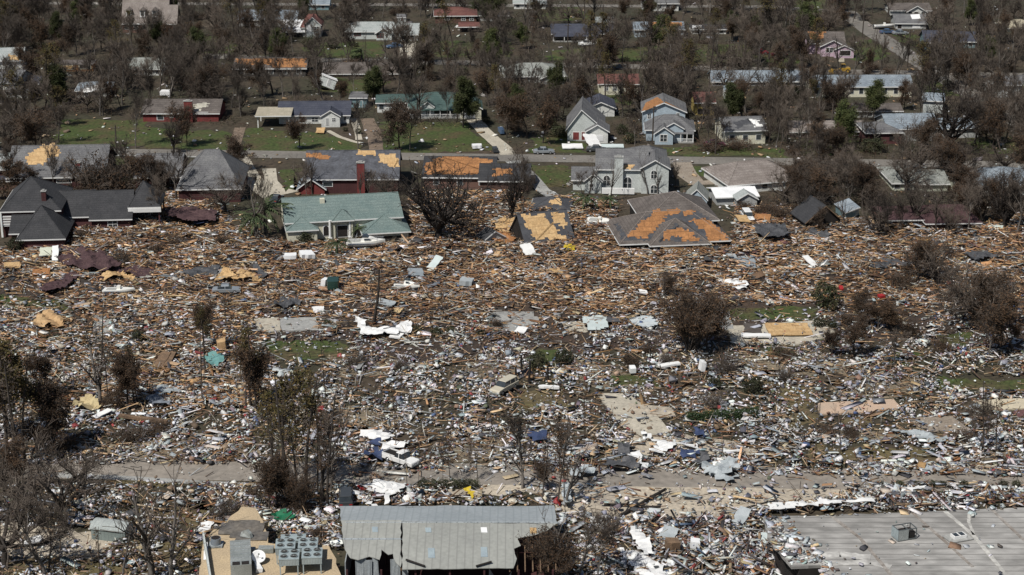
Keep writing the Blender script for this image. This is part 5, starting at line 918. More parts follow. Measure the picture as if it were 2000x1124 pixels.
# twisted dark rubble between the two big roofs
def rub(x, y): return np.where(inpoly(x, y, [(1190, 1030), (1330, 1000), (1480, 1010), (1500, 1060), (1600, 1124), (1600, 1180), (1180, 1180)]) & ~inpoly(x, y, [(1205, 1074), (1228, 1026), (1264, 1044), (1280, 1090), (1305, 1115), (1305, 1145), (1240, 1145)]), .8, np.where(inpoly(x, y, [(1480, 985), (2200, 960), (2200, 985), (1500, 1004)]), .7, 0))
px, py, X, Y, Z = scatter(42000, rub); n = len(px)
boxes('twisted_rubble', np.stack([X, Y, Z+rng.uniform(.0, .7, n)], 1), np.stack([np.clip(rng.lognormal(.0, .7, n), .2, 5), rng.uniform(.05, .4, n), rng.uniform(.03, .2, n)], 1), np.stack([rng.normal(0, .6, n), rng.normal(0, .4, n), rng.uniform(-PI, PI, n)], 1), pick([(10, (.05, .045, .045)), (7, (.1, .05, .04)), (7, (.16, .11, .08)), (7, (.28, .3, .31)), (9, (.6, .6, .59)), (.6, (.22, .05, .05)), (2, (.1, .13, .2)), (2, (.32, .24, .15))], n))
# scraps blown onto the two flat roofs
N = 9000; px = rng.uniform(1485, 2120, N); py = rng.uniform(985, 1150, N); RP = [(1492, 1012), (1560, 1008), (1700, 1004), (1850, 998), (2010, 991), (2300, 986), (2300, 1230), (1640, 1230), (1606, 1125), (1604, 1100), (1548, 1104), (1526, 1080), (1500, 1046)]
ed_ = np.minimum(np.clip((px-1490-(py-1010)*.95)/90, 0, 1), np.clip((py-1006+(px-1490)*.035)/14, 0, 1)); ok = inpoly(px, py, RP) & (rng.uniform(0, 1, N) < np.where(ed_ < .5, .6*(1-ed_), .012)); px, py = px[ok], py[ok]; t_ = (CAM_H-4.25)/CAM_H; X, Y = npG(px, py); X, Y = X*t_, Y*t_; n = len(X); s_ = np.clip(rng.lognormal(-.9, .6, n), .12, 1.8)
boxes('roof_scraps', np.stack([X, Y, 4.26+rng.uniform(.02, .3, n)*np.where(rng.uniform(0, 1, n) < .5, 1, .2)], 1), np.stack([s_, s_*rng.uniform(.2, .8, n), s_*rng.uniform(.05, .25, n)], 1), np.stack([rng.normal(0, .2, n), rng.normal(0, .2, n), rng.uniform(-PI, PI, n)], 1), pick(PALS+[(14, (.12, .1, .09)), (8, (.2, .12, .08))], n))
# light litter on the lawns and yards behind
px = rng.uniform(-60, 2060, 9000); py = 2+rng.uniform(0, 1, 9000)**.8*440; ok = (py < topline(px)+10) & (rng.uniform(0, 1, 9000) < np.where(py < 250, .5, .65)*clump(px*1.4, py*2)); px = px[ok]; py = py[ok]; X, Y = npG(px, py); n = len(px); s_ = np.clip(rng.lognormal(-.75, .55, n), .2, 2.2)
boxes('yard_litter', np.stack([X, Y, .06+rng.uniform(.05, .2, n)], 1), np.stack([s_, s_*rng.uniform(.3, .9, n), s_*rng.uniform(.1, .4, n)], 1), np.stack([rng.normal(0, .25, n), rng.normal(0, .25, n), rng.uniform(-PI, PI, n)], 1), pick([(25, (.6, .6, .58)), (14, (.3, .2, .12)), (14, (.22, .21, .2)), (10, (.38, .28, .18)), (10, (.12, .09, .07)), (4, (.35, .38, .4))], n))

# ---------------------------------------------------------------- single pieces big enough to point at
BL = mat('blue_tarp', (.055, .075, .15), (.035, .05, .1), fvar=.3, rough=.5); GRN = mat('green_tarp', (.02, .16, .08), (.015, .1, .05), rough=.5); YEL = mat('yellow_plastic', (.6, .45, .04), (.45, .33, .03), rough=.45)
TEALP = mat('teal_plastic', (.16, .33, .31), (.11, .24, .23), rough=.5); WSHEET = mat('white_sheet', (.74, .74, .72), (.62, .62, .61), rough=.6, fvar=.15, scale=.7); GSHEET = mat('grey_sheet', (.4, .43, .44), (.28, .31, .32), rough=.55, fvar=.2); DSHEET = mat('dark_sheet', (.06, .062, .066), (.1, .1, .105), rough=.6); TANP = mat('tan_board', (.5, .34, .18), (.38, .24, .12)); REDP = mat('red_plastic', (.38, .03, .03), (.25, .02, .02), rough=.5); INS = mat('insulation', (.5, .42, .24), (.4, .32, .18)); ICE = mat('pale_panel', (.5, .56, .55), (.42, .48, .47), fvar=.15)
zb = lambda px, py: float((heap(*[np.array(v) for v in npG(np.array(float(px)), np.array(float(py)))])*heapw(np.array(float(px)), np.array(float(py)))))+.25
WS = 'sheets and tarpaulins strewn on the debris'
k_ = 0
def cloth(label, pts, m, hump=.22, name='tarpaulin', cat='tarpaulin', z=None, amp=.12, step=.6):
    global k_; k_ += 1; cx = sum(p[0] for p in pts)/len(pts); cy = sum(p[1] for p in pts)/len(pts)
    roof_sheet(name, label, cat, pts, zb(cx, cy) if z is None else z, m, amp, hump, .02, WS, step, k_)
cloth('large white sheet wrapped round the foot of the leaning bare tree', [(688, 620), (700, 622), (716, 636), (728, 641), (760, 645), (778, 641), (786, 630), (800, 630), (804, 640), (802, 650), (770, 654), (730, 657), (706, 655), (700, 640)], WSHEET, .3, 'white_sheet', 'sheet')
cloth('black sheet lying inside the curve of the large white sheet', [(742, 640), (770, 636), (795, 644), (775, 646), (750, 646)], DSHEET, .2, 'black_sheet', 'sheet')
cloth('crumpled white sheet right of the tall rust-brown tree', [(1398, 549), (1430, 548), (1458, 550), (1460, 566), (1440, 570), (1425, 560), (1405, 556)], WSHEET, .3, 'white_sheet', 'sheet')
cloth('flat pale panel on the slab left of the tall rust-brown tree', [(1137, 618), (1180, 616), (1188, 638), (1170, 645), (1148, 645)], ICE, .02, 'pale_floor', 'floor panel', amp=.03)
cloth('broken pale floor panels left of the tall rust-brown tree, right-hand ones', [(1228, 620), (1272, 618), (1285, 632), (1270, 642), (1230, 636)], mat('pale_blue_panel', (.42, .47, .5), (.5, .53, .52)), .1, 'pale_floor', 'floor panel', amp=.2)
cloth('dark mat on the pale floor left of the tall rust-brown tree', [(1184, 620), (1206, 622), (1212, 629), (1188, 629)], DSHEET, .04, 'dark_mat', 'mat')
cloth('long white sheet across the lower right near the curled white gutter', [(1252, 842), (1266, 850), (1278, 862), (1300, 862), (1320, 870), (1360, 870), (1374, 874), (1352, 878), (1330, 872), (1296, 886), (1272, 888), (1262, 884), (1290, 874), (1262, 858)], WSHEET, .3, 'white_sheet', 'sheet')
cloth('white sheet trailing into the car park below the long white sheet', [(1215, 892), (1248, 886), (1256, 902), (1266, 916), (1250, 912), (1240, 898)], WSHEET, .3, 'white_sheet', 'sheet')
cloth('bright blue tarpaulin bundled beside the car park', [(1328, 885), (1350, 882), (1366, 890), (1360, 899), (1334, 898)], BL, .4)
cloth('bright blue tarpaulin scrap in the litter above the bundled blue one', [(1355, 842), (1374, 840), (1378, 858), (1360, 854)], BL, .3); cloth('blue tarpaulin among litter left of the tall thin trunk pair', [(1030, 848), (1064, 846), (1068, 864), (1038, 866)], BL, .35); cloth('blue tarpaulin scrap on the white plastic above the white pickup', [(722, 862), (745, 862), (742, 874), (724, 872)], BL, .3)
cloth('white plastic sheeting above the white pickup truck, back fold', [(704, 848), (740, 846), (770, 854), (760, 866), (730, 864), (708, 856)], WSHEET, .35, 'white_sheet', 'sheet'); cloth('white plastic sheeting above the white pickup truck, front fold', [(740, 866), (788, 866), (790, 878), (750, 882)], WSHEET, .3, 'white_sheet', 'sheet')
cloth('blue bundle left of the white pickup truck', [(712, 888), (742, 884), (746, 898), (716, 900)], BL, .5); cloth('long white plastic strip curving behind the grey metal warehouse', [(700, 952), (740, 946), (790, 948), (792, 958), (766, 972), (756, 988), (748, 986), (752, 966), (722, 962)], WSHEET, .35, 'white_sheet', 'sheet')
cloth('white sheet strips right of the red rag behind the warehouse', [(690, 962), (712, 972), (736, 990), (728, 992), (700, 978)], WSHEET, .25, 'white_sheet', 'sheet'); cloth('red plastic piece on the white strip behind the warehouse', [(698, 950), (712, 950), (718, 958), (706, 960)], REDP, .2, 'red_plastic', 'plastic')
cloth('broad white plastic sheet running down the gap right of the warehouse, upper piece', [(1230, 1030), (1262, 1048), (1274, 1082), (1262, 1086), (1244, 1074), (1236, 1050)], WSHEET, .25, z=.9, name='white_sheet', cat='sheet', step=.5);  cloth('broad white plastic sheet running down the gap right of the warehouse, lower piece', [(1210, 1076), (1262, 1086), (1296, 1110), (1300, 1140), (1262, 1140), (1232, 1106)], WSHEET, .25, 'white_sheet', 'sheet', step=.5)
cloth('white foam sheet at the corner of the car park above the broad plastic', [(1154, 1020), (1176, 1012), (1186, 1020), (1176, 1032), (1158, 1034)], WSHEET, .4, 'white_sheet', 'sheet'); cloth('pale curled metal sheet at the right end of the warehouse', [(1100, 958), (1112, 950), (1116, 985), (1106, 1000), (1100, 985)], GSHEET, .6, 'metal_sheet', 'metal sheet')
cloth('green tarpaulin roll left of the cooling units', [(531, 1008), (545, 1004), (574, 1010), (577, 1016), (548, 1019), (534, 1018)], GRN, .45); cloth('yellow plastic sheet behind the grey metal warehouse', [(906, 956), (916, 956), (926, 968), (926, 975), (914, 970)], YEL, .3, 'yellow_sheet', 'plastic')
cloth('yellow slide piece below the collapsed tan plywood roof', [(1102, 486), (1118, 484), (1124, 492), (1110, 496)], YEL, .45, 'yellow_slide', 'plastic'); cloth('teal plastic heap right of the wooden pallet boards on the left', [(398, 700), (412, 696), (438, 700), (436, 712), (416, 716), (400, 712)], TEALP, .45)
cloth('tan heap of carpet at the lower left', [(144, 796), (160, 784), (180, 782), (198, 800), (180, 808), (150, 806)], INS, .7, 'carpet_heap', 'carpet'); cloth('white sheet beside the tan gravel roof', [(385, 1036), (392, 1024), (418, 1022), (412, 1036), (398, 1044)], WSHEET, .12, 'white_sheet', 'sheet')
cloth('white tarpaulin strip with blue edge beside the flat roof seams', [(1500, 986), (1530, 982), (1532, 994), (1502, 996)], WSHEET, .08, 'white_sheet', 'sheet', z=.9); cloth('long white sheet lying along the top of the wide striped flat roof', [(1532, 984), (1640, 978), (1704, 974), (1706, 980), (1640, 984), (1536, 994)], WSHEET, .12, 'white_sheet', 'sheet', z=.9)
cloth('white sheet right of the hedge bushes by the bottom road', [(1742, 960), (1800, 950), (1808, 954), (1750, 968)], WSHEET, .15, 'white_sheet', 'sheet'); cloth('crumpled grey metal roofing in the car park', [(1362, 916), (1390, 906), (1440, 906), (1446, 924), (1420, 932), (1380, 930)], GSHEET, .5, 'metal_sheet', 'metal sheet')
cloth('flat grey metal sheets fanned over the road edge', [(1385, 926), (1440, 930), (1432, 944), (1400, 940)], GSHEET, .3, 'metal_sheet', 'metal sheet'); cloth('black crumpled roofing at the left edge of the grey metal roofing', [(1352, 914), (1372, 892), (1392, 896), (1380, 908), (1360, 920)], DSHEET, .6, 'roofing_felt', 'roofing'); cloth('black heap of roofing felt above the car park', [(1206, 880), (1230, 870), (1240, 884), (1228, 896), (1208, 892)], DSHEET, .7, 'roofing_felt', 'roofing')
cloth('grey fabric swag hanging over debris right of the tall thin trunks', [(1104, 920), (1130, 914), (1160, 918), (1156, 930), (1120, 934)], GSHEET, .4, 'metal_sheet', 'metal sheet'); cloth('dark plastic over debris in front of the black roofing heap', [(1184, 904), (1240, 902), (1250, 916), (1190, 918)], DSHEET, .4, 'roofing_felt', 'roofing')
cloth('grey-blue metal sheet at left middle of the lower litter, folded one', [(302, 756), (340, 756), (352, 766), (330, 772), (304, 768)], GSHEET, .25, 'metal_sheet', 'metal sheet'); cloth('dark folded metal sheet just below the grey-blue one on the left', [(288, 778), (330, 778), (332, 794), (290, 792)], mat('blue_dark_sheet', (.12, .14, .17), (.2, .22, .25)), .3, 'metal_sheet', 'metal sheet')
cloth('blue bundle by the brick mansion porch', [(378, 434), (404, 430), (406, 442), (384, 444)], BL, .5); cloth('pale grey sheets strewn at the right margin of the lower litter', [(1740, 842), (1790, 846), (1850, 858), (1840, 868), (1780, 856)], GSHEET, .3, 'metal_sheet', 'metal sheet')
RS = 'roof sections lying in the wreckage'; MROOF = mat('maroon_roofing', (.05, .026, .03), (.085, .05, .05), scale=.7, fine=4, fvar=.5, bump=.4); FROOF = mat('charcoal_roofing', (.04, .042, .047), (.085, .087, .092), scale=.7, fine=4, fvar=.5, bump=.4)
def wreck(label, pts, m, hump=.5, name='roof_section', cat='roof section'):
    global k_; k_ += 1; cx = sum(p[0] for p in pts)/len(pts); cy = sum(p[1] for p in pts)/len(pts); roof_sheet(name, label, cat, pts, zb(cx, cy)-.1, m, .1, hump, .15, RS, .45, k_)
wreck('maroon roof section below the brick mansion, uppermost and largest', [(118, 488), (160, 490), (194, 493), (239, 521), (212, 532), (169, 530), (133, 523), (104, 506)], MROOF, .38)
wreck('long maroon roof section lying just below the uppermost maroon one', [(168, 543), (200, 534), (239, 529), (287, 525), (330, 537), (352, 561), (310, 553), (266, 547), (240, 538), (218, 536), (194, 556), (160, 548)], MROOF, .38)
wreck('maroon roof strip slanting down at the far left of the debris', [(76, 569), (91, 560), (142, 536), (158, 544), (116, 569), (98, 574)], MROOF, .3); wreck('tan gable sheathing under the edge of the long maroon roof section', [(188, 556), (205, 543), (218, 533), (244, 538), (268, 549), (232, 549), (212, 552)], PLYT, .5, 'roof_sheathing', 'plywood')
wreck('charcoal roof section left of the ragged tan sheathing', [(354, 531), (390, 526), (432, 524), (424, 540), (417, 552), (392, 548), (372, 545)], FROOF, .32); wreck('ragged tan sheathing right of the charcoal roof section', [(420, 554), (430, 538), (438, 530), (452, 538), (468, 549), (446, 553)], PLYT, .5, 'roof_sheathing', 'plywood')
wreck('tan sheathing strip between two charcoal roof scraps', [(460, 536), (490, 536), (512, 555), (488, 552), (470, 550)], PLYT, .5, 'roof_sheathing', 'plywood'); wreck('small charcoal roof scrap right of the tan sheathing strip', [(488, 523), (508, 530), (524, 543), (514, 552), (500, 540)], FROOF, .5)
wreck('maroon roofing beside the brick mansion porch', [(322, 412), (380, 410), (424, 414), (420, 434), (370, 436), (330, 426)], MROOF, .3); wreck('black roofing scrap in the timber below the palms', [(527, 604), (548, 592), (572, 588), (592, 596), (560, 606)], FROOF, .5)
wreck('dark ribbed roof slab lying right of the large stripped hip roof', [(1474, 446), (1500, 440), (1530, 444), (1546, 462), (1510, 468), (1480, 464)], FROOF, .4); wreck('dark roof slab beside the dark ribbed roof slab', [(1552, 456), (1585, 450), (1622, 462), (1616, 478), (1580, 474)], FROOF, .32)
wreck('long charcoal roof strip at the right of the timber', [(1672, 516), (1720, 511), (1782, 518), (1776, 526), (1700, 527)], FROOF, .4); wreck('tan plywood roof piece left of the collapsed tan plywood roof', [(958, 440), (985, 433), (1012, 438), (1010, 458), (980, 460)], PLYT, .5, 'roof_sheathing', 'plywood')
wreck('orange-brown plywood roof piece below the tan plywood roof piece', [(946, 462), (975, 458), (1008, 464), (1004, 476), (966, 478)], PLYO, .4, 'roof_sheathing', 'plywood'); wreck('brown fallen roof piece with a dark hollow at far left', [(62, 640), (78, 618), (96, 612), (126, 630), (122, 645), (96, 640), (80, 646)], TANP, .45, 'roof_sheathing', 'plywood')
wreck('pale board sheathing in the timber band centre', [(1058, 532), (1092, 528), (1100, 540), (1070, 544)], PLYT, .3, 'roof_sheathing', 'plywood'); wreck('grey roofing at the far right edge of the timber', [(1880, 500), (1920, 494), (1950, 504), (1910, 512)], FROOF, .4)
for lb, a, c, r_ in [('black bent pole lying across the car park', (1210, 1012), (1300, 965), .22), ('black pole stub leaning right of the bent pole', (1650, 982), (1672, 958), .2), ('thin dark pole flat on the car park left of the wide striped roof', (1440, 1002), (1500, 990), .12), ('long dark beam along the car park edge', (1180, 990), (1290, 1000), .18), ('rusty beam lying in the rubble left of the wide striped roof', (1330, 1050), (1420, 1022), .16), ('dark rusty girder along the broken edge of the wide striped roof', (1486, 1040), (1548, 1098), .25)]:
    A = G(*a); B_ = G(*c); d = B_-A; mb = MB(); L5 = [Vector((0, 0, .3)), d*.35+Vector((.3, .2, .5)), d*.7+Vector((-.2, .1, .45)), d+Vector((0, 0, .7))]
    for q in range(3): mb.tube(L5[q], L5[q+1], r_, r_*.9, 8)
    o = mb.build('bent_pole', WOOD if 'rusty' in lb else DARK, None, True); o.location = A; tag(o, lb, 'pole', 'bent poles and beams in the car park')
DP = 'large loose pieces in the debris'
def slab_piece(name, label, cat, px, py, wpx, dpx, m, yaw=0, th=.12, tilt=(0, 0), z=None, group=DP, sub=None):
    s_ = S(py); p = G(px, py); w = wpx/s_; a = math.atan2(CAM_H, p.length); d = max(.5, dpx/(s_*math.sin(a)))
    rr = random.Random(int(px*7+py)); base = [Vector((-w/2, -d/2, 0)), Vector((w/2, -d/2, 0)), Vector((w/2, d/2, 0)), Vector((-w/2, d/2, 0))]
    pl = ragged(base, max(.5, w/5), min(.15, .06*w), rr); mb = MB(); mb.prism([Vector((q.x, q.y, 0)) for q in reversed(pl)], (0, 0, th))
    zz = (zb(px, py) if z is None else z)+abs(math.sin(R(tilt[0])))*d/2+abs(math.sin(R(tilt[1])))*w/2
    if sub:
        t = thing(name, label, cat, (p.x, p.y, zz), 0, group); t.rotation_euler = (R(tilt[0]), R(tilt[1]), R(yaw)); mb.build('panel', m, t, fix=True)
        for i in range(max(3, int(w/.6))): x = -w/2+.2+i*.6; b_ = MB(); b_.box(x, x+.09, -d/2+.1, d/2-.1, th+.002, th+.12); b_.build('batten', sub, t)
        return t
    o = mb.build(name, m, None, fix=True); o.location = (p.x, p.y, zz); o.rotation_euler = (R(tilt[0]), R(tilt[1]), R(yaw)); return tag(o, label, cat, group)
for a in [('white_box', 'white boxy appliance lying below the teal-roofed house, left of two', 'appliance', 567, 509, 24, 6, MWHITE, 5, .7, (0, 0)), ('white_box', 'white boxy appliance lying below the teal-roofed house, right of two', 'appliance', 599, 506, 26, 8, MWHITE, 20, .8, (4, 5)),
          ('freezer', 'white upright freezer lying beside the dark green skip', 'freezer', 634, 570, 9, 5, MWHITE, -20, 1.4, (0, 8)), ('skip', 'dark green metal skip standing in the debris left of the leaning bare tree', 'skip', 651, 573, 22, 10, paint('dark_green', (.02, .05, .04)), 4, 1.5, (0, 0)),
          ('dark_crate', 'dark-topped grey crate right of the small broken white boat', 'crate', 911, 564, 24, 8, GSHEET, -6, .9, (0, 6)), ('window_panel', 'white window frame panel below the yellow slide piece', 'panel', 1031, 502, 24, 10, TRIM, 24, .2, (24, 0)),
          ('wall_panel', 'grey-blue wall panel in the debris right of the stripped hip roof', 'panel', 1458, 517, 34, 22, mat('slate_panel', (.27, .3, .32), (.2, .23, .25)), -4, .15, (3, 0)), ('wall_panel', 'greyish panel lying left of the slate wall panel', 'panel', 1428, 513, 18, 8, GSHEET, 6, .15, (2, 3)),
          ('wall_panel', 'pale board among timber at the right, near the twin black trunks', 'panel', 1582, 531, 14, 12, WSHEET, 30, .15, (20, 0)), ('wall_panel', 'pale panel leaning near the small broken white boat', 'panel', 850, 530, 17, 12, ICE, -30, .12, (25, 5)), ('wall_panel', 'white flat panel above the pale leaning panel near the small boat', 'panel', 849, 521, 17, 5, WSHEET, -8, .12, (6, 0)), 
          ('wall_panel', 'grey fallen wall panel right of the leaning tree foot', 'panel', 752, 606, 40, 9, GSHEET, -16, .15, (0, 6)), ('roof_panel', 'grey-blue panel left of the leaning bare tree crown', 'panel', 812, 540, 30, 12, mat('slate_panel', (.27, .3, .32)), 6, .15, (6, 4)),
          ('wooden_gate', 'weathered wooden gate of boards lying in the left debris', 'gate', 316, 712, 20, 22, WOOD, -10, .1, (10, 0)), ('wooden_gate', 'second weathered wooden gate just right of the first one', 'gate', 332, 710, 12, 20, WOOD, -6, .1, (8, 0)), ('cabinet', 'open brown wooden cabinet left of the teal plastic heap', 'cabinet', 434, 684, 16, 10, TANP, 12, 1.3, (0, -6)),
          ('wall_panel', 'white panel standing in the litter right of the thin pole', 'panel', 1018, 655, 22, 8, WSHEET, -24, .2, (10, 0)), ('mattress', 'white mattress lying below the large white sheet', 'mattress', 775, 666, 22, 8, WSHEET, -20, .25, (6, 0)), ('mattress', 'white mattress below the two white appliances, near the leaning tree', 'mattress', 622, 610, 22, 7, WSHEET, 14, .25, (3, 0)),
          ('mattress', 'white mattress in timber left of the tall rust-brown tree', 'mattress', 1256, 582, 15, 7, WSHEET, 4, .25, (4, 0)), ('mattress', 'white mattress upright on the maroon roof section', 'mattress', 110, 518, 12, 12, WSHEET, 10, .25, (30, 0)), ('white_drum', 'white cylinder-like water heater standing in the litter', 'water heater', 705, 711, 7, 4, MWHITE, 0, 1.3, (0, 0)),
          ('fallen_column', 'fallen white column in the litter right of the stump posts', 'column', 1072, 763, 40, 3, WSHEET, -9, .35, (0, 0)), ('fallen_column', 'white fallen beam in the litter beneath the rust-brown tree', 'beam', 1306, 720, 44, 5, WSHEET, 16, .3, (0, -4)), ('wall_panel', 'white lath panel on the slab right of the rust-brown tree', 'panel', 1476, 664, 56, 5, WSHEET, -3, .25, (4, 0)),
          ('door_leaf', 'dark doormat-like panel on the slab right of the rust-brown tree', 'panel', 1470, 646, 34, 16, mat('dark_brown_panel', (.1, .085, .075)), -8, .1, (2, 0)), ('plywood_sheet', 'tan plywood floor on the right-hand slab', 'plywood', 1540, 650, 84, 22, PLYT, 2, .12, (1, 0)),
          ('timber_beam', 'long weathered timber beam lying across the lower left litter', 'beam', 280, 828, 104, 4, WOOD, -17, .4, (0, 0)), ('wall_panel', 'pale torn panel at the head of the long timber beam', 'panel', 200, 820, 16, 14, WSHEET, -50, .1, (12, 0)), ('wall_panel', 'white strip panel on the lower left tarmac', 'panel', 62, 1062, 42, 7, WSHEET, 38, .15, (3, 0)),
          ('steel_door', 'grey steel panel standing in the litter above the white pickup', 'panel', 760, 838, 12, 5, MGREY, 80, .15, (70, 0)), ('white_box', 'white refrigerator lying in the litter beneath the brush right of the rust-brown tree', 'refrigerator', 1370, 730, 9, 6, MWHITE, 15, 1.5, (0, 8)), ('white_box', 'white washing machine in the litter below the rust-brown tree', 'appliance', 1235, 732, 12, 6, MWHITE, 8, .8, (5, 0)),
          ('plywood_sheet', 'tan plywood sheet leaning in timber left of the twin black trunks', 'plywood', 1450, 446, 26, 8, PLYT, 24, .08, (16, 8)), ('plywood_sheet', 'orange plywood sheet right of the camper van', 'plywood', 1488, 440, 30, 10, PLYO, -12, .08, (14, 0)), ('plywood_sheet', 'broad tan plywood sheet at far left of the timber', 'plywood', 26, 538, 30, 9, PLYT, 16, .08, (8, 4)), ('plywood_sheet', 'orange-brown plywood sheet left of the lower maroon roof section', 'plywood', 82, 547, 34, 8, PLYO, 12, .08, (8, 0)),
          ('wall_panel', 'pale stucco wall slab fallen beside the upper maroon roof section', 'panel', 92, 508, 26, 10, WSAGE, 10, .2, (12, 0)), ('metal_sheet', 'long white metal gutter lying in the car park, upper one', 'gutter', 1430, 868+20, 40, 3, WSHEET, 6, .2, (0, 0)), ('metal_sheet', 'grey metal sheet lying by the bottom road, far right', 'metal sheet', 1815, 922, 44, 6, GSHEET, -14, .08, (4, 0)), ('metal_sheet', 'pale grey metal sheet on the wide striped flat roof edge, left', 'metal sheet', 1504, 1060, 46, 16, ICE, 4, .06, (6, 0)), ('metal_sheet', 'pale grey metal sheet hanging at the broken corner of the wide striped flat roof', 'metal sheet', 1536, 1094, 32, 24, ICE, -20, .06, (16, 6)),
          ('metal_sheet', 'blue-grey loose metal panel in the heap left of the wide striped flat roof', 'metal sheet', 1448, 1022, 26, 20, GSHEET, -30, .08, (18, 0)), ('metal_sheet', 'grey panel in the rubble left of the blue-grey loose panel', 'metal sheet', 1306, 1052, 30, 18, GSHEET, -24, .08, (12, 5)), ('wooden_crate', 'dark brown cupboard in the rubble right of the broad plastic', 'cupboard', 1312, 1080, 26, 10, WOOD, 10, 1.2, (4, 4)), ('white_box', 'grey-white cooker in the rubble right of the dark brown cupboard', 'cooker', 1356, 1074, 18, 9, MWHITE, -4, .9, (0, 5)),
          ('metal_sheet', 'blue-grey panel on the far right of the wide striped flat roof', 'metal sheet', 1975, 1022, 34, 9, GSHEET, 14, .06, (3, 0)), ('wall_panel', 'white roof panel leaning before the grey house with red-brown porch', 'panel', 1156, 286, 28, 10, WSHEET, 22, .12, (22, 8)), ('wall_panel', 'long white panel lying at the street before the grey house with red-brown porch', 'panel', 1118, 291, 40, 5, WSHEET, 0, .25, (10, 0)), ('wall_panel', 'long pale fence panel lying along the street', 'panel', 1196, 290, 44, 4, ICE, -2, .2, (10, 0)), 
          ('white_box', 'bright white box shed-top behind the red-brick house with broad chimney', 'box', 325, 187, 20, 4, MWHITE, 0, 1.0, (0, 0)), ('white_box', 'white van-like box lying on the lawn before the garage wing', 'box', 932, 291, 18, 4, MWHITE, 10, .7, (0, 0)), ('timber_beam', 'charred upright beam fallen below the dark tree on the far left', 'beam', 66, 1046+20, 30, 3, WSHEET, 30, .15, (0, 0)), ('plywood_sheet', 'tan board on the lawn below the navy-roofed white cottage', 'plywood', 626, 260, 16, 6, PLYT, 0, .1, (10, 0)), ('blue_crate', 'dark blue crate-like bin right of the concrete drive', 'bin', 979, 262, 9, 6, PBL, 10, 1.0, (0, 0)), ('green_bin', 'dark bin on the lawn beside the concrete drive', 'bin', 967, 298, 9, 5, PDK, 10, .9, (0, 0)), ('red_bin', 'red cushion-like piece beside the dark round bush at right', 'cushion', 1642, 576, 7, 5, REDP, 0, .4, (10, 0)), ('red_bin', 'red chairs heap on the timber at the right', 'chairs', 1720, 594, 11, 4, REDP, 20, .4, (0, 0)), ('red_sign', 'red panel standing at the right end of the grey metal warehouse', 'panel', 1090, 990, 13, 6, REDP, 80, .1, (60, 0))]:
    slab_piece(*a)
# ---------------------------------------------------------------- trees
BARKD = mat('dark_bark', (.02, .016, .014), (.035, .029, .025), scale=1.5, bump=.5); TWIGD = mat('dark_twigs', (.022, .017, .014), (.035, .028, .023), bump=0)
class Tree:
    def __init__(s, seed): s.r = random.Random(seed); s.t = MB(); s.c = MB(); s.l = MB(); s.lm = []
    def seg(s, mb, p0, p1, r0, r1, n): mb.tube(p0, p1, r0, r1, n, cap=False)
    def limb(s, p, d, L, r, lev, maxlev, wig=.18, up=.1, kids=(3, 5), ang=(30, 60), shrink=(.5, .72), rs_=.62, start=.35, nseg=3, leaf=None, tipr=.018):
        rr = s.r; pts = [Vector(p)]; rad = [r]; d = Vector(d).normalized()
        for k in range(nseg):
            d = (d+Vector((rr.gauss(0, wig), rr.gauss(0, wig), rr.gauss(0, wig)+up))).normalized(); pts.append(pts[-1]+d*(L/nseg)); rad.append(max(tipr, r*(1-.62*(k+1)/nseg)))
        mb = s.t if lev <= 1 else s.c; n = 7 if lev == 0 else (5 if lev == 1 else 3)
        for k in range(nseg): s.seg(mb, pts[k], pts[k+1], rad[k], rad[k+1], n)
        if leaf and lev >= maxlev-1:
            for k in range(leaf[0]):
                q = pts[rr.randint(1, nseg)]+Vector((rr.gauss(0, leaf[1]), rr.gauss(0, leaf[1]), rr.gauss(0, leaf[1]*.8))); s.leafq(q, leaf[2])
        if lev < maxlev:
            for k in range(rr.randint(*kids)):
                t = rr.uniform(start, 1.0); i = min(nseg-1, int(t*nseg)); f = t*nseg-i; q = pts[i].lerp(pts[i+1], min(1, f)); a = R(rr.uniform(*ang)); ax = d.orthogonal().normalized(); ax.rotate(Matrix.Rotation(rr.uniform(0, 2*PI), 3, d)); nd = (pts[i+1]-pts[i]).normalized(); nd.rotate(Matrix.Rotation(a, 3, ax))
                s.limb(q, nd, L*rr.uniform(*shrink), max(tipr, rad[i]*rs_), lev+1, maxlev, wig, up, kids, ang, shrink, rs_, .2, max(2, nseg-1) if lev < 2 else 2, leaf, tipr)
    def leafq(s, q, z):
        rr = s.r; a = Vector((rr.gauss(0, 1), rr.gauss(0, 1), rr.gauss(0, .6))).normalized(); b = a.orthogonal().normalized(); b.rotate(Matrix.Rotation(rr.uniform(0, 6), 3, a)); z *= rr.uniform(.6, 1.4)
        s.l.add([q-a*z, q-b*z*.5, q+a*z, q+b*z*.5], [(0, 1, 2, 3)])
    def finish(s, name, bark=BARK, twig=TWIG, leaf=LEAFR, wood_='trunk'):
        t = bpy.data.objects.new(name, None); COL.objects.link(t)
        if s.t.f: s.t.build(wood_, bark, t, True)
        if s.c.f: s.c.build('crown', twig, t)
        if s.l.f: s.l.build('foliage', leaf, t)
        zs = [v[2] for v in s.t.v+s.c.v+s.l.v]; t['h0'] = max(zs); t.hide_render = False
        return t
PROTO = {}
def proto(k, t): PROTO.setdefault(k, []).append(t)
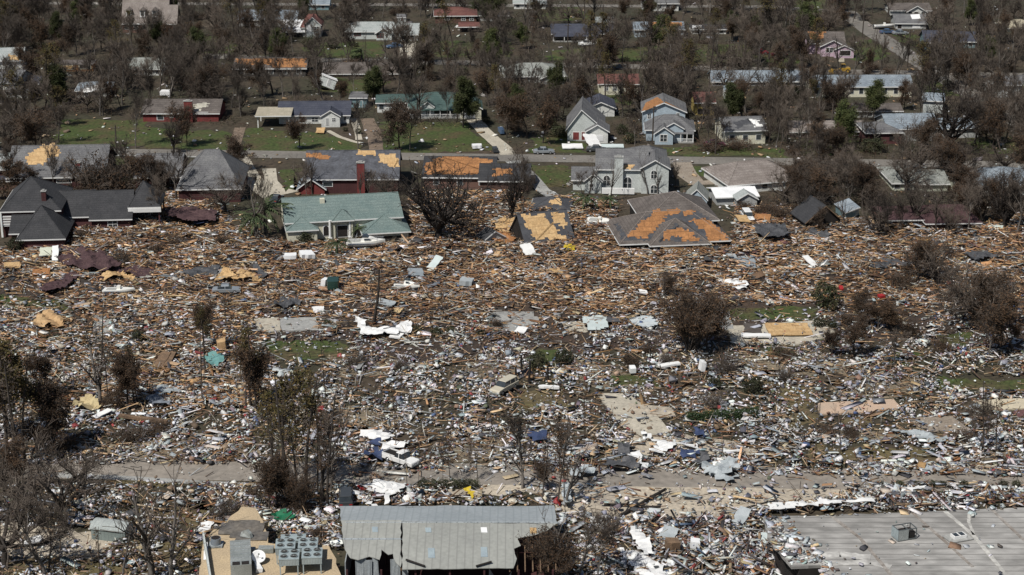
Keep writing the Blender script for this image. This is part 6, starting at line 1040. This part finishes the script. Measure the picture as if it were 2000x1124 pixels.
for i in range(4):                        # broad bare oaks
    T = Tree(100+i); T.limb((0, 0, -.2), (0.05, 0, 1), 3.0, .42, 0, 0, .08, .0, nseg=3)
    for k in range(7): a = 2*PI*k/7+T.r.uniform(-.3, .3); e = T.r.uniform(.35, 1.1); T.limb((0, 0, T.r.uniform(2.0, 2.9)), (math.cos(a), math.sin(a), e), T.r.uniform(4.2, 5.6), .24, 1, 4, .22, .08, (4, 6), (25, 68), (.44, .7), .62, .25, 4, (1, .25, .1) if i > 1 else None, .022)
    proto('oak', T.finish('bare_oak'))
for i in range(2):                        # one great dark oak with heavy limbs
    T = Tree(150+i); T.limb((0, 0, -.2), (0.08, 0, 1), 3.2, .62, 0, 0, .06, .0, nseg=3)
    for k in range(9): a = 2*PI*k/9+T.r.uniform(-.3, .3); e = T.r.uniform(.55, 2.2); T.limb((0, 0, T.r.uniform(1.8, 3.0)), (math.cos(a), math.sin(a), e), T.r.uniform(4.6, 6.8), .36, 1, 4, .24, .12, (3, 5), (25, 65), (.45, .75), .64, .2, 5, None, .034)
    proto('bigoak', T.finish('bare_oak', BARKD, TWIGD))
for i in range(4):                        # broken skeleton trees with few twigs
    T = Tree(170+i); T.limb((0, 0, -.2), (.05, 0, 1), 9, .26, 0, 2, .12, .08, (7, 10), (25, 60), (.3, .55), .55, .25, 5, None, .03)
    proto('skeleton', T.finish('skeleton_tree', BARKP if i % 2 else BARK, TWIG))
for i in range(5):                        # upright bare hardwoods
    T = Tree(200+i); T.limb((0, 0, -.2), (.03, 0, 1), 9.5, .24, 0, 4, .12, .14, (6, 8), (18, 50), (.36, .6), .58, .3+.05*i, 5, None, .02)
    proto('bare', T.finish('bare_tree', BARK if i % 2 else BARKP, TWIG))
for i in range(4):                        # brown-leaved hardwoods
    T = Tree(300+i); T.limb((0, 0, -.2), (.03, 0, 1), 8, .2, 0, 3, .12, .1, (10, 13), (28, 62), (.38, .56), .5, .25, 5, (4, .3, .14), .024)
    proto('leafy', T.finish('brown_tree', BARK, TWIG, LEAFR))
for i in range(4):                        # scorched pines
    T = Tree(400+i); r_ = T.r; T.limb((0, 0, -.2), (.02, 0, 1), 14, .24, 0, 0, .03, .02, nseg=6); top = T.t.v[-1]
    for k in range(34): z = 6.5+7.3*(k/34); a = r_.uniform(0, 6.28); L = 2.6*(1.12-(k/34))*r_.uniform(.6, 1.2)+.5; T.limb((0, 0, z), (math.cos(a), math.sin(a), .35), L, .06, 2, 3, .2, .12, (3, 5), (25, 60), (.4, .6), .6, .3, 3, (7, .3, .17), .024)
    for k in range(8): a = r_.uniform(0, 6.28); T.limb((0, 0, r_.uniform(3, 7)), (math.cos(a), math.sin(a), .1), r_.uniform(.5, 1.6), .05, 2, 2, .2, 0, tipr=.02)
    proto('pine', T.finish('pine_tree', BARK, TWIG, LEAFP))
for i in range(3):                        # thin stripped pines
    T = Tree(500+i); r_ = T.r; T.limb((0, 0, -.2), (.03, 0, 1), 12, .16, 0, 0, .04, .02, nseg=6)
    for k in range(26): z = 4+7.8*(k/26); a = r_.uniform(0, 6.28); T.limb((0, 0, z), (math.cos(a), math.sin(a), .5), r_.uniform(.5, 1.9)*(1.2-k/30), .04, 2, 4, .25, .1, (2, 4), (25, 60), (.4, .65), .6, .3, 2, (2, .2, .14) if i == 1 else None, .016)
    proto('snag', T.finish('stripped_pine', BARK, TWIG, LEAFR))
for i in range(3):                        # vase-shaped rust shrub trees
    T = Tree(600+i)
    for k in range(13): a = 2*PI*k/13; T.limb((.15*math.cos(a), .15*math.sin(a), -.1), (.42*math.cos(a), .42*math.sin(a), 1), 5.6+T.r.uniform(-1, 1), .1, 1, 4, .14, .08, (4, 6), (18, 45), (.4, .6), .55, .25, 4, (3, .24, .12), .02)
    proto('vase', T.finish('rust_tree', BARK, TWIG, LEAFR))
for i in range(3):                        # round evergreen bushes
    T = Tree(700+i); r_ = T.r; T.limb((0, 0, -.1), (0, 0, 1), .5, .08, 0, 2, .2, .1, (4, 6), (30, 70), (.8, 1.2))
    for k in range(1300):
        v = Vector((r_.gauss(0, 1), r_.gauss(0, 1), r_.gauss(0, 1))).normalized()*(r_.uniform(.55, 1)**.5); b_ = 1+.42*math.sin(v.x*5+i)*math.sin(v.y*4+v.z*5); T.leafq(Vector((v.x*1.1*b_, v.y*1.1*b_, 1.0+v.z*.95*b_)), .11)
    proto('bush', T.finish('evergreen_bush', BARK, TWIG, LEAFG, 'stem'))
for i in range(3):                        # brushwood: heaps of bare branches
    T = Tree(800+i)
    for k in range(26): a = T.r.uniform(0, 6.28); T.limb((T.r.gauss(0, .5), T.r.gauss(0, .4), 0), (math.cos(a), math.sin(a), T.r.uniform(.3, 1.4)), T.r.uniform(1, 2.2), .035, 2, 4, .3, .05, (4, 6), (20, 60), (.45, .7), .7, .2, 3, (2, .2, .1) if i else None, .014)
    proto('brush', T.finish('brushwood', BARK, TWIG, LEAFR))
for i in range(2):                        # palms
    T = Tree(900+i); r_ = T.r; T.limb((0, 0, -.1), (.05, 0, 1), 2.6, .2, 0, 0, .03, 0, nseg=4)
    for k in range(26):
        a = r_.uniform(0, 6.28); e = r_.uniform(-.35, 1.2); d = Vector((math.cos(a), math.sin(a), e)).normalized(); p = Vector((0, 0, 2.55)); side = d.cross(Vector((0, 0, 1))).normalized()
        for q in range(7):
            n_ = p+d*.32; d = (d+Vector((0, 0, -.17))).normalized(); w = .3*(1-abs(q-2.5)/5.5)
            for s_ in (-1, 1): T.l.add([p, n_, n_+side*s_*w+d*.2+Vector((0, 0, -.1))], [(0, 1, 2)])
            T.l.add([p-side*.03, p+side*.03, n_+side*.03, n_-side*.03], [(0, 1, 2, 3)]); p = n_
    proto('palm', T.finish('palm_tree', BARKP, TWIG, PALM))
for k in range(2):                        # green-topped trees
    T = Tree(950+k); T.limb((0, 0, -.2), (.03, 0, 1), 7.5, .2, 0, 3, .12, .1, (12, 15), (30, 65), (.34, .5), .5, .35, 5, (9, .3, .15), .02); proto('green', T.finish('green_topped_tree', BARK, TWIG, mat('olive_leaves', (.06, .065, .02), (.04, .055, .018), rnd=.3, bump=0, fine=3, scale=.6)))
KIND = {'bigoak': ('bare_oak', 'tree', ['great dark bare oak'], 'great dark bare oaks'), 'skeleton': ('skeleton_tree', 'tree', ['broken skeleton tree'], 'broken skeleton trees'), 'oak': ('bare_oak', 'tree', ['broad bare oak with thick dark limbs', 'wide bare oak stripped of leaves'], 'bare oaks stripped by the storm'), 'bare': ('bare_tree', 'tree', ['bare upright tree', 'bare grey-brown tree'], 'bare trees stripped by the storm'),
        'leafy': ('brown_tree', 'tree', ['tree with shrivelled brown leaves'], 'trees with shrivelled brown leaves'), 'pine': ('pine_tree', 'tree', ['pine with scorched olive-brown needles'], 'scorched pines'), 'snag': ('stripped_pine', 'tree', ['thin stripped pine trunk with few twigs'], 'thin stripped pines'),
        'vase': ('rust_tree', 'tree', ['rust-brown vase-shaped tree'], 'rust-brown shrub trees'), 'bush': ('evergreen_bush', 'bush', ['round dark green bush'], 'dark green bushes'), 'brush': ('brushwood', 'brushwood', ['tangle of bare brown branches'], 'tangles of bare branches'), 'palm': ('palm_tree', 'palm', ['small dark green palm'], 'palms'), 'green': ('green_topped_tree', 'tree', ['tree with an olive green crown'], 'trees with olive green crowns')}
tr = random.Random(77); PLACED = []; USED = set()
def plant(kind, px, pyb, pyt, wide=1.0, lean=0, label=None, var=None, z=0.0):
    L = PROTO[kind]; i = tr.randrange(len(L)) if var is None else var % len(L); src = L[i]; h = max(.4, HT(px, pyb, pyt))
    if id(src) in USED: t = copy_tree(src)
    else: t = src; USED.add(id(src))
    k = h/src['h0']; t.scale = (k*wide, k*wide, k); g0 = G(px, pyb); t.location = (g0.x, g0.y, z); t.rotation_euler = (R(tr.uniform(-2, 2)), R(lean), tr.uniform(0, 6.28) if not lean else tr.uniform(-.3, .3))
    nm, cat, ph, grp = KIND[kind]; t.name = nm; tag(t, label, cat, grp); PLACED.append((t, kind, ph[i % len(ph)], px, pyb, h, label)); return t
plant('bigoak', 855, 474, 320, 1.32, label='big dark bare oak right of the teal-roofed house, limbs spread over the wreckage', var=0); LM.append(('big dark bare oak by the teal roof', 855, 450))
plant('bigoak', 1850, 300, 158, 1.15, label='large bare oak with snaking limbs over the blue-grey metal-roofed house', var=1); LM.append(('large snaking oak on the right', 1850, 280))
plant('snag', 728, 640, 522, 2.2, 4, 'leaning bare tree rising from the large white sheet', 0); LM.append(('leaning bare tree in the white sheet', 728, 600))
plant('vase', 1358, 688, 548, 1.0, label='tall rust-brown vase-shaped tree standing in the middle of the debris field', var=0); LM.append(('tall rust-brown tree', 1358, 640))
plant('leafy', 1292, 588, 527, .9, label='small dark tree just left behind the tall rust-brown tree'); plant('bush', 1612, 606, 545, .75, label='tall dark rounded evergreen at the right of the timber wreckage'); LM.append(('tall dark rounded evergreen', 1612, 590))
for a in [('oak', 1805, 548, 440, 1.0), ('oak', 1905, 640, 500, .95), ('leafy', 1665, 698, 605, 1.1), ('bare', 1748, 720, 640, 1.2), ('leafy', 1715, 650, 590, 1.3), ('leafy', 1980, 690, 560, 1.1), ('bare', 1930, 700, 590, 1), ('bare', 1965, 450, 330, 1.3), ('oak', 1712, 465, 380, 1.0), ('oak', 1790, 440, 330, .9), ('bare', 1985, 470, 350, 1.2), ('leafy', 1625, 700, 640, 1),
          ('bare', 1910, 890, 760, .6), ('snag', 1918, 885, 740, .9), ('snag', 1945, 890, 770, .8), ('bare', 1890, 880, 770, .6), ('snag', 1592, 890, 760, .45), ('snag', 1140, 880, 745, .4), ('snag', 774, 880, 762, .5),
          ('snag', 795, 955, 875, .6), ('snag', 818, 945, 870, .5), ('bare', 865, 945, 850, .45), ('snag', 880, 950, 840, .6), ('bare', 918, 945, 860, .5), ('snag', 933, 935, 850, .6), ('bare', 1020, 952, 800, .75), ('snag', 1060, 980, 850, .8), ('snag', 1090, 990, 835, .9), ('leafy', 1075, 960, 890, .8), ('bare', 1102, 985, 810, .5),
          ('pine', 555, 960, 735, .95), ('pine', 600, 975, 720, .85), ('snag', 580, 965, 760, .8), ('snag', 632, 985, 800, .8), ('bare', 650, 950, 800, .6), ('leafy', 525, 1000, 880, 1.0), ('leafy', 560, 985, 895, 1.0), ('snag', 620, 960, 790, .8), ('vase', 590, 1000, 900, .8), ('snag', 540, 975, 800, .8),
          ('pine', 18, 920, 660, .9), ('pine', 50, 910, 690, .85), ('snag', 5, 930, 690, .8), ('leafy', 85, 790, 690, 1.0), ('snag', 195, 790, 610, .9), ('snag', 212, 790, 650, .6), ('leafy', 250, 790, 670, .9), ('pine', 490, 800, 635, .8), ('pine', 610, 830, 720, .8), ('leafy', 505, 790, 670, .8), ('snag', 395, 790, 640, .7), ('leafy', 400, 690, 585, .7), ('snag', 443, 640, 570, .8), ('snag', 637, 790, 670, .7),
          ('pine', 535, 950, 760, .8), ('skeleton', 628, 985, 760, .7), ('leafy', 545, 990, 880, .9), ('skeleton', 645, 970, 820, .7), ('snag', 568, 975, 730, .9), ('snag', 640, 990, 770, .9), ('pine', 30, 900, 670, .9), ('leafy', 20, 860, 690, 1.0), ('leafy', 60, 900, 740, 1.0), ('snag', 40, 930, 700, 1.0), ('pine', 262, 792, 668, .7), ('leafy', 480, 800, 660, .9), ('snag', 500, 805, 650, .9), ('leafy', 270, 790, 690, .8), ('pine', 400, 720, 590, .6),
          ('skeleton', 195, 792, 605, 1.0), ('skeleton', 1020, 955, 810, .9), ('skeleton', 1105, 990, 820, .8), ('skeleton', 300, 1130, 900, 1.0), ('skeleton', 335, 1132, 890, .9), ('skeleton', 90, 1130, 960, 1.0), ('skeleton', 240, 1128, 985, .8), ('leafy', 1685, 640, 560, 1.2), ('leafy', 1740, 655, 580, 1.3), ('oak', 1830, 560, 450, 1.1), ('leafy', 1790, 550, 455, 1.1), ('oak', 1930, 650, 510, 1.1), ('leafy', 1890, 640, 520, 1.1), ('skeleton', 1300, 592, 528, .8), ('skeleton', 1640, 890, 790, .5),
          ('leafy', 1380, 692, 580, .9), ('vase', 1345, 690, 556, .9), ('skeleton', 345, 395, 280, 1), ('skeleton', 505, 470, 325, .8), ('skeleton', 610, 380, 290, .8), ('skeleton', 330, 372, 300, .8), ('skeleton', 1150, 382, 310, .9), ('skeleton', 1285, 380, 300, .7), ('skeleton', 700, 398, 320, .9), ('bigoak', 1960, 455, 330, .9), ('bigoak', 1720, 462, 370, .9), ('bigoak', 1000, 440, 300, .5), ('bigoak', 340, 300, 230, .7),
          ('bare', 1760, 458, 370, 1.0), ('oak', 1850, 460, 380, .9), ('bare', 1890, 458, 360, 1.0), ('leafy', 1600, 455, 400, .9), ('skeleton', 1650, 455, 370, .9), ('bare', 1560, 430, 350, .9), ('skeleton', 1830, 458, 365, .9), ('oak', 1580, 415, 335, .9),
          ('oak', 122, 1030, 830, 1.0), ('oak', 155, 960, 850, 1.1), ('oak', 10, 1110, 900, 1.0), ('skeleton', 298, 1135, 880, .95), ('snag', 195, 1120, 1030, .8), ('bare', 95, 1124, 970, 1.0), ('oak', -20, 1000, 850, 1.0), ('leafy', 40, 960, 850, 1.2), ('bare', 1130, 1135, 990, 1.1), ('vase', 1075, 1145, 1020, .9), ('bare', 1165, 1150, 1000, .9), ('skeleton', 1110, 1140, 985, .9),
          ('skeleton', 1190, 395, 310, .8), ('skeleton', 1265, 380, 290, .6), ('bare', 1138, 382, 330, 1.0), ('bare', 1320, 372, 318, .9), ('oak', 590, 378, 290, .6), ('bare', 345, 395, 285, .9), ('bare', 510, 470, 330, .5), ('oak', 440, 415, 330, 1.1), ('oak', 455, 392, 310, .8), ('bare', 325, 440, 330, .9), ('bare', 255, 370, 260, .8), ('oak', 165, 378, 270, .9), ('bare', 40, 380, 270, 1.0), ('bare', 105, 372, 275, .8), ('bare', 600, 398, 310, .6), ('oak', 1530, 400, 300, 1.0), ('leafy', 1555, 388, 300, 1.0), ('oak', 1610, 390, 290, .9), ('bare', 1660, 390, 280, 1.0),
          ('oak', 760, 410, 320, .9), ('bare', 720, 396, 330, .8), ('bare', 850, 372, 300, .8), ('bare', 1010, 400, 290, .9), ('bare', 1020, 440, 330, .7), ('leafy', 70, 298, 200, 1.1), ('oak', 20, 300, 190, 1.0), ('bare', 115, 280, 190, 1.0), ('pine', 117, 250, 165, 1.3), ('bare', 265, 290, 175, .8), ('leafy', 340, 292, 195, .9), ('bare', 365, 285, 230, 1.0), ('bare', 700, 292, 190, .8), ('leafy', 780, 290, 180, 1.0), ('bare', 800, 295, 205, 1.0), ('leafy', 585, 290, 215, 1.0), ('green', 905, 250, 140, .9), ('green', 730, 205, 125, 1.0), ('leafy', 1030, 270, 170, 1.0), ('leafy', 1060, 280, 180, .9), ('leafy', 990, 270, 180, 1.0), ('green', 1010, 230, 160, .9), ('bare', 1240, 285, 215, .9), ('bare', 875, 235, 160, .7)]:
    plant(*a)
for x, y, s_ in [(880, 655, 18), (940, 660, 16), (850, 660, 22), (660, 540, 0), (1050, 720, 34), (1100, 712, 32), (598, 478, 26), (30, 490, 26), (395, 100, 20), (650, 95, 22), (605, 92, 24), (700, 262, 12), (675, 257, 9), (520, 98, 18), (1395, 760, 24), (1600, 640, 20), (1625, 642, 16), (640, 640, 16), (812, 655, 20), (270, 665, 22), (1470, 770, 34), (60, 780, 26), (695, 92, 10), (950, 240, 14), (1420, 262, 16), (1215, 262, 20), (1230, 280, 22), (555, 108, 14), (1110, 405, 0), (1025, 955, 0)]:
    if s_: plant('bush', x, y, y-s_, 1.1)
for x in (1720, 1755, 1790, 1822, 1840, 1882, 1960, 1985): plant('bush', x, 952, 938, 1.15)
for x in (828, 850, 868, 888, 908, 925): plant('bush', x, 954, 936, 1.2)
for x, y, s_, w in [(520, 462, 70, 1.2), (660, 505, 42, 1), (1145, 415, 40, 1.3), (1190, 412, 32, 1.2), (500, 470, 60, 1.1), (700, 470, 30, 1.0), (706, 125, 34, 1.2)]: plant('palm', x, y, y-s_, w)
for x, y, s_ in [(240, 520, 34), (160, 470, 30), (300, 500, 30), (1300, 712, 30), (1230, 715, 28), (1420, 735, 50), (1530, 745, 32), (1385, 800, 40), (1620, 850, 24), (1660, 850, 26), (700, 720, 36), (780, 725, 30), (1780, 660, 34), (1840, 690, 36), (1530, 700, 30), (870, 610, 20), (440, 480, 30), (420, 500, 24), (350, 480, 24), (440, 1010, 36), (470, 1005, 30), (580, 1000, 40), (560, 1062, 24), (620, 1052, 28), (300, 850, 34), (260, 860, 36), (80, 860, 40), (130, 880, 36), (220, 800, 34), (690, 640, 24), (1490, 418, 30), (1530, 425, 34), (1580, 412, 30), (1450, 408, 22), (1660, 860, 18), (1880, 860, 30), (1850, 590, 40), (1930, 560, 40), (1760, 560, 36), (1270, 690, 24), (970, 640, 22), (1060, 1010, 30)]: plant('brush', x, y, y-s_, tr.uniform(.9, 1.3))
# the woods behind: filler trees between the houses, kept off the roofs, roads and open lawns
OPEN = [[(585, 78), (830, 66), (830, 118), (590, 118)], [(120, 225), (290, 232), (460, 250), (460, 305), (100, 300)], [(480, 240), (720, 240), (740, 300), (470, 302)], [(745, 250), (985, 250), (1000, 303), (750, 303)], [(1640, 60), (1745, 60), (1760, 130), (1640, 140)], [(1680, 50), (1760, 80), (1840, 140), (1800, 160), (1690, 90)], [(1090, 270), (1190, 270), (1360, 280), (1360, 305), (1040, 305)], [(1300, 300), (1430, 300), (1430, 390), (1310, 385)], [(1060, 90), (1160, 85), (1160, 125), (1060, 125)], [(455, 148), (600, 148), (600, 182), (455, 182)], [(670, 78), (820, 78), (820, 112), (670, 112)], [(1575, 108), (1670, 110), (1670, 140), (1570, 140)], [(1590, 190), (1780, 188), (1780, 206), (1600, 208)], [(0, 296), (2000, 315), (2000, 335), (0, 314)], [(540, 300), (585, 300), (585, 380), (540, 380)]]
def clear(x, y):
    for p in OPEN:
        if inpoly(np.array(float(x)), np.array(float(y)), p): return False
    for hh in HOUSES:
        q = hh.Ri @ (G(x, y)-hh.o)
        for b in hh.B:
            if b['xl']-.8 < q.x < b['xr']+.8 and b['Y']-1.2 < q.y < b['Y1']+.8: return False
    return True
def infront(x, y):                        # how much of a house a tree here would hide
    for hh in HOUSES:
        if abs(hh.px-x) < 48 and 0 < y-hh.yb < 26: return True
    return False
n_ = 0; tries = 0
while n_ < 780 and tries < 30000:
    tries += 1; x = tr.uniform(-60, 2060); y = tr.uniform(18, 300)
    if x < 1300 and 240 < y and x > 120: continue
    if not clear(x, y): continue
    if infront(x, y) and tr.random() < .62: continue
    if 600 < x < 1100 and 60 < y < 120 and tr.random() < .5: continue
    k = tr.choices(['bare', 'oak', 'leafy', 'pine', 'snag', 'green', 'skeleton'], [36, 16, 14, 5, 8, 4, 20])[0]; hm = tr.uniform(9, 15)*{'oak': .85, 'leafy': .8, 'pine': 1.15, 'green': .85}.get(k, 1); s_ = S(y); a_ = math.atan2(CAM_H, G(x, y).y)
    plant(k, x, y, y-hm*s_*math.cos(a_), tr.uniform(.72, 1.05), tr.gauss(0, 7) if tr.random() < .4 else 0); n_ += 1
n_ = 0
while n_ < 150:
    x = tr.uniform(-40, 2040); y = tr.uniform(20, 300)
    if not clear(x, y) or (infront(x, y) and tr.random() < .4): continue
    k = tr.choices(['brush', 'bush'], [5, 1.6])[0]; plant(k, x, y, y-tr.uniform(1.2, 3.4)*S(y), tr.uniform(1.1, 1.9)); n_ += 1
n_ = 0
while n_ < 70:                            # dense dark trees right of the street rows
    x = tr.uniform(1480, 2040); y = tr.uniform(300, 440)
    if y > 420 and x < 1720: continue
    if not clear(x, y): continue
    if infront(x, y) and tr.random() < .6: continue
    k = tr.choices(['bare', 'oak', 'leafy', 'brush'], [4, 3, 4, 4])[0]; plant(k, x, y, y-(tr.uniform(7, 11) if k != 'brush' else 2.8)*S(y)*.95, tr.uniform(.9, 1.3)); n_ += 1
n_ = 0
while n_ < 16:
    x = tr.uniform(0, 500); y = tr.uniform(300, 400)
    if not clear(x, y): continue
    plant(tr.choice(['bare', 'oak', 'leafy', 'brush']), x, y, y-tr.uniform(5, 10)*S(y)*.95, tr.uniform(.8, 1.2)); n_ += 1
for ps in PROTO.values():
    for t in ps:
        if id(t) not in USED:
            for c in list(t.children): bpy.data.objects.remove(c, do_unlink=True)
            bpy.data.objects.remove(t, do_unlink=True)
# undergrowth of stripped twigs and leaf litter between the houses
def openland(px, py, X, Y):
    ok = np.ones(px.shape, bool)
    for p in OPEN: ok &= ~inpoly(px, py, p)
    for hh in HOUSES:
        c, s_ = math.cos(hh.yaw), math.sin(hh.yaw); dx, dy = X-hh.o.x, Y-hh.o.y; qx, qy = c*dx+s_*dy, -s_*dx+c*dy
        for b in hh.B: ok &= ~((qx > b['xl']-.4) & (qx < b['xr']+.4) & (qy > b['Y']-.8) & (qy < b['Y1']+.5))
    return ok
N = 130000; px = rng.uniform(-80, 2080, N); py = np.where(rng.uniform(0, 1, N) < .8, rng.uniform(-20, 300, N), rng.uniform(300, 440, N)); X, Y = npG(px, py)
dn = np.clip(.25+.55*np.sin(X*.17+2*np.sin(Y*.05))*np.sin(Y*.09+X*.05)+.45*np.sin(X*.31+Y*.13)*np.sin(Y*.21), .04, 1); dn = np.where(py > 300, np.where((px > 1480) | (px < 520), dn, .04), dn)
ok = openland(px, py, X, Y) & (py < topline(px)+4) & (rng.uniform(0, 1, N) < dn); px, py, X, Y = px[ok], py[ok], X[ok], Y[ok]; n = len(px); dn = dn[ok]
boxes('undergrowth', np.stack([X, Y, .1+dn*rng.uniform(0, 1, n)**1.3*2.3], 1), np.stack([rng.uniform(.6, 2.4, n), rng.uniform(.03, .06, n), rng.uniform(.03, .06, n)], 1), np.stack([rng.uniform(-1, 1, n), rng.normal(0, .6, n), rng.uniform(-PI, PI, n)], 1), pick([(30, (.055, .042, .032)), (12, (.12, .1, .083)), (22, (.04, .03, .024)), (10, (.042, .045, .02)), (8, (.085, .05, .03))], n))
N = 110000; px = rng.uniform(-80, 2080, N); py = np.where(rng.uniform(0, 1, N) < .8, rng.uniform(-20, 300, N), rng.uniform(300, 440, N)); X, Y = npG(px, py)
dn = np.clip(.2+.5*np.sin(X*.17+2*np.sin(Y*.05))*np.sin(Y*.09+X*.05)+.5*np.sin(X*.41+Y*.23)*np.sin(Y*.31-X*.1), .03, 1); dn = np.where(py > 300, np.where((px > 1480) | (px < 520), dn, .04), dn)
ok = openland(px, py, X, Y) & (py < topline(px)+4) & (rng.uniform(0, 1, N) < dn); X, Y, dn = X[ok], Y[ok], dn[ok]; n = len(X); s_ = rng.uniform(.12, .4, n)
boxes('leaf_litter', np.stack([X, Y, .06+dn*rng.uniform(0, 1, n)**1.6*1.5], 1), np.stack([s_, s_*.6, s_*.08], 1), np.stack([rng.normal(0, .6, n), rng.normal(0, .6, n), rng.uniform(-PI, PI, n)], 1), pick([(30, (.06, .042, .027)), (20, (.038, .032, .02)), (16, (.035, .042, .016)), (12, (.085, .055, .032)), (6, (.12, .1, .08))], n))
# hedge
p0, p1 = G(1340, 826), G(1482, 816); t = thing('hedge', 'long clipped dark green hedge left standing in the lower right litter', 'hedge', p0, math.atan2((p1-p0).y, (p1-p0).x)); T = Tree(5); Lh = (p1-p0).length
for k in range(5200):
    x = tr.uniform(0, Lh); y = tr.uniform(-.6, .6); z = tr.uniform(.1, 1.6)+.14*math.sin(x*2); T.leafq(Vector((x, y, z)), .1)
T.l.build('foliage', mat('hedge_leaves', (.022, .045, .014), (.035, .06, .02), bump=0), t)
m_ = MB(); [m_.tube((x, tr.uniform(-.2, .2), 0), (x+.1, 0, .8), .04, .03, 5) for x in np.arange(.3, Lh, .6)]; m_.build('stem', BARK, t); LM.append(('long clipped hedge', 1410, 820))
# fallen trunks
FB = 'fallen tree trunks'
for lb, a, c, r_ in [('fallen trunk lying across the tan-patched dark-roofed house', (110, 382), (200, 342), .3), ('pale broken trunk leaning beside the tan-patched dark-roofed house', (178, 365), (166, 300), .16), ('fallen trunk beside the uprooted brush right of the torn patchy grey house', (1515, 410), (1600, 398), .25), ('fallen trunk in brush beyond the white cottage with red roof', (1020, 125), (1080, 138), .25), ('thin fallen trunk lying in the timber at the right', (1690, 640), (1750, 628), .2), ('leaning broken pole in the litter right of the stump posts', (1270, 700), (1262, 676), .12)]:
    A = G(*a); B_ = G(*c); d = B_-A; m_ = MB()
    if d.length > 25: d = d.normalized()*14
    A.z = .5; e = d+Vector((0, 0, 1.6)); m_.tube((0, 0, 0), e, r_, r_*.5, 8)
    for q in range(6): p = e*(.4+.1*q); m_.tube(p, p+Vector((tr.uniform(-1.5, 1.5), tr.uniform(-1, 1), tr.uniform(.3, 1.5))), r_*.3, .03, 5)
    o = m_.build('fallen_trunk', BARKP if 'pale' in lb else BARK); o.location = A; tag(o, lb, 'tree trunk', FB)
for x, y, t_ in [(1033, 750, 707), (1019, 728, 694), (1060, 730, 716), (1070, 745, 716), (1008, 745, 718)]:
    A = G(x, y); hh = HT(x, y, t_); m_ = MB(); m_.tube((0, 0, -.1), (tr.uniform(-.1, .25), 0, hh), .2, .15, 8); o = m_.build('stump_post', DARK); o.location = A; tag(o, None, 'post', 'blackened stump posts'); PLACED.append((o, 'post', 'blackened stump post', x, y, hh, None))
# utility poles
POLEW = mat('pole_wood', (.045, .036, .03), (.07, .058, .048), scale=1)
for x, y, t_ in [(228, 303, 245), (1108, 118, 46), (1274, 282, 208), (1397, 302, 238), (1772, 132, 58), (1684, 74, 22), (1815, 152, 85), (1422, 120, 76), (1433, 118, 80), (1883, 165, 100), (1768, 300, 245), (1176, 86, 10), (1040, 84, 20)]:
    A = G(x, y); hh = HT(x, y, t_); t = thing('utility_pole', None, 'utility pole', A, 0, 'wooden utility poles'); m_ = MB(); m_.tube((0, 0, -.2), (.15, 0, hh), .19, .14, 8); m_.build('pole', POLEW, t); m_ = MB(); m_.box(-.9, 1.1, -.16, -.04, hh-.7, hh-.56); m_.build('crossarm', POLEW, t)
    for q in (-.8, -.1, .9): m_ = MB(); m_.tube((q, -.1, hh-.558), (q, -.1, hh-.36), .05, .04, 6); m_.build('insulator', MGREY, t)
    PLACED.append((t, 'pole', 'dark wooden utility pole', x, y, hh, None))
# ---------------------------------------------------------------- words for everything planted in numbers
def sz(kind, h, px, pyb): 
    if kind in ('bush', 'brush'): return 'small' if h < 1.5 else ('large' if h > 2.8 else '')
    return 'short' if h < 6.5 else ('tall' if h > 10.5 else '')
groups = {}
for (o, kind, ph, px, pyb, h, lb) in PLACED:
    if lb: LBL = lb; continue
    best = min(LM, key=lambda q: (q[1]-px)**2+((q[2]-pyb)*1.6)**2 + (0 if abs(q[1]-px)+abs(q[2]-pyb) > 2 else 1e6)); dx = px-best[1]; dy = pyb-best[2]
    side = ('right of' if dx > 0 else 'left of') if abs(dx) > 25 else ''; dep_ = ('in front of' if dy > 4 else 'behind') if abs(dy) > 8 else ''
    w = ' and '.join(x for x in ((dep_.replace(' of', '') if side and dep_ == 'in front of' else dep_), side) if x) or 'beside'
    ph = ph.replace('broad bare oak with thick dark limbs', 'broad bare oak').replace('wide bare oak stripped of leaves', 'wide bare oak').replace('thin stripped pine trunk with few twigs', 'thin stripped pine').replace('tree with shrivelled brown leaves', 'brown-leaved tree').replace('pine with scorched olive-brown needles', 'scorched olive-brown pine').replace('tree with an olive green crown', 'olive-crowned tree').replace('tangle of bare brown branches', 'brown branch tangle')
    s0 = sz(kind, h, px, pyb); base = (s0+' ' if s0 else '')+ph; groups.setdefault((base, w, best[0]), []).append((math.hypot(dx, dy), o))
ORD = ['nearest', 'second', 'third', 'fourth', 'fifth', 'sixth', 'seventh', 'eighth', 'ninth', 'tenth', 'eleventh', 'twelfth', 'thirteenth', 'fourteenth', 'fifteenth', 'sixteenth', 'seventeenth', 'eighteenth', 'nineteenth', 'twentieth']
for (base, w, lmn), lst in groups.items():
    lst.sort(key=lambda q: q[0])
    for i, (d, o) in enumerate(lst):
        nb = base.split(' ', 1)[-1] if base.startswith(('small', 'large', 'short', 'tall')) else base; sp = w.split(' and ')[-1]
        tx = f'{base} {w} the {lmn}'
        if len(tx.split()) > 13: tx = f'{base} {sp} the {lmn}'
        if len(tx.split()) > 14: tx = f'{nb} {sp} the {lmn}'
        o['label'] = tx + ('' if len(lst) == 1 else f', {ORD[min(i, 19)]} nearest'.replace('nearest nearest', 'nearest'))
